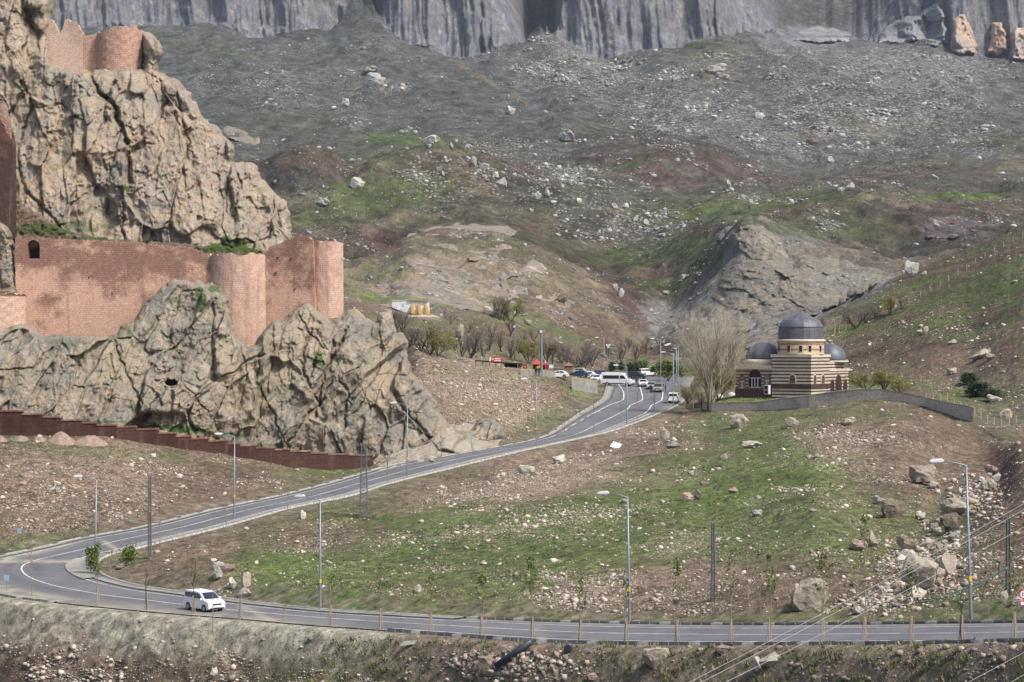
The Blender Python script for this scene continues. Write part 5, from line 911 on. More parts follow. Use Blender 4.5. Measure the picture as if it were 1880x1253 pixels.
    if kind == 'bus':
        MB().box(-2.9, 1.6, W + .004, W + .03, .42, .62).build('side_trim', M_TRIMB, r); MB().box(-2.9, 1.6, -W - .03, -W - .004, .42, .62).build('side_trim', M_TRIMB, r)
        MB().box(.64, .67, -W - .008, -W + .02, .62, 2.2).build('door_seam', M_TRIMB, r); MB().box(2.4, 3.36, -W * .98, W * .98, .34, .58).build('bumper', M_TRIMB, r)
    if kind != 'bus':
        for sg_ in (1, -1): MB().box(-.6, -.42, sg_ * (W + .002) if sg_ > 0 else -(W + .02), W + .02 if sg_ > 0 else -(W + .002), zb - .14, zb - .10).build('door_handle', M_TRIMB, r)
    return r
RG = np.stack([RI[:, None, :] * (1 - np.linspace(0, 1, 33))[None, :, None] + RO[:, None, :] * np.linspace(0, 1, 33)[None, :, None]]).reshape(-1, 3)
RGu = RG[:, 0] / RG[:, 1] * F + CU; RGv = CV - RG[:, 2] / RG[:, 1] * F
def road_pt(u, v):
    i = np.argmin((RGu - u) ** 2 + 4 * (RGv - v) ** 2); z = RG[i, 2]; Y = F * -z / (v - CV); return Vector(((u - CU) / F * Y, Y, z + .015))
def put(o, p, deg, sc_=1.):
    o.location = p; o.rotation_euler = (0, 0, R(deg)); o.scale = (sc_,) * 3
put(vehicle('mpv', M_CW, 'white people carrier with dark windows driving on the near road', 'car', 'parked_car'), road_pt(375, 1121), -50); bpy.data.objects['parked_car'].scale = (.95,) * 3; bpy.data.objects['parked_car'].name = 'people_carrier'
put(vehicle('bus', M_CW, 'white high-roof minibus parked across the top of the road', 'minibus', 'minibus'), road_pt(1134, 709), -20)
GRP = 'cars parked around the terrace'
v_white = vehicle('car', M_CW, 'white saloon facing downhill, right behind the minibus nose', 'car', 'parked_car', GRP); put(v_white, road_pt(1180, 710), -88)
def vcopy(src, label, p, deg, paintm=None, s=1.):
    c = copy_tree(src); c['label'] = label
    if paintm:
        for ch in c.children:
            if ch.name.startswith('body') or ch.name.startswith('wing_mirror'): ch.data = ch.data.copy(); ch.data.materials[0] = paintm
    put(c, p, deg, s); return c
vcopy(v_white, 'silver saloon second in the kerbside row, beside a walking person', road_pt(1196, 715), -95, M_CS)
suv = vehicle('mpv', M_CBG, 'greyish champagne car third in the kerbside row below the floodlight mast', 'car', 'parked_car', GRP); put(suv, road_pt(1209, 721), -100)
vcopy(suv, 'small white van seen from behind at the right kerb near the poplar', road_pt(1237, 739), 82, M_CW, 1.02)
vcopy(v_white, 'white car half hidden behind the tail of the minibus', road_pt(1098, 701), -115)
vcopy(suv, 'black off-road car parked behind the minibus nose', hit(1169, 697, 430), -20, M_CD)
vcopy(v_white, 'white hatchback parked side-on beside the grey parapet', hit(1025, 694, 420), 172)
vcopy(v_white, 'dark blue car parked under the densest bare tree', hit(1063, 693, 420), 165, M_CB)
vcopy(v_white, 'small white car at the end above the concrete wall', hit(1078, 694.5, 420), 168)
vcopy(v_white, 'pale greenish car half hidden behind the dark blue car', hit(1061, 688, 450), 170, paint('pale_green_paint', (.45, .50, .38)))
vcopy(suv, 'blue van roof just behind the minibus tail', hit(1106, 694, 470), 0, M_CB)
vcopy(suv, 'white van parked far back among the green shrubs', hit(1190, 690.5, 480), 20, M_CW)

# ---------------------------------------------------------------- people (each body one continuous skinned mesh)
M_DKC = simple('dark_clothes', (.02, .02, .025), .9, .3, 5); M_SKIN = simple('skin', (.45, .27, .19), .7, .1, 5); M_BLUEC = simple('blue_clothes', (.05, .07, .16), .9, .3, 5); M_HAIR = simple('dark_hair', (.02, .014, .01), .8, .2, 5)
def person(label, p, deg, cloth, seated=False, stride=.16, s=1.):
    J = [((0, 0, .95), .15), ((0, 0, 1.18), .14), ((0, 0, 1.42), .16), ((0, 0, 1.53), .06), ((.02, 0, 1.64), .095), ((.03, 0, 1.72), .085)]
    E = [(0, 1), (1, 2), (2, 3), (3, 4), (4, 5)]
    for sg_ in (1, -1):
        b_ = len(J); st = stride * sg_
        J += [((0, .10 * sg_, .88), .10), ((st * .45 + .03, .10 * sg_, .50), .07), ((st - .03, .10 * sg_, .09), .05), ((st + .13, .11 * sg_, .04), .04)]; E += [(0, b_), (b_, b_ + 1), (b_ + 1, b_ + 2), (b_ + 2, b_ + 3)]
        b_ = len(J); J += [((0, .2 * sg_, 1.42), .065), ((-st * .4, .25 * sg_, 1.14), .05), ((-st * .6 + .06, .25 * sg_, .90), .036), ((-st * .6 + .09, .25 * sg_, .80), .03)]; E += [(2, b_), (b_, b_ + 1), (b_ + 1, b_ + 2), (b_ + 2, b_ + 3)]
    me = bpy.data.meshes.new('person'); me.from_pydata([q for q, r_ in J], E, []); o = bpy.data.objects.new('person', me); C.objects.link(o)
    md_ = o.modifiers.new('skin', 'SKIN'); me.skin_vertices.new() if not me.skin_vertices else None
    for i, (q, r_) in enumerate(J): me.skin_vertices[0].data[i].radius = (r_, r_); me.skin_vertices[0].data[i].use_root = i == 0
    o.modifiers.new('sub', 'SUBSURF').levels = 1; me.materials.append(cloth)
    hd = MB().lathe([(.02, -.13), (.075, -.09), (.095, 0), (.08, .08), (.02, .125)], 10, (.035, 0, 1.67)).build('head', M_SKIN, o, smooth=True); MB().lathe([(.1, -.01), (.105, .05), (.07, .12), (.01, .14)], 10, (.02, 0, 1.68)).build('hair', M_HAIR, o, smooth=True)
    tag(o, label, 'person'); put(o, p, deg, s); return o
pp = [(984, 691, M_DKC, -70, 'person in dark clothes standing below the red tent, left of two'), (989.5, 691.5, M_DKC, -100, 'person in black standing below the yellow sign, right of two'), (1195, 723, M_DKC, -80, 'person in black walking on the road beside the champagne car'), (1169, 708, M_DKC, -60, 'person in black standing by the white saloon bonnet'), (1222, 722, M_BLUEC, 180, 'person in blue-grey walking behind the rear of the small white van'), (1162, 708.5, M_DKC, 200, 'person in dark clothes at the front of the minibus'), (1066, 695, M_BLUEC, 30, 'person in dark blue beside the dark blue car'), (1084, 695, M_DKC, 90, 'person in dark clothes at the wall end beside small white car')]
for u, v, mt, dg, lb in pp: person(lb, road_pt(u, v) if u > 1110 else hit(u, v, 400), dg, mt, s=1.05)

# ---------------------------------------------------------------- street lamps
def lamp_proto():
    r = empty('street_lamp'); n = 12
    MB().tube([(0, 0, -.5), (0, 0, .1), (0, 0, 3), (0, 0, 9.85)], [.115, .115, .10, .05], n).build('pole', M_STEEL, r, smooth=True)
    MB().tube([(0, 0, 9.6), (-.12, 0, 9.83), (-.5, 0, 9.95), (-1.6, 0, 10.15)], [.045, .045, .04, .035], 8).build('arm', M_STEEL, r, smooth=True)
    h = MB().prism([(-2.35, 10.10), (-2.2, 10.05), (-1.55, 10.06), (-1.4, 10.15), (-1.55, 10.30), (-2.1, 10.28), (-2.35, 10.2)], -.17, .17).build('lamp_head', simple('lamp_housing', (.62, .64, .66), .5, .05, 3), r, bevel=.03)
    MB().box(-2.15, -1.6, -.12, .12, 10.02, 10.045).build('lens', M_HL, h)
    MB().tube([(0, 0, 2.5), (0, 0, 2.82)], [.112, .110], 12).build('yellow_band', simple('yellow_band', (.65, .48, .02), .6, .1, 3), r); MB().box(-.2, .2, -.2, .2, -.3, .04).build('base_plate', M_STEELD, r)
    return r
LG = 'street lamps along the road'
lp = lamp_proto()
lamps = [(1783,1138,845,'street lamp nearest the boulder gully at the right'),(1156,1144,905,'street lamp in the middle of the green meadow verge'),(588,1121,912,'street lamp on the near road right of the white people carrier'),(175,1053,875,'street lamp standing inside the hairpin bend'),(430,951,797,'street lamp in front of the red retaining wall'),(748,877,740,'street lamp in front of the right foot of the crag'),(985,818,696,'street lamp below the scree slope at the rising road'),(1151,779,671,'street lamp at the inner side of the top bend'),(1236,746,647,'street lamp beside the small white van'),(1242,732,634,'thin street lamp nearest the poplar'),(1213,704,622,'tall double-arm lamp among the parked cars'),(1109,690,620,'street lamp rising behind the minibus tail'),(1245,722,632,'rearmost street lamp of the cluster left of the poplar')]
for i, (u, v, vt, lb) in enumerate(lamps):
    o = lp if i == 0 else copy_tree(lp); p_ = road_pt(u, v) if i > 4 else hit(u, v, 110); p_.z -= .05
    s_ = (v - vt) * p_.y / F / 10.1; o.location = p_; o.scale = (s_, s_, s_); o.rotation_euler = (0, R([-1.8, -.9, 0, .6, .3, 0, 0, 0, 0, 0, 0, 0, 0][i]), R([2, -4, -12, 8, 12, 4, 6, 0, -6, 6, 4, 0, 3][i])); tag(o, lb, 'street lamp', LG)
def mast(u, v, vt, label, heads, ymin=400, r0=.16):
    p_ = hit(u, v, ymin); h = (v - vt) * p_.y / F; r = tag(empty('floodlight_mast', tuple(p_)), label, 'floodlight mast')
    MB().tube([(0, 0, -.5), (0, 0, h)], [r0, r0 * .7], 10).build('pole', M_STEEL, r)
    for k in range(heads): MB().box(-.35 + .3 * k, .15 + .3 * k, -.35, -.1, h - .25 - .5 * (k % 2), h + .2 - .5 * (k % 2)).build('floodlight', M_WHT, r, bevel=.04)
mast(994, 690, 609, 'tall grey floodlight mast behind the red tent', 1, 410, .3); mast(1115, 676, 634, 'white floodlight cluster on a thin mast above the tan hut roof', 3, 440, .1); mast(811, 606, 578, 'short lamp mast on the orchard slope under the white shed', 1, 420, .12); mast(945, 662, 600, 'thin grey lamp mast among the bare orchard trees', 1, 400, .14); mast(1032, 680, 660, 'thin white pole left of the wooden kiosk', 1, 420, .1)
# lattice pylon and lattice poles
def lattice(name, p_, h, w0, w1, label, cat, cross=True, bays=14, xm=0):
    r = tag(empty(name, tuple(p_)), label, cat); mb = MB(); cor = lambda f: [(sx * (w0 + (w1 - w0) * f) / 2, sy * (w0 + (w1 - w0) * f) / 2, -.4 + (h + .4) * f) for sx, sy in ((-1, -1), (1, -1), (1, 1), (-1, 1))]
    a, b_ = cor(0), cor(1)
    for k in range(4): mb.tube([a[k], b_[k]], .045, 4)
    mb.build('corner_legs', M_STEELD, r); mb = MB()
    for i in range(bays):
        c0, c1 = cor(i / bays), cor((i + 1) / bays)
        for k in range(4): mb.tube([c0[k], c1[(k + 1) % 4]], .022, 3); mb.tube([c1[k], c0[(k + 1) % 4]], .022, 3); mb.tube([c1[k], c1[(k + 1) % 4]], .022, 3)
    mb.build('bracing', M_STEELD, r)
    for i in range(xm):
        z = h - .25 - i * .85; mb = MB().box(-.85 + .1 * i, .85 - .1 * i, -.06, .06, z, z + .1); mb.build('cross_arm', M_STEELD, r)
        for x in (-.75, -.4, .4, .75): MB().lathe([(.04, 0), (.09, .06), (.05, .12), (.09, .18), (.03, .24)], 8, (x * (1 - .1 * i), 0, z + .1)).build('insulator', simple('porcelain', (.20, .12, .09), .4, .2, 3) if 'porcelain' not in bpy.data.materials else bpy.data.materials['porcelain'], r)
    return r
p_ = hit(668, 950, 150); lattice('lattice_pylon', p_, 135 * p_.y / F, .95, .55, 'dark steel lattice pylon at the end of the red wall', 'pylon', xm=3)
def vpole(name, u, v, vt, label, w=.34, cross=0):
    p_ = hit(u, v, 110); return lattice(name, p_, (v - vt) * p_.y / F, w, w * .7, label, 'utility pole', bays=22, xm=cross), p_
vpole('lattice_pole', 275, 1025, 874, 'slim grey lattice pole standing between hairpin and upper road'); vpole('lattice_pole', 1309, 1105, 960, 'slim dark lattice pole in the brown patch mid meadow', .26); _, pR = vpole('lattice_pole', 1851, 1093, 950, 'slim dark lattice pole right of the boulder gully', .26)

# overhead cables
M_CABW = simple('pale_cable', (.34, .34, .34), .6, .1, 3); M_CABB = simple('black_cable', (.02, .02, .02), .6, .1, 3)
def cable(a, b_, r_, mat, label, sag=.6, n=24):
    A_, B_ = Vector(P(*a)), Vector(P(*b_)); pts_ = [A_.lerp(B_, i / n) - Vector((0, 0, sag * 4 * (i / n) * (1 - i / n))) for i in range(n + 1)]
    o = MB().tube([q - A_ for q in pts_], r_, 6).build('overhead_cable', mat); o.location = A_; tag(o, label, 'cable', 'overhead cables crossing the road')
cable((1100, 1336, 96), (2050, 827, 128), .011, M_CABW, 'pale overhead cable, upper of the three crossing the near road', .3); cable((1110, 1342, 96), (2050, 838, 128), .011, M_CABW, 'pale overhead cable, middle of the three crossing the near road', .3)
cable((1180, 1327, 96), (2060, 866, 128), .011, M_CABW, 'pale overhead cable, lower of the three crossing the near road', .3); cable((1690, 1298, 98), (2050, 1102, 120), .010, M_CABW, 'pale cable cutting the bottom right corner', .1)
cable((1450, 1290, 112), (2050, 1146, 124), .018, M_CABB, 'black sagging cable below the near kerb at the right', .9); cable((1790, 1290, 96), (1960, 1190, 110), .010, M_CABW, 'pale cable grazing the lowest right corner', .05)
cable((1310, 962, 224), (1851, 965, 150), .012, M_CABW, 'pale cable between the two right lattice poles, upper', .12); cable((1310, 969, 224), (1851, 974, 150), .012, M_CABW, 'pale cable between the two right lattice poles, lower', .14)

# ---------------------------------------------------------------- signs, panel, pipes
M_SIGNB = simple('sign_back_grey', (.26, .33, .40), .5, .1, 2)
def road_sign(u, v, vt, label, kind, ymin=150, sz=.55):
    p_ = hit(u, v, ymin); h = (v - vt) * p_.y / F; r = tag(empty('road_sign', tuple(p_)), label, 'road sign'); MB().tube([(0, 0, -.3), (0, 0, h)], .035, 8).build('post', M_STEEL, r)
    if kind == 'sq': MB().box(-sz / 2, sz / 2, -.07, -.04, h - sz * 1.15, h).build('sign_plate', M_SIGNB, r)
    if kind == 'tri': MB().prism([(-sz * .5, h - sz), (0, h - sz * 1.5), (sz * .5, h - sz), (0, h + .1)], -.08, -.05).build('sign_plate', simple('pale_sign', (.7, .72, .78), .4, .05, 2), r)
    if kind == 'round':
        for z_, rr, mt in ((h - .4, .30, M_REDP),): o = MB().lathe([(rr, -.02), (rr, .02)], 28, (0, 0, 0)).build('sign_disc', mt, r); o.rotation_euler = (R(90), 0, 0); o.location = (0, -.08, z_); q = MB().lathe([(rr * .78, .021), (rr * .78, .03)], 28).build('white_field', M_LET, o)
        q = MB().box(-.1, -.04, -.115, -.1, h - .54, h - .26).build('black_mark', M_TRIMB, r); MB().box(.04, .1, -.115, -.1, h - .54, h - .26).build('black_mark', M_TRIMB, r)
        MB().box(-.26, .26, -.1, -.07, h - 1.15, h - .82).build('lower_plate', M_REDP, r); MB().box(-.2, .2, -.12, -.101, h - 1.09, h - .88).build('lower_field', M_LET, r)
    return r
road_sign(36, 1008, 970, 'grey-blue back of a square sign on the far verge at left', 'sq', 180, .5); road_sign(12, 1092, 1056, 'grey-blue back of a square sign at the near left kerb', 'sq', 150, .5); road_sign(619, 833, 807, 'pale arrow-shaped sign above the end of the red wall', 'tri', 290, .55); road_sign(1879, 1135, 1080, 'red-rimmed round traffic sign cut by the right edge', 'round', 110)
road_sign(866, 826, 795, 'small pale sign at the crag foot above the road', 'sq', 290, .5); road_sign(391, 1160, 1084, 'thin grey post in front of the white people carrier', 'none', 150)
p_ = hit(1128, 823, 180); o = MB().box(-.7, .7, -.04, .04, 0, 1.15).build('panel', simple('white_panel', (.72, .74, .78), .4, .05, 2)); sp_ = tag(empty('solar_panel', tuple(p_)), 'white tilted panel leaning on the stony slope below the road', 'panel'); o.parent = sp_; o.rotation_euler = (R(-48), R(16), R(-20)); MB().tube([(-.3, .9, -.3), (-.2, .7, .9)], .04, 6).build('support', M_STEELD, sp_); MB().box(-.5, .9, .3, .8, -.2, .35).build('plinth', M_CONC, sp_)
# pipes in the rubble chute
M_PIPE = simple('black_plastic_pipe', (.035, .042, .055), .4, .15, 3, spec=.5)
a_, b_ = hit(908, 1238, 100, 170), hit(976, 1190, 100, 175); a_ += Vector((0, -.5, .55)); b_ += Vector((0, -.3, .5)); mid_ = (a_ + b_) / 2 + Vector((.1, 0, .12)); pipe = tag(empty('drain_pipe', tuple(a_)), 'thick black drain pipe lying on the red rubble below the road', 'pipe')
MB().tube([Vector((0, 0, 0)), (mid_ - a_), (b_ - a_)], .25, 18).build('barrel', M_PIPE, pipe, smooth=True); dr = (a_ - mid_).normalized(); MB().tube([dr * -.12, dr * .012], .275, 18).build('collar', M_PIPE, pipe, smooth=True); MB().tube([dr * .0125, dr * .02], .20, 16).build('bore', M_DARK, pipe)
q = hit(1046, 1194, 100, 175); o = tag(empty('pipe_end', tuple(q)), 'short dark blue pipe end poking from the bank under the kerb', 'pipe'); MB().tube([(0, .3, .1), (-.15, -.4, .15)], .27, 14).build('barrel', simple('blue_plastic', (.03, .05, .09), .4, .1, 3), o); MB().tube([(-.151, -.402, .15), (-.155, -.42, .152)], .21, 14).build('bore', M_DARK, o)
for k, (pts_, lb) in enumerate((([(1560, 1128), (1620, 1118), (1680, 1112), (1740, 1100), (1800, 1078), (1835, 1058), (1838, 1035), (1822, 1030)], 'green-blue hose snaking past the boulder gully, lower one'), ([(1600, 1112), (1660, 1108), (1720, 1102), (1775, 1082), (1815, 1066), (1850, 1044), (1866, 1050)], 'green-blue hose snaking past the boulder gully, upper one'))):
    g_ = [hit(u, v, 110) + Vector((0, 0, .12)) for u, v in pts_]; o = MB().tube([q - g_[0] for q in g_], .03, 6).build('water_hose', simple('hose_green', (.05, .12, .11), .5, .1, 3)); o.location = g_[0]; tag(o, lb, 'hose', 'hoses by the gully')
p_ = hit(755, 1188, 100, 175); o = MB().prism([(-.95, 0), (.7, .25), (.95, .5), (-.55, .45)], -.1, .0).build('broken_slab', M_CONC); o.location = p_; o.rotation_euler = (R(-30), 0, 0); tag(o, 'tilted broken concrete slab in the bank below the near road', 'concrete slab')

# ================================================================ rock outcrops on the middle hills
def ter_Y(off):
    def f(uu, vv):
        us = np.arange(uu.min(), uu.max() + 14, 14); vs_ = np.arange(vv.min(), vv.max() + 14, 14)
        G_ = np.array([[hit(float(a), float(b)).y for a in us] for b in vs_]); G_ = np.minimum(G_, np.median(G_) * 1.25)
        x = (uu - us[0]) / 14; y = (vv - vs_[0]) / 14; i = np.clip(x.astype(int), 0, len(us) - 2); j = np.clip(y.astype(int), 0, len(vs_) - 2); fx = x - i; fy = y - j
        return (G_[j, i] * (1 - fx) * (1 - fy) + G_[j, i + 1] * fx * (1 - fy) + G_[j + 1, i] * (1 - fx) * fy + G_[j + 1, i + 1] * fx * fy) - off
    return f
M_GREYR = rock_mat('grey_outcrop', (.245, .222, .18), (.17, .16, .135), (.29, .245, .185), .8)
M_PALER = rock_mat('pale_foot_rock', (.47, .42, .34), (.38, .33, .27), (.54, .50, .43), .8)
M_TANR = rock_mat('tan_ledge', (.25, .205, .165), (.20, .185, .16), (.30, .25, .20), .3)
M_DKR = rock_mat('dark_outcrop', (.075, .068, .07), (.10, .07, .07), (.14, .12, .11), .3)
for nm, poly, off, mt, lob, sd in (('castle_rock', [(684,872),(694,846),(720,834),(760,822),(790,800),(812,780),(850,772),(880,768),(905,764),(926,784),(934,806),(915,824),(870,836),(800,852),(740,862)], 1.2, M_PALER, [(5, 4, 1.8, 203), (2, 2, .8, 205)], 470),
    ('outcrop', [(1306,442),(1322,424),(1345,411),(1372,405),(1392,409),(1412,418),(1428,433),(1440,455),(1452,476),(1436,486),(1420,478),(1400,486),(1378,480),(1352,462),(1336,444)], 2.5, M_GREYR, [(12, 16, 5, 3), (5, 7, 2.2, 5)], 400),
    ('outcrop', [(1250,590),(1280,556),(1312,526),(1326,490),(1350,470),(1400,470),(1460,466),(1530,470),(1590,482),(1630,500),(1600,530),(1540,560),(1480,585),(1420,600),(1350,610),(1300,610)], .2, M_GREYR, [(9, 5, 3.2, 13), (3.5, 2.5, 1.3, 15), (1.6, 1.2, .6, 17)], 410),
    ('outcrop', [(700,600),(690,520),(740,460),(830,436),(930,440),(1010,480),(1090,530),(1060,580),(960,580),(860,572),(760,560)], -2.2, M_TANR, [(14, 7, 3.5, 113), (6, 4, 1.4, 115)], 460),
    ('ledge', [(742,440),(748,424),(760,416),(775,420),(800,414),(838,412),(870,405),(905,406),(940,414),(952,424),(946,434),(900,434),(850,432),(800,436)], 2.5, M_TANR, [(10, 6, 3.5, 23), (4, 3, 1.6, 25)], 420),
    ('outcrop', [(1672,412),(1690,398),(1715,392),(1745,390),(1790,400),(1812,414),(1780,428),(1740,440),(1700,442),(1678,432)], 1.5, M_DKR, [(8, 9, 4, 33), (3, 4, 1.5, 35)], 430),
    ('outcrop', [(1358,625),(1375,612),(1400,600),(1425,596),(1440,606),(1450,622),(1440,645),(1400,650),(1370,645)], 4, M_TANR, [(6, 4, 3, 43), (2.5, 2, 1.2, 45)], 440),
    ('outcrop', [(400,228),(420,226),(450,240),(476,252),(484,262),(470,268),(440,262),(410,250)], 2, M_GREYR, [(12, 20, 8, 53), (5, 8, 2, 55)], 450)):
    rock_relief(nm, poly, ter_Y(off), mt, 1.6, lob, [], [], ew=16, D=12, seed=sd, sx=.8 if sd == 470 else 2.2)
# tan spires and pale slabs under the right-hand cliffs
M_SPIRE = rock_mat('tan_spire', (.36, .27, .20), (.28, .25, .24), (.42, .29, .19), .06); M_BLUER = rock_mat('blue_grey_rock', (.22, .225, .24), (.17, .175, .19), (.28, .27, .26), .06)
for nm, poly, mt, sd in (('rock_spire', [(1742,92),(1746,60),(1750,34),(1758,24),(1770,24),(1780,40),(1788,62),(1796,82),(1792,98),(1765,100)], M_SPIRE, 500), ('rock_spire', [(1812,98),(1816,62),(1822,44),(1836,40),(1846,60),(1850,96),(1830,104)], M_SPIRE, 510), ('rock_spire', [(1852,104),(1854,64),(1866,52),(1900,50),(1920,110),(1872,112)], M_SPIRE, 520),
    ('rock_spire', [(1610,80),(1622,52),(1640,38),(1665,30),(1690,24),(1702,10),(1720,4),(1736,30),(1740,84),(1710,84),(1680,76),(1650,80)], M_BLUER, 530), ('rock_slab', [(1452,74),(1470,56),(1500,46),(1530,52),(1566,62),(1560,76),(1500,80)], M_BLUER, 540)):
    rock_relief(nm, poly, ter_Y(22), mt, 1.8, [(22, 55, 14, 61), (9, 20, 5, 62)], [], [], ew=12, D=32, seed=sd, sx=4)

# ================================================================ boulders
def rockmesh(seed, sub=3, sq=(1, 1, 1), rough=.1, cuts=9):
    rg = random.Random(seed); bm = bmesh.new(); bmesh.ops.create_icosphere(bm, subdivisions=sub, radius=1)
    pl = [(Vector((rg.gauss(0, 1), rg.gauss(0, 1), rg.gauss(0, 1))).normalized(), rg.uniform(.52, .86)) for _ in range(cuts)]
    co = np.array([q.co[:] for q in bm.verts]); nn_ = fbm(co[:, 0] * 1.6 + seed, co[:, 1] * 1.6 + co[:, 2] * 1.3, 4, seed % 50)
    nb_ = np.abs(fbm(co[:, 0] * 4 + co[:, 1] * 2 + seed, co[:, 2] * 5 + co[:, 1] * 3, 4, seed % 40))
    for q, n_, n2v in zip(bm.verts, nn_, nb_):
        for d, h in pl:
            k = q.co.dot(d)
            if k > h: q.co -= d * (k - h)
        q.co *= 1 + rough * n_ * 1.6 - .10 * n2v; q.co = Vector((q.co.x * sq[0], q.co.y * sq[1], q.co.z * sq[2]))
    me = bpy.data.meshes.new('boulder'); bm.to_mesh(me); bm.free(); return me
def stone_mat(name, a, b_, c_, s=1.2):
    m, nt, b = new_mat(name); o = N(nt, 'TexCoord').outputs['Object']; oi = N(nt, 'ObjectInfo').outputs['Random']; v = N(nt, 'VectorMath', {0: o, 1: oi}, operation='ADD').outputs[0]
    n = noise(nt, v, s, 7, .72); n2 = noise(nt, v, s * 4, 6, .75)
    c = mix(nt, ramp(nt, n, [(.38, 0.), (.6, 1.)]), a, b_); c = mix(nt, ramp(nt, n2, [(.56, 0.), (.68, .8)]), c, c_); c = mix(nt, 1., c, ramp(nt, oi, [(0., .78), (1., 1.2)]), 'MULTIPLY')
    c = mix(nt, 1., c, ramp(nt, n2, [(.3, .7), (.6, 1.1)]), 'MULTIPLY'); nt.links.new(c, b.inputs['Base Color']); bump(nt, b, math_(nt, 'ADD', n, n2), .8, .12); return m
SM = {'lime': stone_mat('pale_limestone', (.40, .385, .35), (.31, .30, .285), (.24, .225, .21)), 'tan': stone_mat('tan_stone', (.41, .355, .285), (.32, .28, .225), (.20, .17, .14)), 'pink': stone_mat('pinkish_stone', (.37, .285, .235), (.29, .225, .19), (.19, .14, .12)), 'dark': stone_mat('dark_brown_stone', (.13, .10, .08), (.21, .17, .135), (.08, .06, .05)), 'white': stone_mat('white_stone', (.52, .49, .43), (.42, .39, .34), (.30, .27, .23))}
RM = {}
for kd in SM:
    for i in range(7 if kd != 'dark' else 3):
        me = rockmesh(31 * i + 5, 4, rough=.16 + .03 * (i % 3), cuts=11 + i); me.materials.append(SM[kd]); RM[(kd, i)] = me
NB = [0]
def boulder(u, v, wpx, hpx, kd, label, group=None, var=None, ymin=100, dp=.8, tilt=.3):
    p_ = hit(u, v, ymin); s_ = p_.y / F; me = RM[(kd, (var if var is not None else random.randrange(99)) % (7 if kd != 'dark' else 3))]
    o = bpy.data.objects.new('boulder', me); C.objects.link(o); wd = wpx * s_; h = hpx * s_
    o.scale = (wd / 2 * 1.12, wd / 2 * dp, h * .66); o.rotation_euler = (random.uniform(-tilt, tilt) * .5, random.uniform(-tilt, tilt), random.uniform(0, 6.28) if abs(wpx - hpx) < wpx * .3 else random.uniform(-.3, .3)); o.location = p_ + Vector((0, wd * .25 * dp, h * .42))
    tag(o, label, 'boulder', group); NB[0] += 1; return o
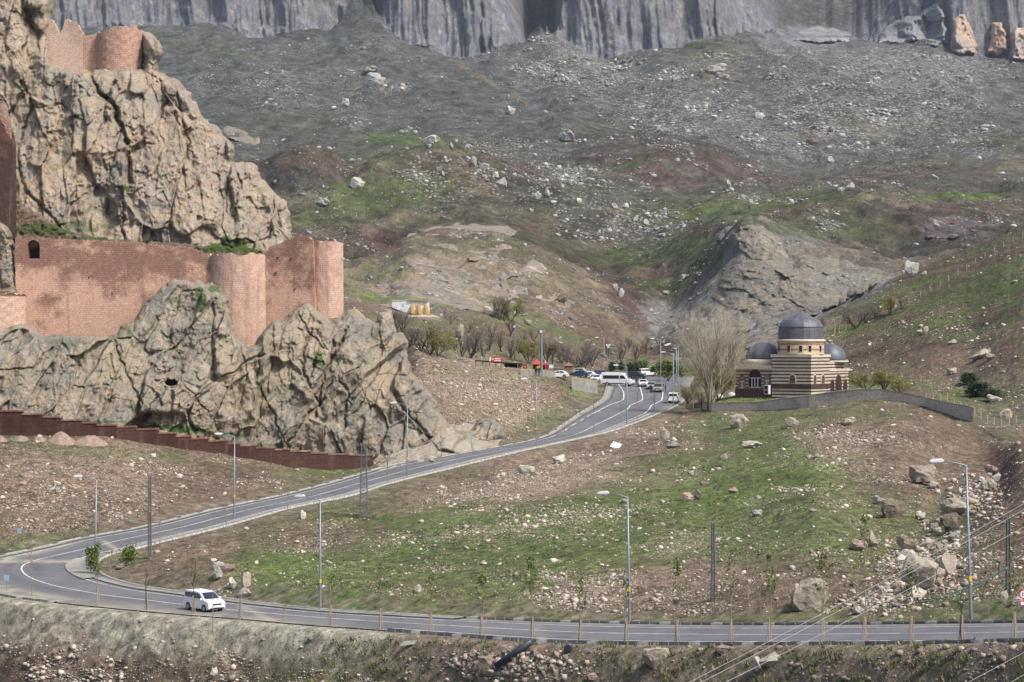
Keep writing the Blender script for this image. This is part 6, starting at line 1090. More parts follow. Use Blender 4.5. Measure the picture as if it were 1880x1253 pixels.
HERO = [(1358,786,42,30,'tan','wedge-shaped tan boulder directly below the terrace wall',0),(1455,784,28,18,'tan','small tan boulder between the wedge-shaped one and the rubble patch',1),(1557,782,28,14,'tan','low tan boulder above the stone rubble strip',2),(1025,852,26,15,'white','bright white rounded boulder beside the rising road',3),(970,872,34,20,'white','cracked whitish rock among the debris below the road',4),
 (1218,807,27,18,'tan','pale tan boulder on the stony slope below the poplar',5),(1237,823,30,12,'lime','low grey boulder just right of the tan one below the poplar',6),(1382,822,46,14,'tan','long low pale boulder lying on bright grass',0),(1262,920,28,15,'pink','left one of two touching pinkish boulders mid meadow',1),(1281,918,18,18,'pink','right one of two touching pinkish boulders mid meadow',2),(1268,875,14,11,'tan','small tan boulder above the touching pinkish pair',3),(1295,892,18,9,'pink','flat pinkish boulder right of mid meadow',4),(1330,843,16,9,'tan','small tan boulder in bright grass above meadow',5),(1347,905,22,10,'tan','low tan boulder left of the grey rubble patch',6),(1390,948,18,12,'white','whitish boulder under the grey rubble patch',2),
 (1693,890,54,36,'tan','big smooth tan boulder uphill of the gully rubble',3),(1716,898,24,16,'tan','tan block leaning on the big smooth boulder',0),(1640,950,50,34,'dark','dark brown pitted boulder on the slope left of the lamp',1),(1620,926,30,14,'white','flat whitish boulder above the dark pitted one',4),(1490,1120,90,54,'tan','huge tan boulder beside the near road left of the gully',5),(1762,948,66,32,'tan','large pale boulder at mid gully crowning the rubble',2),(1750,972,50,34,'dark','dark cracked boulder under the large pale one in the gully',0),(1698,1085,76,60,'tan','massive pinkish grey block in the lower gully rubble',3),(1738,1060,46,46,'tan','upright tan block at the right side of the massive one',1),
 (1673,1010,44,26,'pink','pinkish boulder at the top left of the lower rubble',4),(1600,1005,30,30,'tan','tan boulder alone left of the lower rubble',6),(1576,1012,30,20,'pink','flattish pink boulder left of the lower rubble',2),(1690,955,22,12,'white','small whitish boulder right of the dark pitted one',3),(1842,1105,18,22,'tan','small upright tan boulder by the right lattice pole',4),(1872,1110,34,14,'white','flat whitish boulder cut by the right edge',1),
 (767,1087,15,13,'white','lone whitish boulder in the near meadow',5),(403,1046,30,16,'white','white rock, topmost of the pale outcrop above the people carrier',0),(398,1066,20,24,'white','white rock, second down in the outcrop above the people carrier',3),(425,1082,24,20,'white','white rock, third down in the outcrop above the people carrier',4),(452,1078,26,26,'tan','tan capped rock at the right of the outcrop above the people carrier',5),(446,1098,34,18,'white','white rock, lowest of the outcrop above the people carrier',6),(412,1050,40,14,'pink','pink stained rock behind the outcrop above the people carrier',1),
 (218,1047,20,9,'pink','reddish stone by the leafy shrub inside the hairpin',2),(280,842,12,9,'white','whitish stone on the debris field under the red wall',3),(105,893,16,10,'white','whitish stone in the left debris field cluster, upper',4),(105,906,12,10,'lime','grey stone in the left debris field cluster, lower',5),(42,893,16,10,'pink','pink stone on the left debris field near the edge',6),(556,953,14,16,'white','upright whitish stone beside the upper road kerb',1),
 (393,1243,22,16,'white','pale upright stone low on the dusty bank',2),(268,1170,14,6,'white','flat white stone high on the dusty bank',0),(894,1246,44,44,'pink','largest pink block in the rubble chute left of the pipe',3),(1212,1222,56,38,'tan','big tan slab sticking out of the bank under the kerb',4),(1330,1200,40,14,'pink','pinkish slab just under the kerb on the near bank',5),(1418,1224,56,24,'white','white outcrop slab streaking down the near bank',6),(1392,1240,28,34,'white','lower white outcrop block on the near bank',2),(1090,1248,30,12,'pink','pinkish flat stone at the bottom edge right of the chute',1),
 (1040,260,34,24,'lime','big white domed boulder alone on the mountain foot',3),(687,158,40,26,'lime','big pale block, lower of the pair under the left cliff',1),(678,136,30,14,'lime','pale block, upper of the pair under the left cliff',2),(870,305,22,20,'lime','tall pale boulder on the crest of the boulder hill',4),(890,312,24,12,'lime','pale boulder right beside the tall one on the hill crest',5),(921,345,26,20,'lime','pale boulder cluster block on the hill shoulder',6),(985,365,22,14,'lime','pale boulder lower down the hill shoulder',0),(937,212,22,16,'lime','pale pointed boulder on the scree above the hill',3),
 (655,345,30,20,'lime','grey-white boulder in the fold right of the purple hill',1),(591,380,26,17,'lime','grey-white boulder beneath the purple hill',2),(1338,350,18,20,'lime','cubic white boulder on the green mid slope',4),(792,264,36,16,'lime','broad pale boulder above the crest of the boulder hill',5),(828,273,12,12,'lime','small round pale boulder above the hill crest',6),(861,275,18,12,'lime','rounded pale boulder right above the hill crest',0),(634,196,18,16,'lime','pale boulder left on the lower scree',3),(1394,218,22,14,'lime','rounded grey boulder on the right scree',1),(1314,138,40,20,'lime','big grey boulder pair member under the central cliff, left',2),(1330,146,28,14,'lime','grey boulder pair member under the central cliff, right',4),(1492,266,28,14,'dark','dark-based boulder on the right mountain foot',1),(1526,299,14,12,'lime','small grey boulder below the dark-based one',5),(1562,349,20,14,'lime','rounded grey boulder in the right saddle',6),(1545,352,16,10,'lime','low grey boulder left in the right saddle',0),
 (1031,556,22,16,'dark','dark grey boulder on the slope of the dome hill',0),(989,554,14,11,'tan','small tan boulder left on the dome hill slope',2),(1676,508,30,28,'lime','tall split pale boulder on the spur skyline',3),(1695,508,14,10,'lime','small pale boulder right of the split one on the spur',4),(1187,414,12,12,'lime','white-topped grey boulder in the mid valley',5),(1805,656,46,14,'tan','long pale rock ridge on the right spur',6),(1700,614,14,16,'tan','upright tan stone mid right spur',1),(1688,612,10,6,'white','small white stone left of the upright one on the spur',2),(1748,688,20,12,'tan','tan rock low on the right spur above dark shrubs',3),(1830,738,32,12,'white','whitish overhanging rock right of the dark shrubs',4),(1848,768,30,16,'tan','grey-tan boulder by the fence at the right edge',5),(1750,633,20,10,'tan','flat tan rock on the terraced right spur',6),(1820,660,24,12,'tan','tan rock right end of the pale ridge on the spur',0),
 (895,574,22,12,'tan','tan boulder on the green strip behind the orchard, upper',1),(905,582,14,10,'dark','dark boulder by the willow on the green strip',2),(968,596,16,9,'tan','tan boulder right above the orchard',3),(846,622,26,26,'tan','big tan rock half hidden among the orchard trees',4),(1240,608,14,10,'tan','tan rock in the narrow valley above the lamps',5),(1195,575,14,9,'tan','tan rock on the red cut slope',6),(1130,533,14,14,'lime','grey rock at the head of the red gully, upper',0),(1141,545,12,16,'lime','grey rock at the head of the red gully, lower',1),(1222,542,12,8,'lime','pale rock beside the red knoll',2),(1254,515,12,12,'lime','pale rock right of the red knoll',3)]
for i, (u, v, a, b_, kd, lb, va) in enumerate(HERO): boulder(u, v, a, b_, kd, lb, var=va)
def along(path, n, spread, smin, smax, kinds, label, group, ymin=100, pw=2., asp=(.5, .95)):
    L = [0]; 
    for (x0, y0), (x1, y1) in zip(path[:-1], path[1:]): L.append(L[-1] + math.hypot(x1 - x0, y1 - y0))
    for _ in range(n):
        l = random.random() * L[-1]; u = float(np.interp(l, L, [q[0] for q in path])) + random.gauss(0, spread); v = float(np.interp(l, L, [q[1] for q in path])) + random.gauss(0, spread * .6)
        s_ = smin + (smax - smin) * random.random() ** pw; boulder(u, v, s_, s_ * random.uniform(*asp), random.choice(kinds), label, group, ymin=ymin, tilt=.7)
along([(1835,885),(1800,900),(1775,920),(1745,935)], 26, 12, 9, 28, ['tan','pink','white','tan'], 'one of the loose tan blocks in the upper gully above the large pale boulder', 'upper gully blocks')
along([(1740,985),(1700,1010),(1720,1050),(1680,1080),(1650,1095)], 66, 28, 9, 30, ['tan','white','white','tan','pink'], 'one of the jumbled pinkish blocks filling the lower gully', 'lower gully blocks', asp=(.55, 1.))
along([(1590,1080),(1570,1110),(1610,1130)], 18, 24, 7, 20, ['tan','white','pink'], 'one of the small pale blocks at the gully foot by the near road', 'gully foot blocks')
along([(845,1225),(900,1225),(960,1215),(1010,1225),(1040,1240)], 60, 18, 8, 22, ['pink','pink','tan','pink'], 'one of the reddish blocks dumped in the rubble chute under the road', 'rubble chute blocks', asp=(.6, 1.))
along([(760,285),(830,290),(900,320),(960,360),(1060,375),(1130,395),(1180,405)], 32, 20, 5, 15, ['lime','lime','white'], 'one of the pale boulders strewn down the shoulder of the boulder hill', 'boulder hill stones')
along([(1180,150),(1300,190),(1450,230),(1250,250),(1120,200)], 12, 50, 4, 11, ['lime'], 'one of the grey boulders strewn over the scree under the central cliff', 'scree boulders')
print('boulders', NB[0])

# ================================================================ loose stones, uncountable
t_ = (1 + 5 ** .5) / 2
ICO = np.array([(-1, t_, 0), (1, t_, 0), (-1, -t_, 0), (1, -t_, 0), (0, -1, t_), (0, 1, t_), (0, -1, -t_), (0, 1, -t_), (t_, 0, -1), (t_, 0, 1), (-t_, 0, -1), (-t_, 0, 1)]) / 1.9
ICF = np.array([(0, 11, 5), (0, 5, 1), (0, 1, 7), (0, 7, 10), (0, 10, 11), (1, 5, 9), (5, 11, 4), (11, 10, 2), (10, 7, 6), (7, 1, 8), (3, 9, 4), (3, 4, 2), (3, 2, 6), (3, 6, 8), (3, 8, 9), (4, 9, 5), (2, 4, 11), (6, 2, 10), (8, 6, 7), (9, 8, 1)])
def stones(name, cen, size, mat, label, cat='loose stones', base=(.48, .43, .36), base2=(.31, .25, .21), colvar=.45):
    n = len(cen); a = rng.random(n) * 6.283; sc3 = np.stack([rng.uniform(.7, 1.2, n), rng.uniform(.6, 1., n), rng.uniform(.35, .75, n)], 1) * size[:, None]
    v = ICO[None] * (1 + rng.uniform(-.28, .28, (n, 12, 1))) * sc3[:, None, :]; ca, sa = np.cos(a)[:, None], np.sin(a)[:, None]
    tl = rng.uniform(-.5, .5, n)[:, None]; x = v[..., 0]; z = v[..., 2]; x, z = x * np.cos(tl) - z * np.sin(tl), x * np.sin(tl) + z * np.cos(tl)
    v = np.stack([x * ca - v[..., 1] * sa, x * sa + v[..., 1] * ca, z], -1) + cen[:, None, :]
    f = (ICF[None] + (np.arange(n) * 12)[:, None, None]).reshape(-1, 3); k = rng.random(n)[:, None]; col = (np.array(base) * (1 - k) + np.array(base2) * k) * rng.uniform(1 - colvar, 1 + colvar, (n, 1))
    tag(npmesh(name, v.reshape(-1, 3), f, mat, attrs={'col': np.repeat(np.clip(col, 0, .6), 12, 0)}), label, cat, kind='stuff')
m, nt, b = new_mat('loose_stone'); c = attr(nt, 'col').outputs[0]; c = mix(nt, 1., c, ramp(nt, noise(nt, pos(nt), 2.5, 4, .7), [(.3, .8), (.7, 1.15)]), 'MULTIPLY'); nt.links.new(c, b.inputs['Base Color']); M_LS = m
VG = V.reshape(GZ.shape + (3,)); vis = np.minimum.accumulate(GV, axis=0) >= GV - .01      # only slopes that face the valley
inu = (UU > -60) & (UU < 1940)
clump = sstep(-.15, .45, fbm(GX / (GY * .018), LB / .03, 4, 131)) * .9 + .1
dens_row = np.abs(np.gradient(GV, axis=0))
def scatter(n, w_):
    w_ = (w_ * dens_row * vis * inu).ravel(); ii = rng.choice(w_.size, n, p=w_ / w_.sum()); q = V[ii].copy(); jx = (rng.random(n) - .5) * DU / F * q[:, 1]; q[:, 0] += jx; return q
stony = stony + .6 * (bb < 3) * sstep(1150, 1240, GV)
near_ok = (GY < 560) & (roadw < .55) & (GV < 1300)
q = scatter(70000, (1 - .5 * grn) * near_ok * clump * np.clip(stony - .22, 0, 1) ** 1.3); s_ = rng.pareto(2.4, len(q)) * .032 + .036; s_ = np.clip(s_, 0, .40) * (q[:, 1] / 200) ** .5; q[:, 2] += s_ * .15
stones('loose_stones', q, s_, M_LS, 'pinkish and tan loose stones scattered over the near slopes')
q = scatter(1300, near_ok * clump * np.clip(stony - .1, 0, 1)); s_ = rng.uniform(.12, .26, len(q)) * (q[:, 1] / 220) ** .5; stones('loose_stones', q, s_, M_LS, 'fist to bucket sized stones lying over the near slopes')
q = scatter(2400, (bb > 2) * (bb < 2.98) * (GV > 1120) * (GV < 1300) * (.08 + clump * sstep(1130, 1200, GV))); s_ = np.clip(rng.pareto(2.2, len(q)) * .05 + .05, 0, .34); stones('loose_stones', q, s_, M_LS, 'mixed stones lying on the earth bank under the near road', base=(.34, .29, .235), base2=(.20, .155, .125))
q = scatter(2300, (bb > 2) * (bb < 2.98) * (GV > 1170) * (GV < 1300) * (UU > 560) * sstep(-.1, .3, edge_n)); bank_tufts = q
farm = (GY > 560) & (GY < 2150) & (cw < .05)
q = scatter(32000, farm * sstep(-.05, .45, fbm(GX / (GY * .012), LB / .02, 4, 133)) * (clump + .05) * np.clip(stony - .1, 0, 1.2) ** 1.3); s_ = (rng.pareto(2.3, len(q)) * .26 + .26) * (q[:, 1] / 1200); s_ = np.minimum(s_, 2.0 * q[:, 1] / 1200); q[:, 2] += s_ * .08
stones('mountain_stones', q, s_, M_LS, 'grey limestone rubble scattered over the far mountain slopes', base=(.34, .33, .31), base2=(.21, .21, .20), colvar=.5)
q = []; qf = []
for u0, v0, ru, rv, n in ((1400,650,45,14,260),(940,1225,110,26,900),(1700,1040,90,66,1500),(1790,910,60,40,700),(1620,1105,70,22,500),(960,880,110,14,700),(1080,940,180,14,900),(1520,800,70,8,500),(1460,900,60,8,400),(900,720,140,26,2200),(1180,795,60,10,600),(100,895,40,10,300),(420,1080,30,20,150)):
    for _ in range(n):
        a_ = random.gauss(0, .5) * ru + u0; b_ = random.gauss(0, .5) * rv + v0 + (a_ - u0) * {900: .25, 960: -.2}.get(u0, 0); h_ = hit(a_, b_)
        q.append(h_); qf.append(1. if u0 in (940, 1700, 1790, 1620) else .5)
q = np.array(q); s_ = (np.clip(rng.pareto(2.2, len(q)) * .08 + .07, 0, .42)) * (q[:, 1] / 200) ** .6 * np.array(qf); q[:, 2] += s_ * .25
stones('rubble', q, s_, M_LS, 'patches of broken pale rubble on the near slopes and in the gully', 'rubble', base=(.44, .395, .33), base2=(.34, .27, .225))

# ================================================================ grass and dry tufts, uncountable
def tufts(name, cen, hgt, cols, label, blades=5, wid=.05, spread=.14):
    n = len(cen); m_ = n * blades; c = np.repeat(cen, blades, 0); h = np.repeat(hgt, blades) * rng.uniform(.5, 1.2, m_); a = rng.random(m_) * 6.283; r_ = np.repeat(hgt, blades)
    b0 = c + np.stack([np.cos(a), np.sin(a), 0 * a], 1) * (spread * rng.random(m_) * 3 * r_)[:, None]; a2 = rng.random(m_) * 6.283; w_ = (wid * (.5 + rng.random(m_)))[:, None] * np.stack([np.cos(a2), np.sin(a2), 0 * a2], 1) * (r_ / .2)[:, None]
    tip = b0 + np.stack([np.cos(a) * h * .5, np.sin(a) * h * .5, h], 1); Vt = np.stack([b0 - w_, b0 + w_, tip], 1).reshape(-1, 3)
    k = rng.integers(0, len(cols), n); col = np.repeat(np.array(cols)[k] * rng.uniform(.7, 1.3, (n, 1)), blades * 3, 0)
    tag(npmesh(name, Vt, np.arange(m_ * 3).reshape(-1, 3), M_LS, attrs={'col': col}), label, 'grass', kind='stuff')
gmask = np.clip((COL[..., 1] - COL[..., 0]) / .03, 0, 1) 
q = scatter(42000, (GY < 560) * (roadw < .5) * (gmask * .9 + .06) * clump); tufts('grass', q, rng.uniform(.08, .28, len(q)) * (q[:, 1] / 200) ** .5, [(.065, .11, .022), (.11, .165, .03), (.04, .065, .02), (.19, .17, .09), (.12, .13, .05)], 'short green grass tufts over the meadow', wid=.035)
q = scatter(6000, (GY < 500) * (roadw < .6) * (1 - gmask) * clump * (GV < 1300) * (.25 + .75 * (bb > 3))); tufts('dry_grass', q, rng.uniform(.08, .28, len(q)) * (q[:, 1] / 200) ** .5, [(.22, .17, .10), (.17, .13, .08), (.12, .12, .05)], 'dry brown weeds on the bare soil', wid=.02)

tufts('grass', bank_tufts, rng.uniform(.12, .4, len(bank_tufts)), [(.08, .13, .03), (.12, .15, .04), (.26, .21, .13), (.20, .16, .10)], 'green and straw-coloured grass tufts on the bank under the near road', wid=.03)

# ================================================================ trees
def bark(name, col): return simple(name, col, .95, .3, 4)
M_BK = bark('dark_bark', (.055, .043, .040)); M_TW = bark('mauve_twigs', (.145, .118, .11)); M_PB = bark('poplar_bark', (.30, .255, .19)); M_PT = bark('poplar_twigs', (.45, .40, .31)); M_BB = bark('birch_bark', (.55, .50, .42)); M_WT = bark('willow_twigs', (.22, .19, .085))
def leafm(name, a, b_):
    m, nt, b = new_mat(name); n = noise(nt, pos(nt), 1.3, 3, .6); c = mix(nt, ramp(nt, n, [(.35, 0.), (.65, 1.)]), a, b_); nt.links.new(c, b.inputs['Base Color']); b.inputs['Roughness'].default_value = .7; return m
M_LW = leafm('willow_leaves', (.17, .16, .045), (.22, .20, .06)); M_LG = leafm('fresh_leaves', (.09, .13, .03), (.13, .17, .04)); M_LD = leafm('dark_leaves', (.025, .045, .018), (.045, .065, .028)); M_LB = leafm('russet_leaves', (.16, .11, .06), (.20, .15, .08))
def grow(seed, H_, spread=.55, levels=4, up=.35, kids=(4, 6), r0=None, trunk=.28, stems=1, nfirst=9, zig=.12, sprd=.32):
    rg = random.Random(seed); A_, B_, tips = MB(), MB(), []
    def br(p, d, L, r, lv):
        seg = 3 if lv > 1 else 5; pts_ = [p]; q = Vector(p); dd = Vector(d)
        for i in range(seg):
            dd = (dd + Vector((rg.gauss(0, zig), rg.gauss(0, zig), rg.gauss(0, zig) + up * .12 * lv))).normalized(); q = q + dd * (L / seg); pts_.append(Vector(q))
        rr = [r * (1 - .62 * i / seg) for i in range(seg + 1)]; (A_ if lv <= 1 else B_).tube(pts_, rr, 6 if lv <= 1 else 3)
        if lv >= levels: tips.extend(pts_[1:]); return
        nk = nfirst if lv == 0 else rg.randint(*kids)
        for k in range(nk):
            f = rg.uniform(trunk if lv == 0 else .25, 1.); i = min(int(f * seg), seg - 1); b_ = pts_[i].lerp(pts_[i + 1], f * seg - i); ax = (pts_[i + 1] - pts_[i]).normalized()
            a = rg.random() * 6.283; pr = ax.cross(Vector((math.cos(a), math.sin(a), .3))).normalized(); sp = spread * rg.uniform(.7, 1.3)
            br(b_, (ax * math.cos(sp) + pr * math.sin(sp) + Vector((0, 0, up * .4))).normalized(), L * (.62 if lv else .50) * rg.uniform(.7, 1.15) * (1.15 - .45 * f), r * (1 - .55 * f) * .55, lv + 1)
    for s_ in range(stems):
        a = 6.283 * s_ / stems + rg.random(); d = Vector((math.cos(a) * sprd * (.4 + .8 * rg.random()), math.sin(a) * sprd * (.4 + .8 * rg.random()), 1)).normalized() if stems > 1 else Vector((rg.gauss(0, .05), rg.gauss(0, .05), 1))
        br(Vector((0, 0, -.2)), d, H_ * .72, r0 or H_ * .022, 0)
    return A_, B_, tips
def leaves(B, tips, n, size, seed, dr=.35):
    rg = random.Random(seed)
    for _ in range(n):
        p = rg.choice(tips) + Vector((rg.gauss(0, dr), rg.gauss(0, dr), rg.gauss(0, dr))); a = Vector((rg.gauss(0, 1), rg.gauss(0, 1), rg.gauss(0, 1))).normalized() * size * rg.uniform(.5, 1.2); b_ = a.cross(Vector((rg.gauss(0, 1), rg.gauss(0, 1), rg.gauss(0, 1)))).normalized() * size * .55
        B.add([p - a, p + b_, p + a, p - b_], [(0, 1, 2, 3)])
    return B
def tree_proto(name, seed, Hh, bk, tw, lf=None, nl=0, ls=.16, dr=.3, **kw):
    r = empty(name); A_, B_, tips = grow(seed, Hh, **kw); A_.build('trunk', bk, r); B_.build('crown' if not lf else 'branches', tw, r)
    if lf: leaves(MB(), tips, nl, ls, seed, dr).build('crown', lf, r)
    r['h'] = max(t.z for t in tips); return r
PT = {'b0': [tree_proto('bare_tree', s, 5.5, M_BK, M_TW, spread=.58, kids=(4, 5), nfirst=9, trunk=.14, stems=3, sprd=.34, r0=.10) for s in (1, 2, 3)], 'b1': [tree_proto('bare_tree', s, 6, M_BK, M_TW, spread=.7, kids=(4, 6), nfirst=10, trunk=.12, stems=3, sprd=.55, r0=.12) for s in (4, 5)],
 'w': [tree_proto('willow_tree', s, 5, M_BK, M_WT, M_LW, 2600, .11, .22, spread=.6, kids=(5, 7), nfirst=9, trunk=.1, stems=3, sprd=.5, r0=.09) for s in (6, 7)], 'g': [tree_proto('leafy_shrub', s, 3, M_BK, M_TW, M_LG, 3000, .13, .25, spread=.8, kids=(4, 6), trunk=.05, stems=2, levels=3, nfirst=7) for s in (8,)],
 'd': [tree_proto('evergreen_shrub', 9, 2.6, M_BK, M_BK, M_LD, 3000, .14, .25, spread=.7, kids=(4, 6), trunk=.05, levels=3, nfirst=10)], 'r': [tree_proto('russet_tree', 10, 5, M_BK, M_TW, M_LB, 1800, .10, .22, spread=.6, kids=(4, 6))],
 'birch': [tree_proto('birch_tree', s, 6, M_BB, M_TW, spread=.4, kids=(3, 5), nfirst=7, trunk=.5, r0=.13) for s in (11, 12)], 'p': [tree_proto('bare_tree', 13, 6, M_PB, M_PT, spread=.42, kids=(5, 7), nfirst=11, up=.7)]}
used = set()
def plant(kd, u, v, hpx, label, i=0, group=None, wid=1., ymin=300, cat='tree'):
    pr = PT[kd][i % len(PT[kd])]; o = pr if pr.name not in used else copy_tree(pr); used.add(pr.name)
    p_ = hit(u, v, ymin); s_ = hpx * p_.y / F / (pr['h'] * 1.02); o.location = p_; o.scale = (s_ * wid, s_ * wid, s_); o.rotation_euler = (0, 0, (u * 1.7) % 6.28); tag(o, label, cat, group); return o
ORCH = [('b0',728,607,52),('b0',739,612,50),('b0',748,640,48),('b0',760,634,44),('b1',773,646,60),('b0',786,640,50),('w',804,655,56),('b0',790,652,44),('b0',829,596,24),('b0',848,655,50),('b1',864,657,58),('b0',875,636,44),('b0',888,655,44),('b0',897,645,46),('b0',917,586,56),('b0',926,590,38),('w',938,591,46),('b0',921,646,46),('b0',937,618,42),('b0',937,658,46),('b0',952,650,40),('w',971,668,44),('b0',980,628,34),('b0',993,660,44),('b0',1005,664,52),('r',1014,672,42),('b1',1032,668,48),('b0',1042,664,40),('b1',1053,684,62),('b1',1069,688,62),('b0',1087,672,50),('b0',1078,650,30),('b0',1117,655,32),('b0',1140,664,42),('b0',1166,664,40),('b0',1186,648,34),('b0',1155,640,26),('b0',816,640,42),('b0',835,645,36),('b0',905,620,34),('b0',962,640,36),('b0',860,612,24)]
ORCH.sort(key=lambda t: t[1]); cnt = 0; W_ = {'b0': 'slender bare dark tree', 'b1': 'broad bare dark tree', 'w': 'yellow-green budding willow', 'r': 'russet budding tree'}
for i, (kd, u, v, h) in enumerate(ORCH):
    ref = 'left end of the orchard by the crag' if u < 765 else 'orchard below the white shed' if u < 845 else 'orchard behind the black canopy' if u < 960 else 'trees behind the red tent' if u < 1025 else 'trees around the wooden kiosk' if u < 1095 else 'trees on the slope above the minibus'
    plant(kd, u, v, h, f'{W_[kd]}, {ORD[i]} from the left, {ref}'[:110], i, 'bare trees of the orchard slope', wid=1.15)
for k, (kd, u, v, h, lb, wd, ct) in enumerate([('d',1124,682,15,'small dark evergreen shrub above the minibus roof, left',1.3,'shrub'),('d',1140,680,13,'small dark evergreen shrub above the minibus roof, middle',1.3,'shrub'),('d',1158,686,17,'dark evergreen shrub above the minibus nose',1.3,'shrub'),('d',1168,684,15,'dark evergreen shrub behind the black off-road car',1.2,'shrub'),('g',1176,684,22,'fresh green shrub behind the white saloon',1.6,'shrub'),('g',1226,700,38,'tall fresh green shrub between the lamp poles',1.2,'shrub'),('g',1208,692,20,'low fresh green shrub left of the lamp poles',1.5,'shrub'),
    ('birch',1533,612,34,'white-stemmed birch, first of four beyond the domes',.9,'tree'),('birch',1541,613,36,'white-stemmed birch, second of four beyond the domes',.9,'tree'),('birch',1553,607,36,'leaning white-stemmed birch, third of four beyond the domes',.9,'tree'),('birch',1560,603,34,'white-stemmed birch, fourth of four beyond the domes',.9,'tree'),('b1',1572,603,46,'broad brownish bare tree beside the birches',1.3,'tree'),('b0',1590,594,36,'bare tree between the brown tree and the round willow',1.3,'tree'),('b0',1607,585,30,'small grey bare tree left of the round willow',1.4,'tree'),('w',1635,578,34,'round yellow willow on the right spur',1.3,'tree'),('b0',1655,568,28,'small bare tree right of the round willow',1.3,'tree'),('b0',1512,604,26,'small dark bare tree just right of the main dome',1.2,'tree'),
    ('w',1592,718,38,'wide yellow-green willow thicket behind the terrace wall, left',1.7,'shrub'),('w',1622,720,40,'wide yellow-green willow thicket behind the terrace wall, middle',1.7,'shrub'),('w',1650,726,34,'yellow-green willow thicket behind the terrace wall, right',1.6,'shrub'),('d',1795,728,24,'dark juniper patch on the right spur, left',2.6,'shrub'),('d',1822,735,18,'dark juniper patch on the right spur, right',2.4,'shrub'),('d',1778,705,18,'dark juniper patch on the right spur, upper',2.4,'shrub'),('b0',1470,628,20,'small bare shrub behind the main dome',1.4,'shrub'),
    ('p',1272,752,60,'thin tan bare tree left of the big poplar',1.0,'tree'),('b0',1262,745,40,'small dark bare tree on the verge by the planter wall',1.,'tree'),('w',1318,736,60,'pale budding tree filling the space right of the poplar',1.2,'tree'),('w',1262,742,36,'olive budding shrub at the bend left of the poplar',1.4,'shrub'),('b0',1290,750,40,'dark forked bare tree behind the planter wall',.9,'tree')]): plant(kd, u, v, h, lb, k, None, wd, cat=ct)
# the big poplar
pp_ = hit(1303, 753, 360); big = tag(empty('poplar_tree', tuple(pp_)), 'tall pale leafless poplar between the road bend and the mausoleum', 'tree')
A_, B_, tips = grow(77, 20.5, spread=.46, kids=(4, 6), up=.42, nfirst=12, trunk=.16, r0=.24, levels=4, zig=.08, stems=6, sprd=.24)
zm = max(t.z for t in tips); k_ = (753 - 548) * pp_.y / F / zm
for mb_, nm, mt in ((A_, 'trunk', M_PB), (B_, 'crown', M_PT)):
    mb_.v = [(x * k_ * 1.12, y * k_ * 1.12, z * k_) for x, y, z in mb_.v]; mb_.build(nm, mt, big)
leaves(MB(), [Vector((t.x * k_ * 1.12, t.y * k_ * 1.12, t.z * k_)) for t in tips], 16000, .07, 5, .28).build('buds', M_PT, big)
MB().tube([(0, 0, -.3), (0, 0, 2.4)], [.5, .42], 9).build('dark_trunk_base', M_BK, big)

# saplings tied to stakes
M_STEM = bark('sapling_bark', (.24, .19, .15)); M_STD = bark('dark_sapling_bark', (.06, .045, .04))
def sapling(u, v, vt, label, leafy=1., stakes=3, dark=False, group=None, ymin=100, pt=None):
    p_ = pt or hit(u, v, ymin); h = (v - vt) * p_.y / F; r = tag(empty('sapling', tuple(p_)), label, 'sapling', group); rg = random.Random(int(u * 3 + v)); pts_ = [Vector((0, 0, -.2))]; 
    for i in range(6): pts_.append(Vector((rg.gauss(0, .07) + pts_[-1].x * .6, rg.gauss(0, .05), h * (i + 1) / 6)))
    rs = .045 * (p_.y / 180) ** .5; MB().tube(pts_, [rs * (1 - .11 * i) for i in range(7)], 5).build('stem', M_STD if dark else M_STEM, r)
    mb = MB(); tips = []
    for i in range(16):
        f = rg.uniform(.42, .98); q = Vector((0, 0, h * f)); a = rg.random() * 6.28; L = (1.05 - f) * h * .32 + .15; t2 = q + Vector((math.cos(a) * L * .45, math.sin(a) * L * .45, L)); mb.tube([q, q.lerp(t2, .5) + Vector((math.cos(a), math.sin(a), 0)) * .05, t2], [rs * .4, rs * .3, rs * .18], 3); tips += [q.lerp(t2, g) for g in (.4, .6, .8, 1)]
    mb.build('branches', M_STD if dark else M_STEM, r)
    if leafy: leaves(MB(), tips, int(230 * leafy), .115, int(u), .10).build('leaves', M_LG, r)
    for k in range(stakes):
        a = 6.283 * k / 3 + .5; MB().tube([(math.cos(a) * .20, math.sin(a) * .20, -.3), (math.cos(a) * .06, math.sin(a) * .06, 1.6)], .034, 5).build('stake', M_WOOD, r)
    return r
SG = 'staked saplings along the near kerb'
def verge_pt(u, v):                          # just inside the near kerb
    i = int(np.argmin(np.abs(RO[:NR // 2, 0] / RO[:NR // 2, 1] * F + CU - u))); o = RO[i]; d = RI[i] - RO[i]; q = o + d / np.linalg.norm(d) * .55; return Vector((u - CU, F, 0)).normalized() * 0 + Vector((q[0], q[1], q[2] + .02))
row = [(171,1112,1000,1.,3,0),(259,1126,1045,0,2,1),(344,1132,1030,.15,3,1),(432,1137,1075,0,2,0),(512,1143,1100,0,1,0),(594,1149,1050,.25,2,0),(690,1157,1035,.3,3,0),(780,1163,1035,.5,3,0),(877,1170,1050,.7,3,0),(971,1176,1020,1.,3,0),(1060,1180,1062,.5,3,0),(1148,1183,1050,.3,3,0),(1238,1185,1030,.7,3,0),(1327,1185,1012,.5,3,0),(1407,1185,1022,.9,3,0),(1500,1185,1010,.6,3,0),(1577,1184,948,.5,3,0),(1660,1183,1040,.5,3,0),(1755,1182,1072,0,3,1),(1852,1180,1015,.5,3,0)]
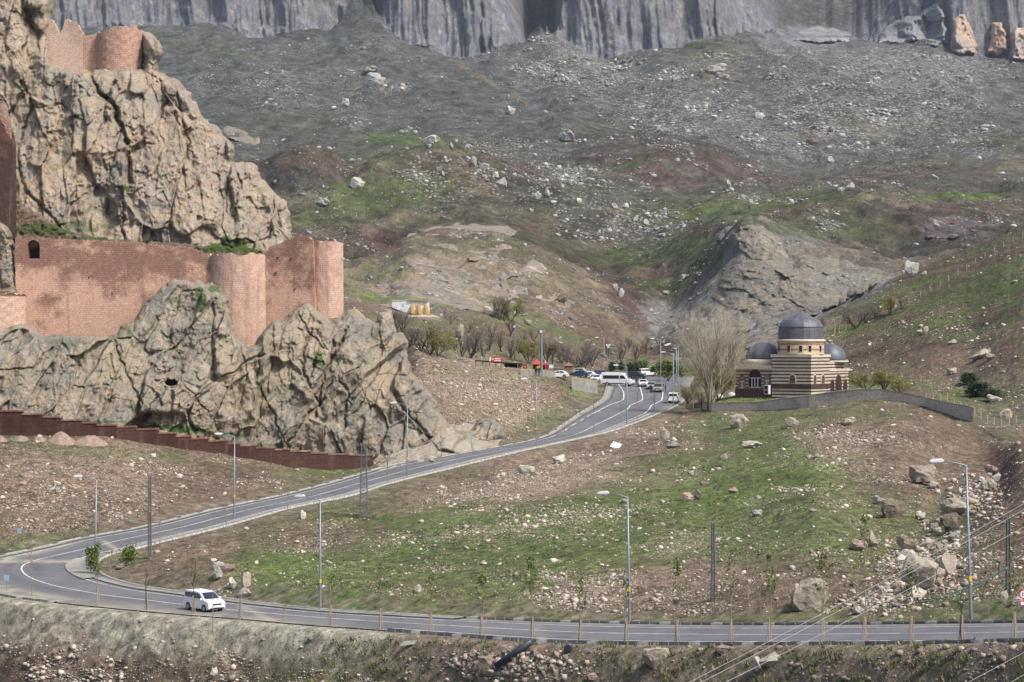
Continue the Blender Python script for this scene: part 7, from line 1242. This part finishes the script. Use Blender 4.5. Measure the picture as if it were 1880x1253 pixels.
for i, (u, v, vt, lf, st, dk_) in enumerate(row):
    pt = verge_pt(u, v); u_, v_ = pt.x / pt.y * F + CU, CV - pt.z / pt.y * F; sapling(u_, v_, vt, f"{'leafy' if lf > .55 else 'thinly leafed' if lf else 'leafless'} sapling tied to pale wooden stakes, {ORD[i]} from the left along the near kerb", lf, st, bool(dk_), SG, pt=pt)
for i, (u, v, vt, lf, lb) in enumerate([(58,1102,1005,0,'thin leafless sapling at the hairpin outer kerb'),(415,972,905,0,'thin leafless pole sapling below the upper road, leftmost'),(528,937,882,0,'thin leafless sapling below the upper road, second'),(640,862,812,0,'thin leafless sapling at the right end of the red wall'),(712,888,816,0,'thin leafless sapling just right of the lattice pylon'),(294,1000,952,0,'thin short sapling beside the left lattice pole'),(1036,795,745,0,'thin sapling at the outer curve of the upper road'),(1090,798,722,0,'thin sapling at the inner verge of the upper curve, first'),(1141,778,712,0,'thin sapling at the inner verge of the upper curve, second'),(1170,770,722,0,'thin sapling at the inner verge of the upper curve, third'),(1201,758,718,0,'thin sapling at the inner verge of the upper curve, fourth'),(1226,750,715,0,'thin sapling at the inner verge of the upper curve, fifth'),(1375,1143,1002,.05,'tall pale leafless sapling on the meadow verge'),(1816,1140,1050,0,'pale-barked leafless sapling right of the nearest lamp'),(205,1062,1005,0,'thin grey sapling inside the hairpin'),(810,838,800,0,'thin bare sapling at the crag foot by the upper road'),(592,845,815,0,'thin bare sapling in front of the red wall'),(1604,1140,1080,0,'thin pale sapling at the gully foot')]):
    sapling(u, v, vt, lb, lf, 0, False, 'thin young trees', ymin=150 if v < 1100 else 110)
for u, v, h, lb, k in ((168,1062,56,'leafy dark green young tree inside the hairpin tip',1.), (232,1038,34,'bushy green shrub with a leaning stake inside the hairpin',1.8)):
    p_ = hit(u, v, 180); r = tag(empty('young_tree', tuple(p_)), lb, 'young tree'); hh = h * p_.y / F; A_, B_, tips = grow(int(u), hh / .95, spread=.5, levels=2, nfirst=12, trunk=.15, r0=.06); A_.build('trunk', M_STEM, r); leaves(B_, tips, 700, .16, 3, .2 * k).build('crown', M_LG, r)

# fence posts climbing the right spur
M_FP = simple('pale_fence_post', (.36, .35, .32), .8, .2, 5); fpm = MB().prism([(-.045, -.3), (.045, -.3), (.045, 1.25), (0, 1.35), (-.045, 1.25)], -.045, .045).build('fence_post', M_FP); first = [True]
def posts(path, n, grp, lab, ymin=250, hs_=1.):
    L = [0]
    for (x0, y0), (x1, y1) in zip(path[:-1], path[1:]): L.append(L[-1] + math.hypot(x1 - x0, y1 - y0))
    for i in range(n):
        l = L[-1] * i / (n - 1); u = float(np.interp(l, L, [q[0] for q in path])); v = float(np.interp(l, L, [q[1] for q in path])); o = fpm if first[0] else fpm.copy()
        if not first[0]: C.objects.link(o)
        first[0] = False; p_ = hit(u, v, ymin); o.location = p_; o.scale = (1.1 * hs_, 1.1 * hs_, hs_ * random.uniform(.9, 1.1)); o.rotation_euler = (0, random.uniform(-.08, .08), 0); tag(o, f'white fence post, {ORD[i]} {lab}', 'fence post', grp)
posts([(1700,735),(1722,737),(1740,740),(1758,750),(1784,760),(1800,770),(1814,778),(1832,784),(1850,782),(1866,779)], 14, 'fence posts beside the terrace wall end', 'from the left beside the terrace wall end', 250, 1.)
posts([(1690,545),(1725,528),(1760,505),(1800,478),(1840,455),(1878,436)], 12, 'fence posts on the right spur skyline', 'from the left on the right spur skyline', 400, 1.)

# ================================================================ haze: one closed box of even air round everything
hz = MB().box(-1500, 1500, -40, 3250, -75, 640).build('haze', bpy.data.materials.new('haze_air'))
hm = bpy.data.materials['haze_air']; hm.use_nodes = True; nt = hm.node_tree; nt.nodes.clear(); ou = nt.nodes.new('ShaderNodeOutputMaterial'); vp = nt.nodes.new('ShaderNodeVolumePrincipled')
vp.inputs['Color'].default_value = (.72, .80, .95, 1); vp.inputs['Density'].default_value = .000045; vp.inputs['Anisotropy'].default_value = .2; nt.links.new(vp.outputs[0], ou.inputs['Volume']); tag(hz, 'pale blue air between the valley and the mountain', 'haze', kind='stuff')
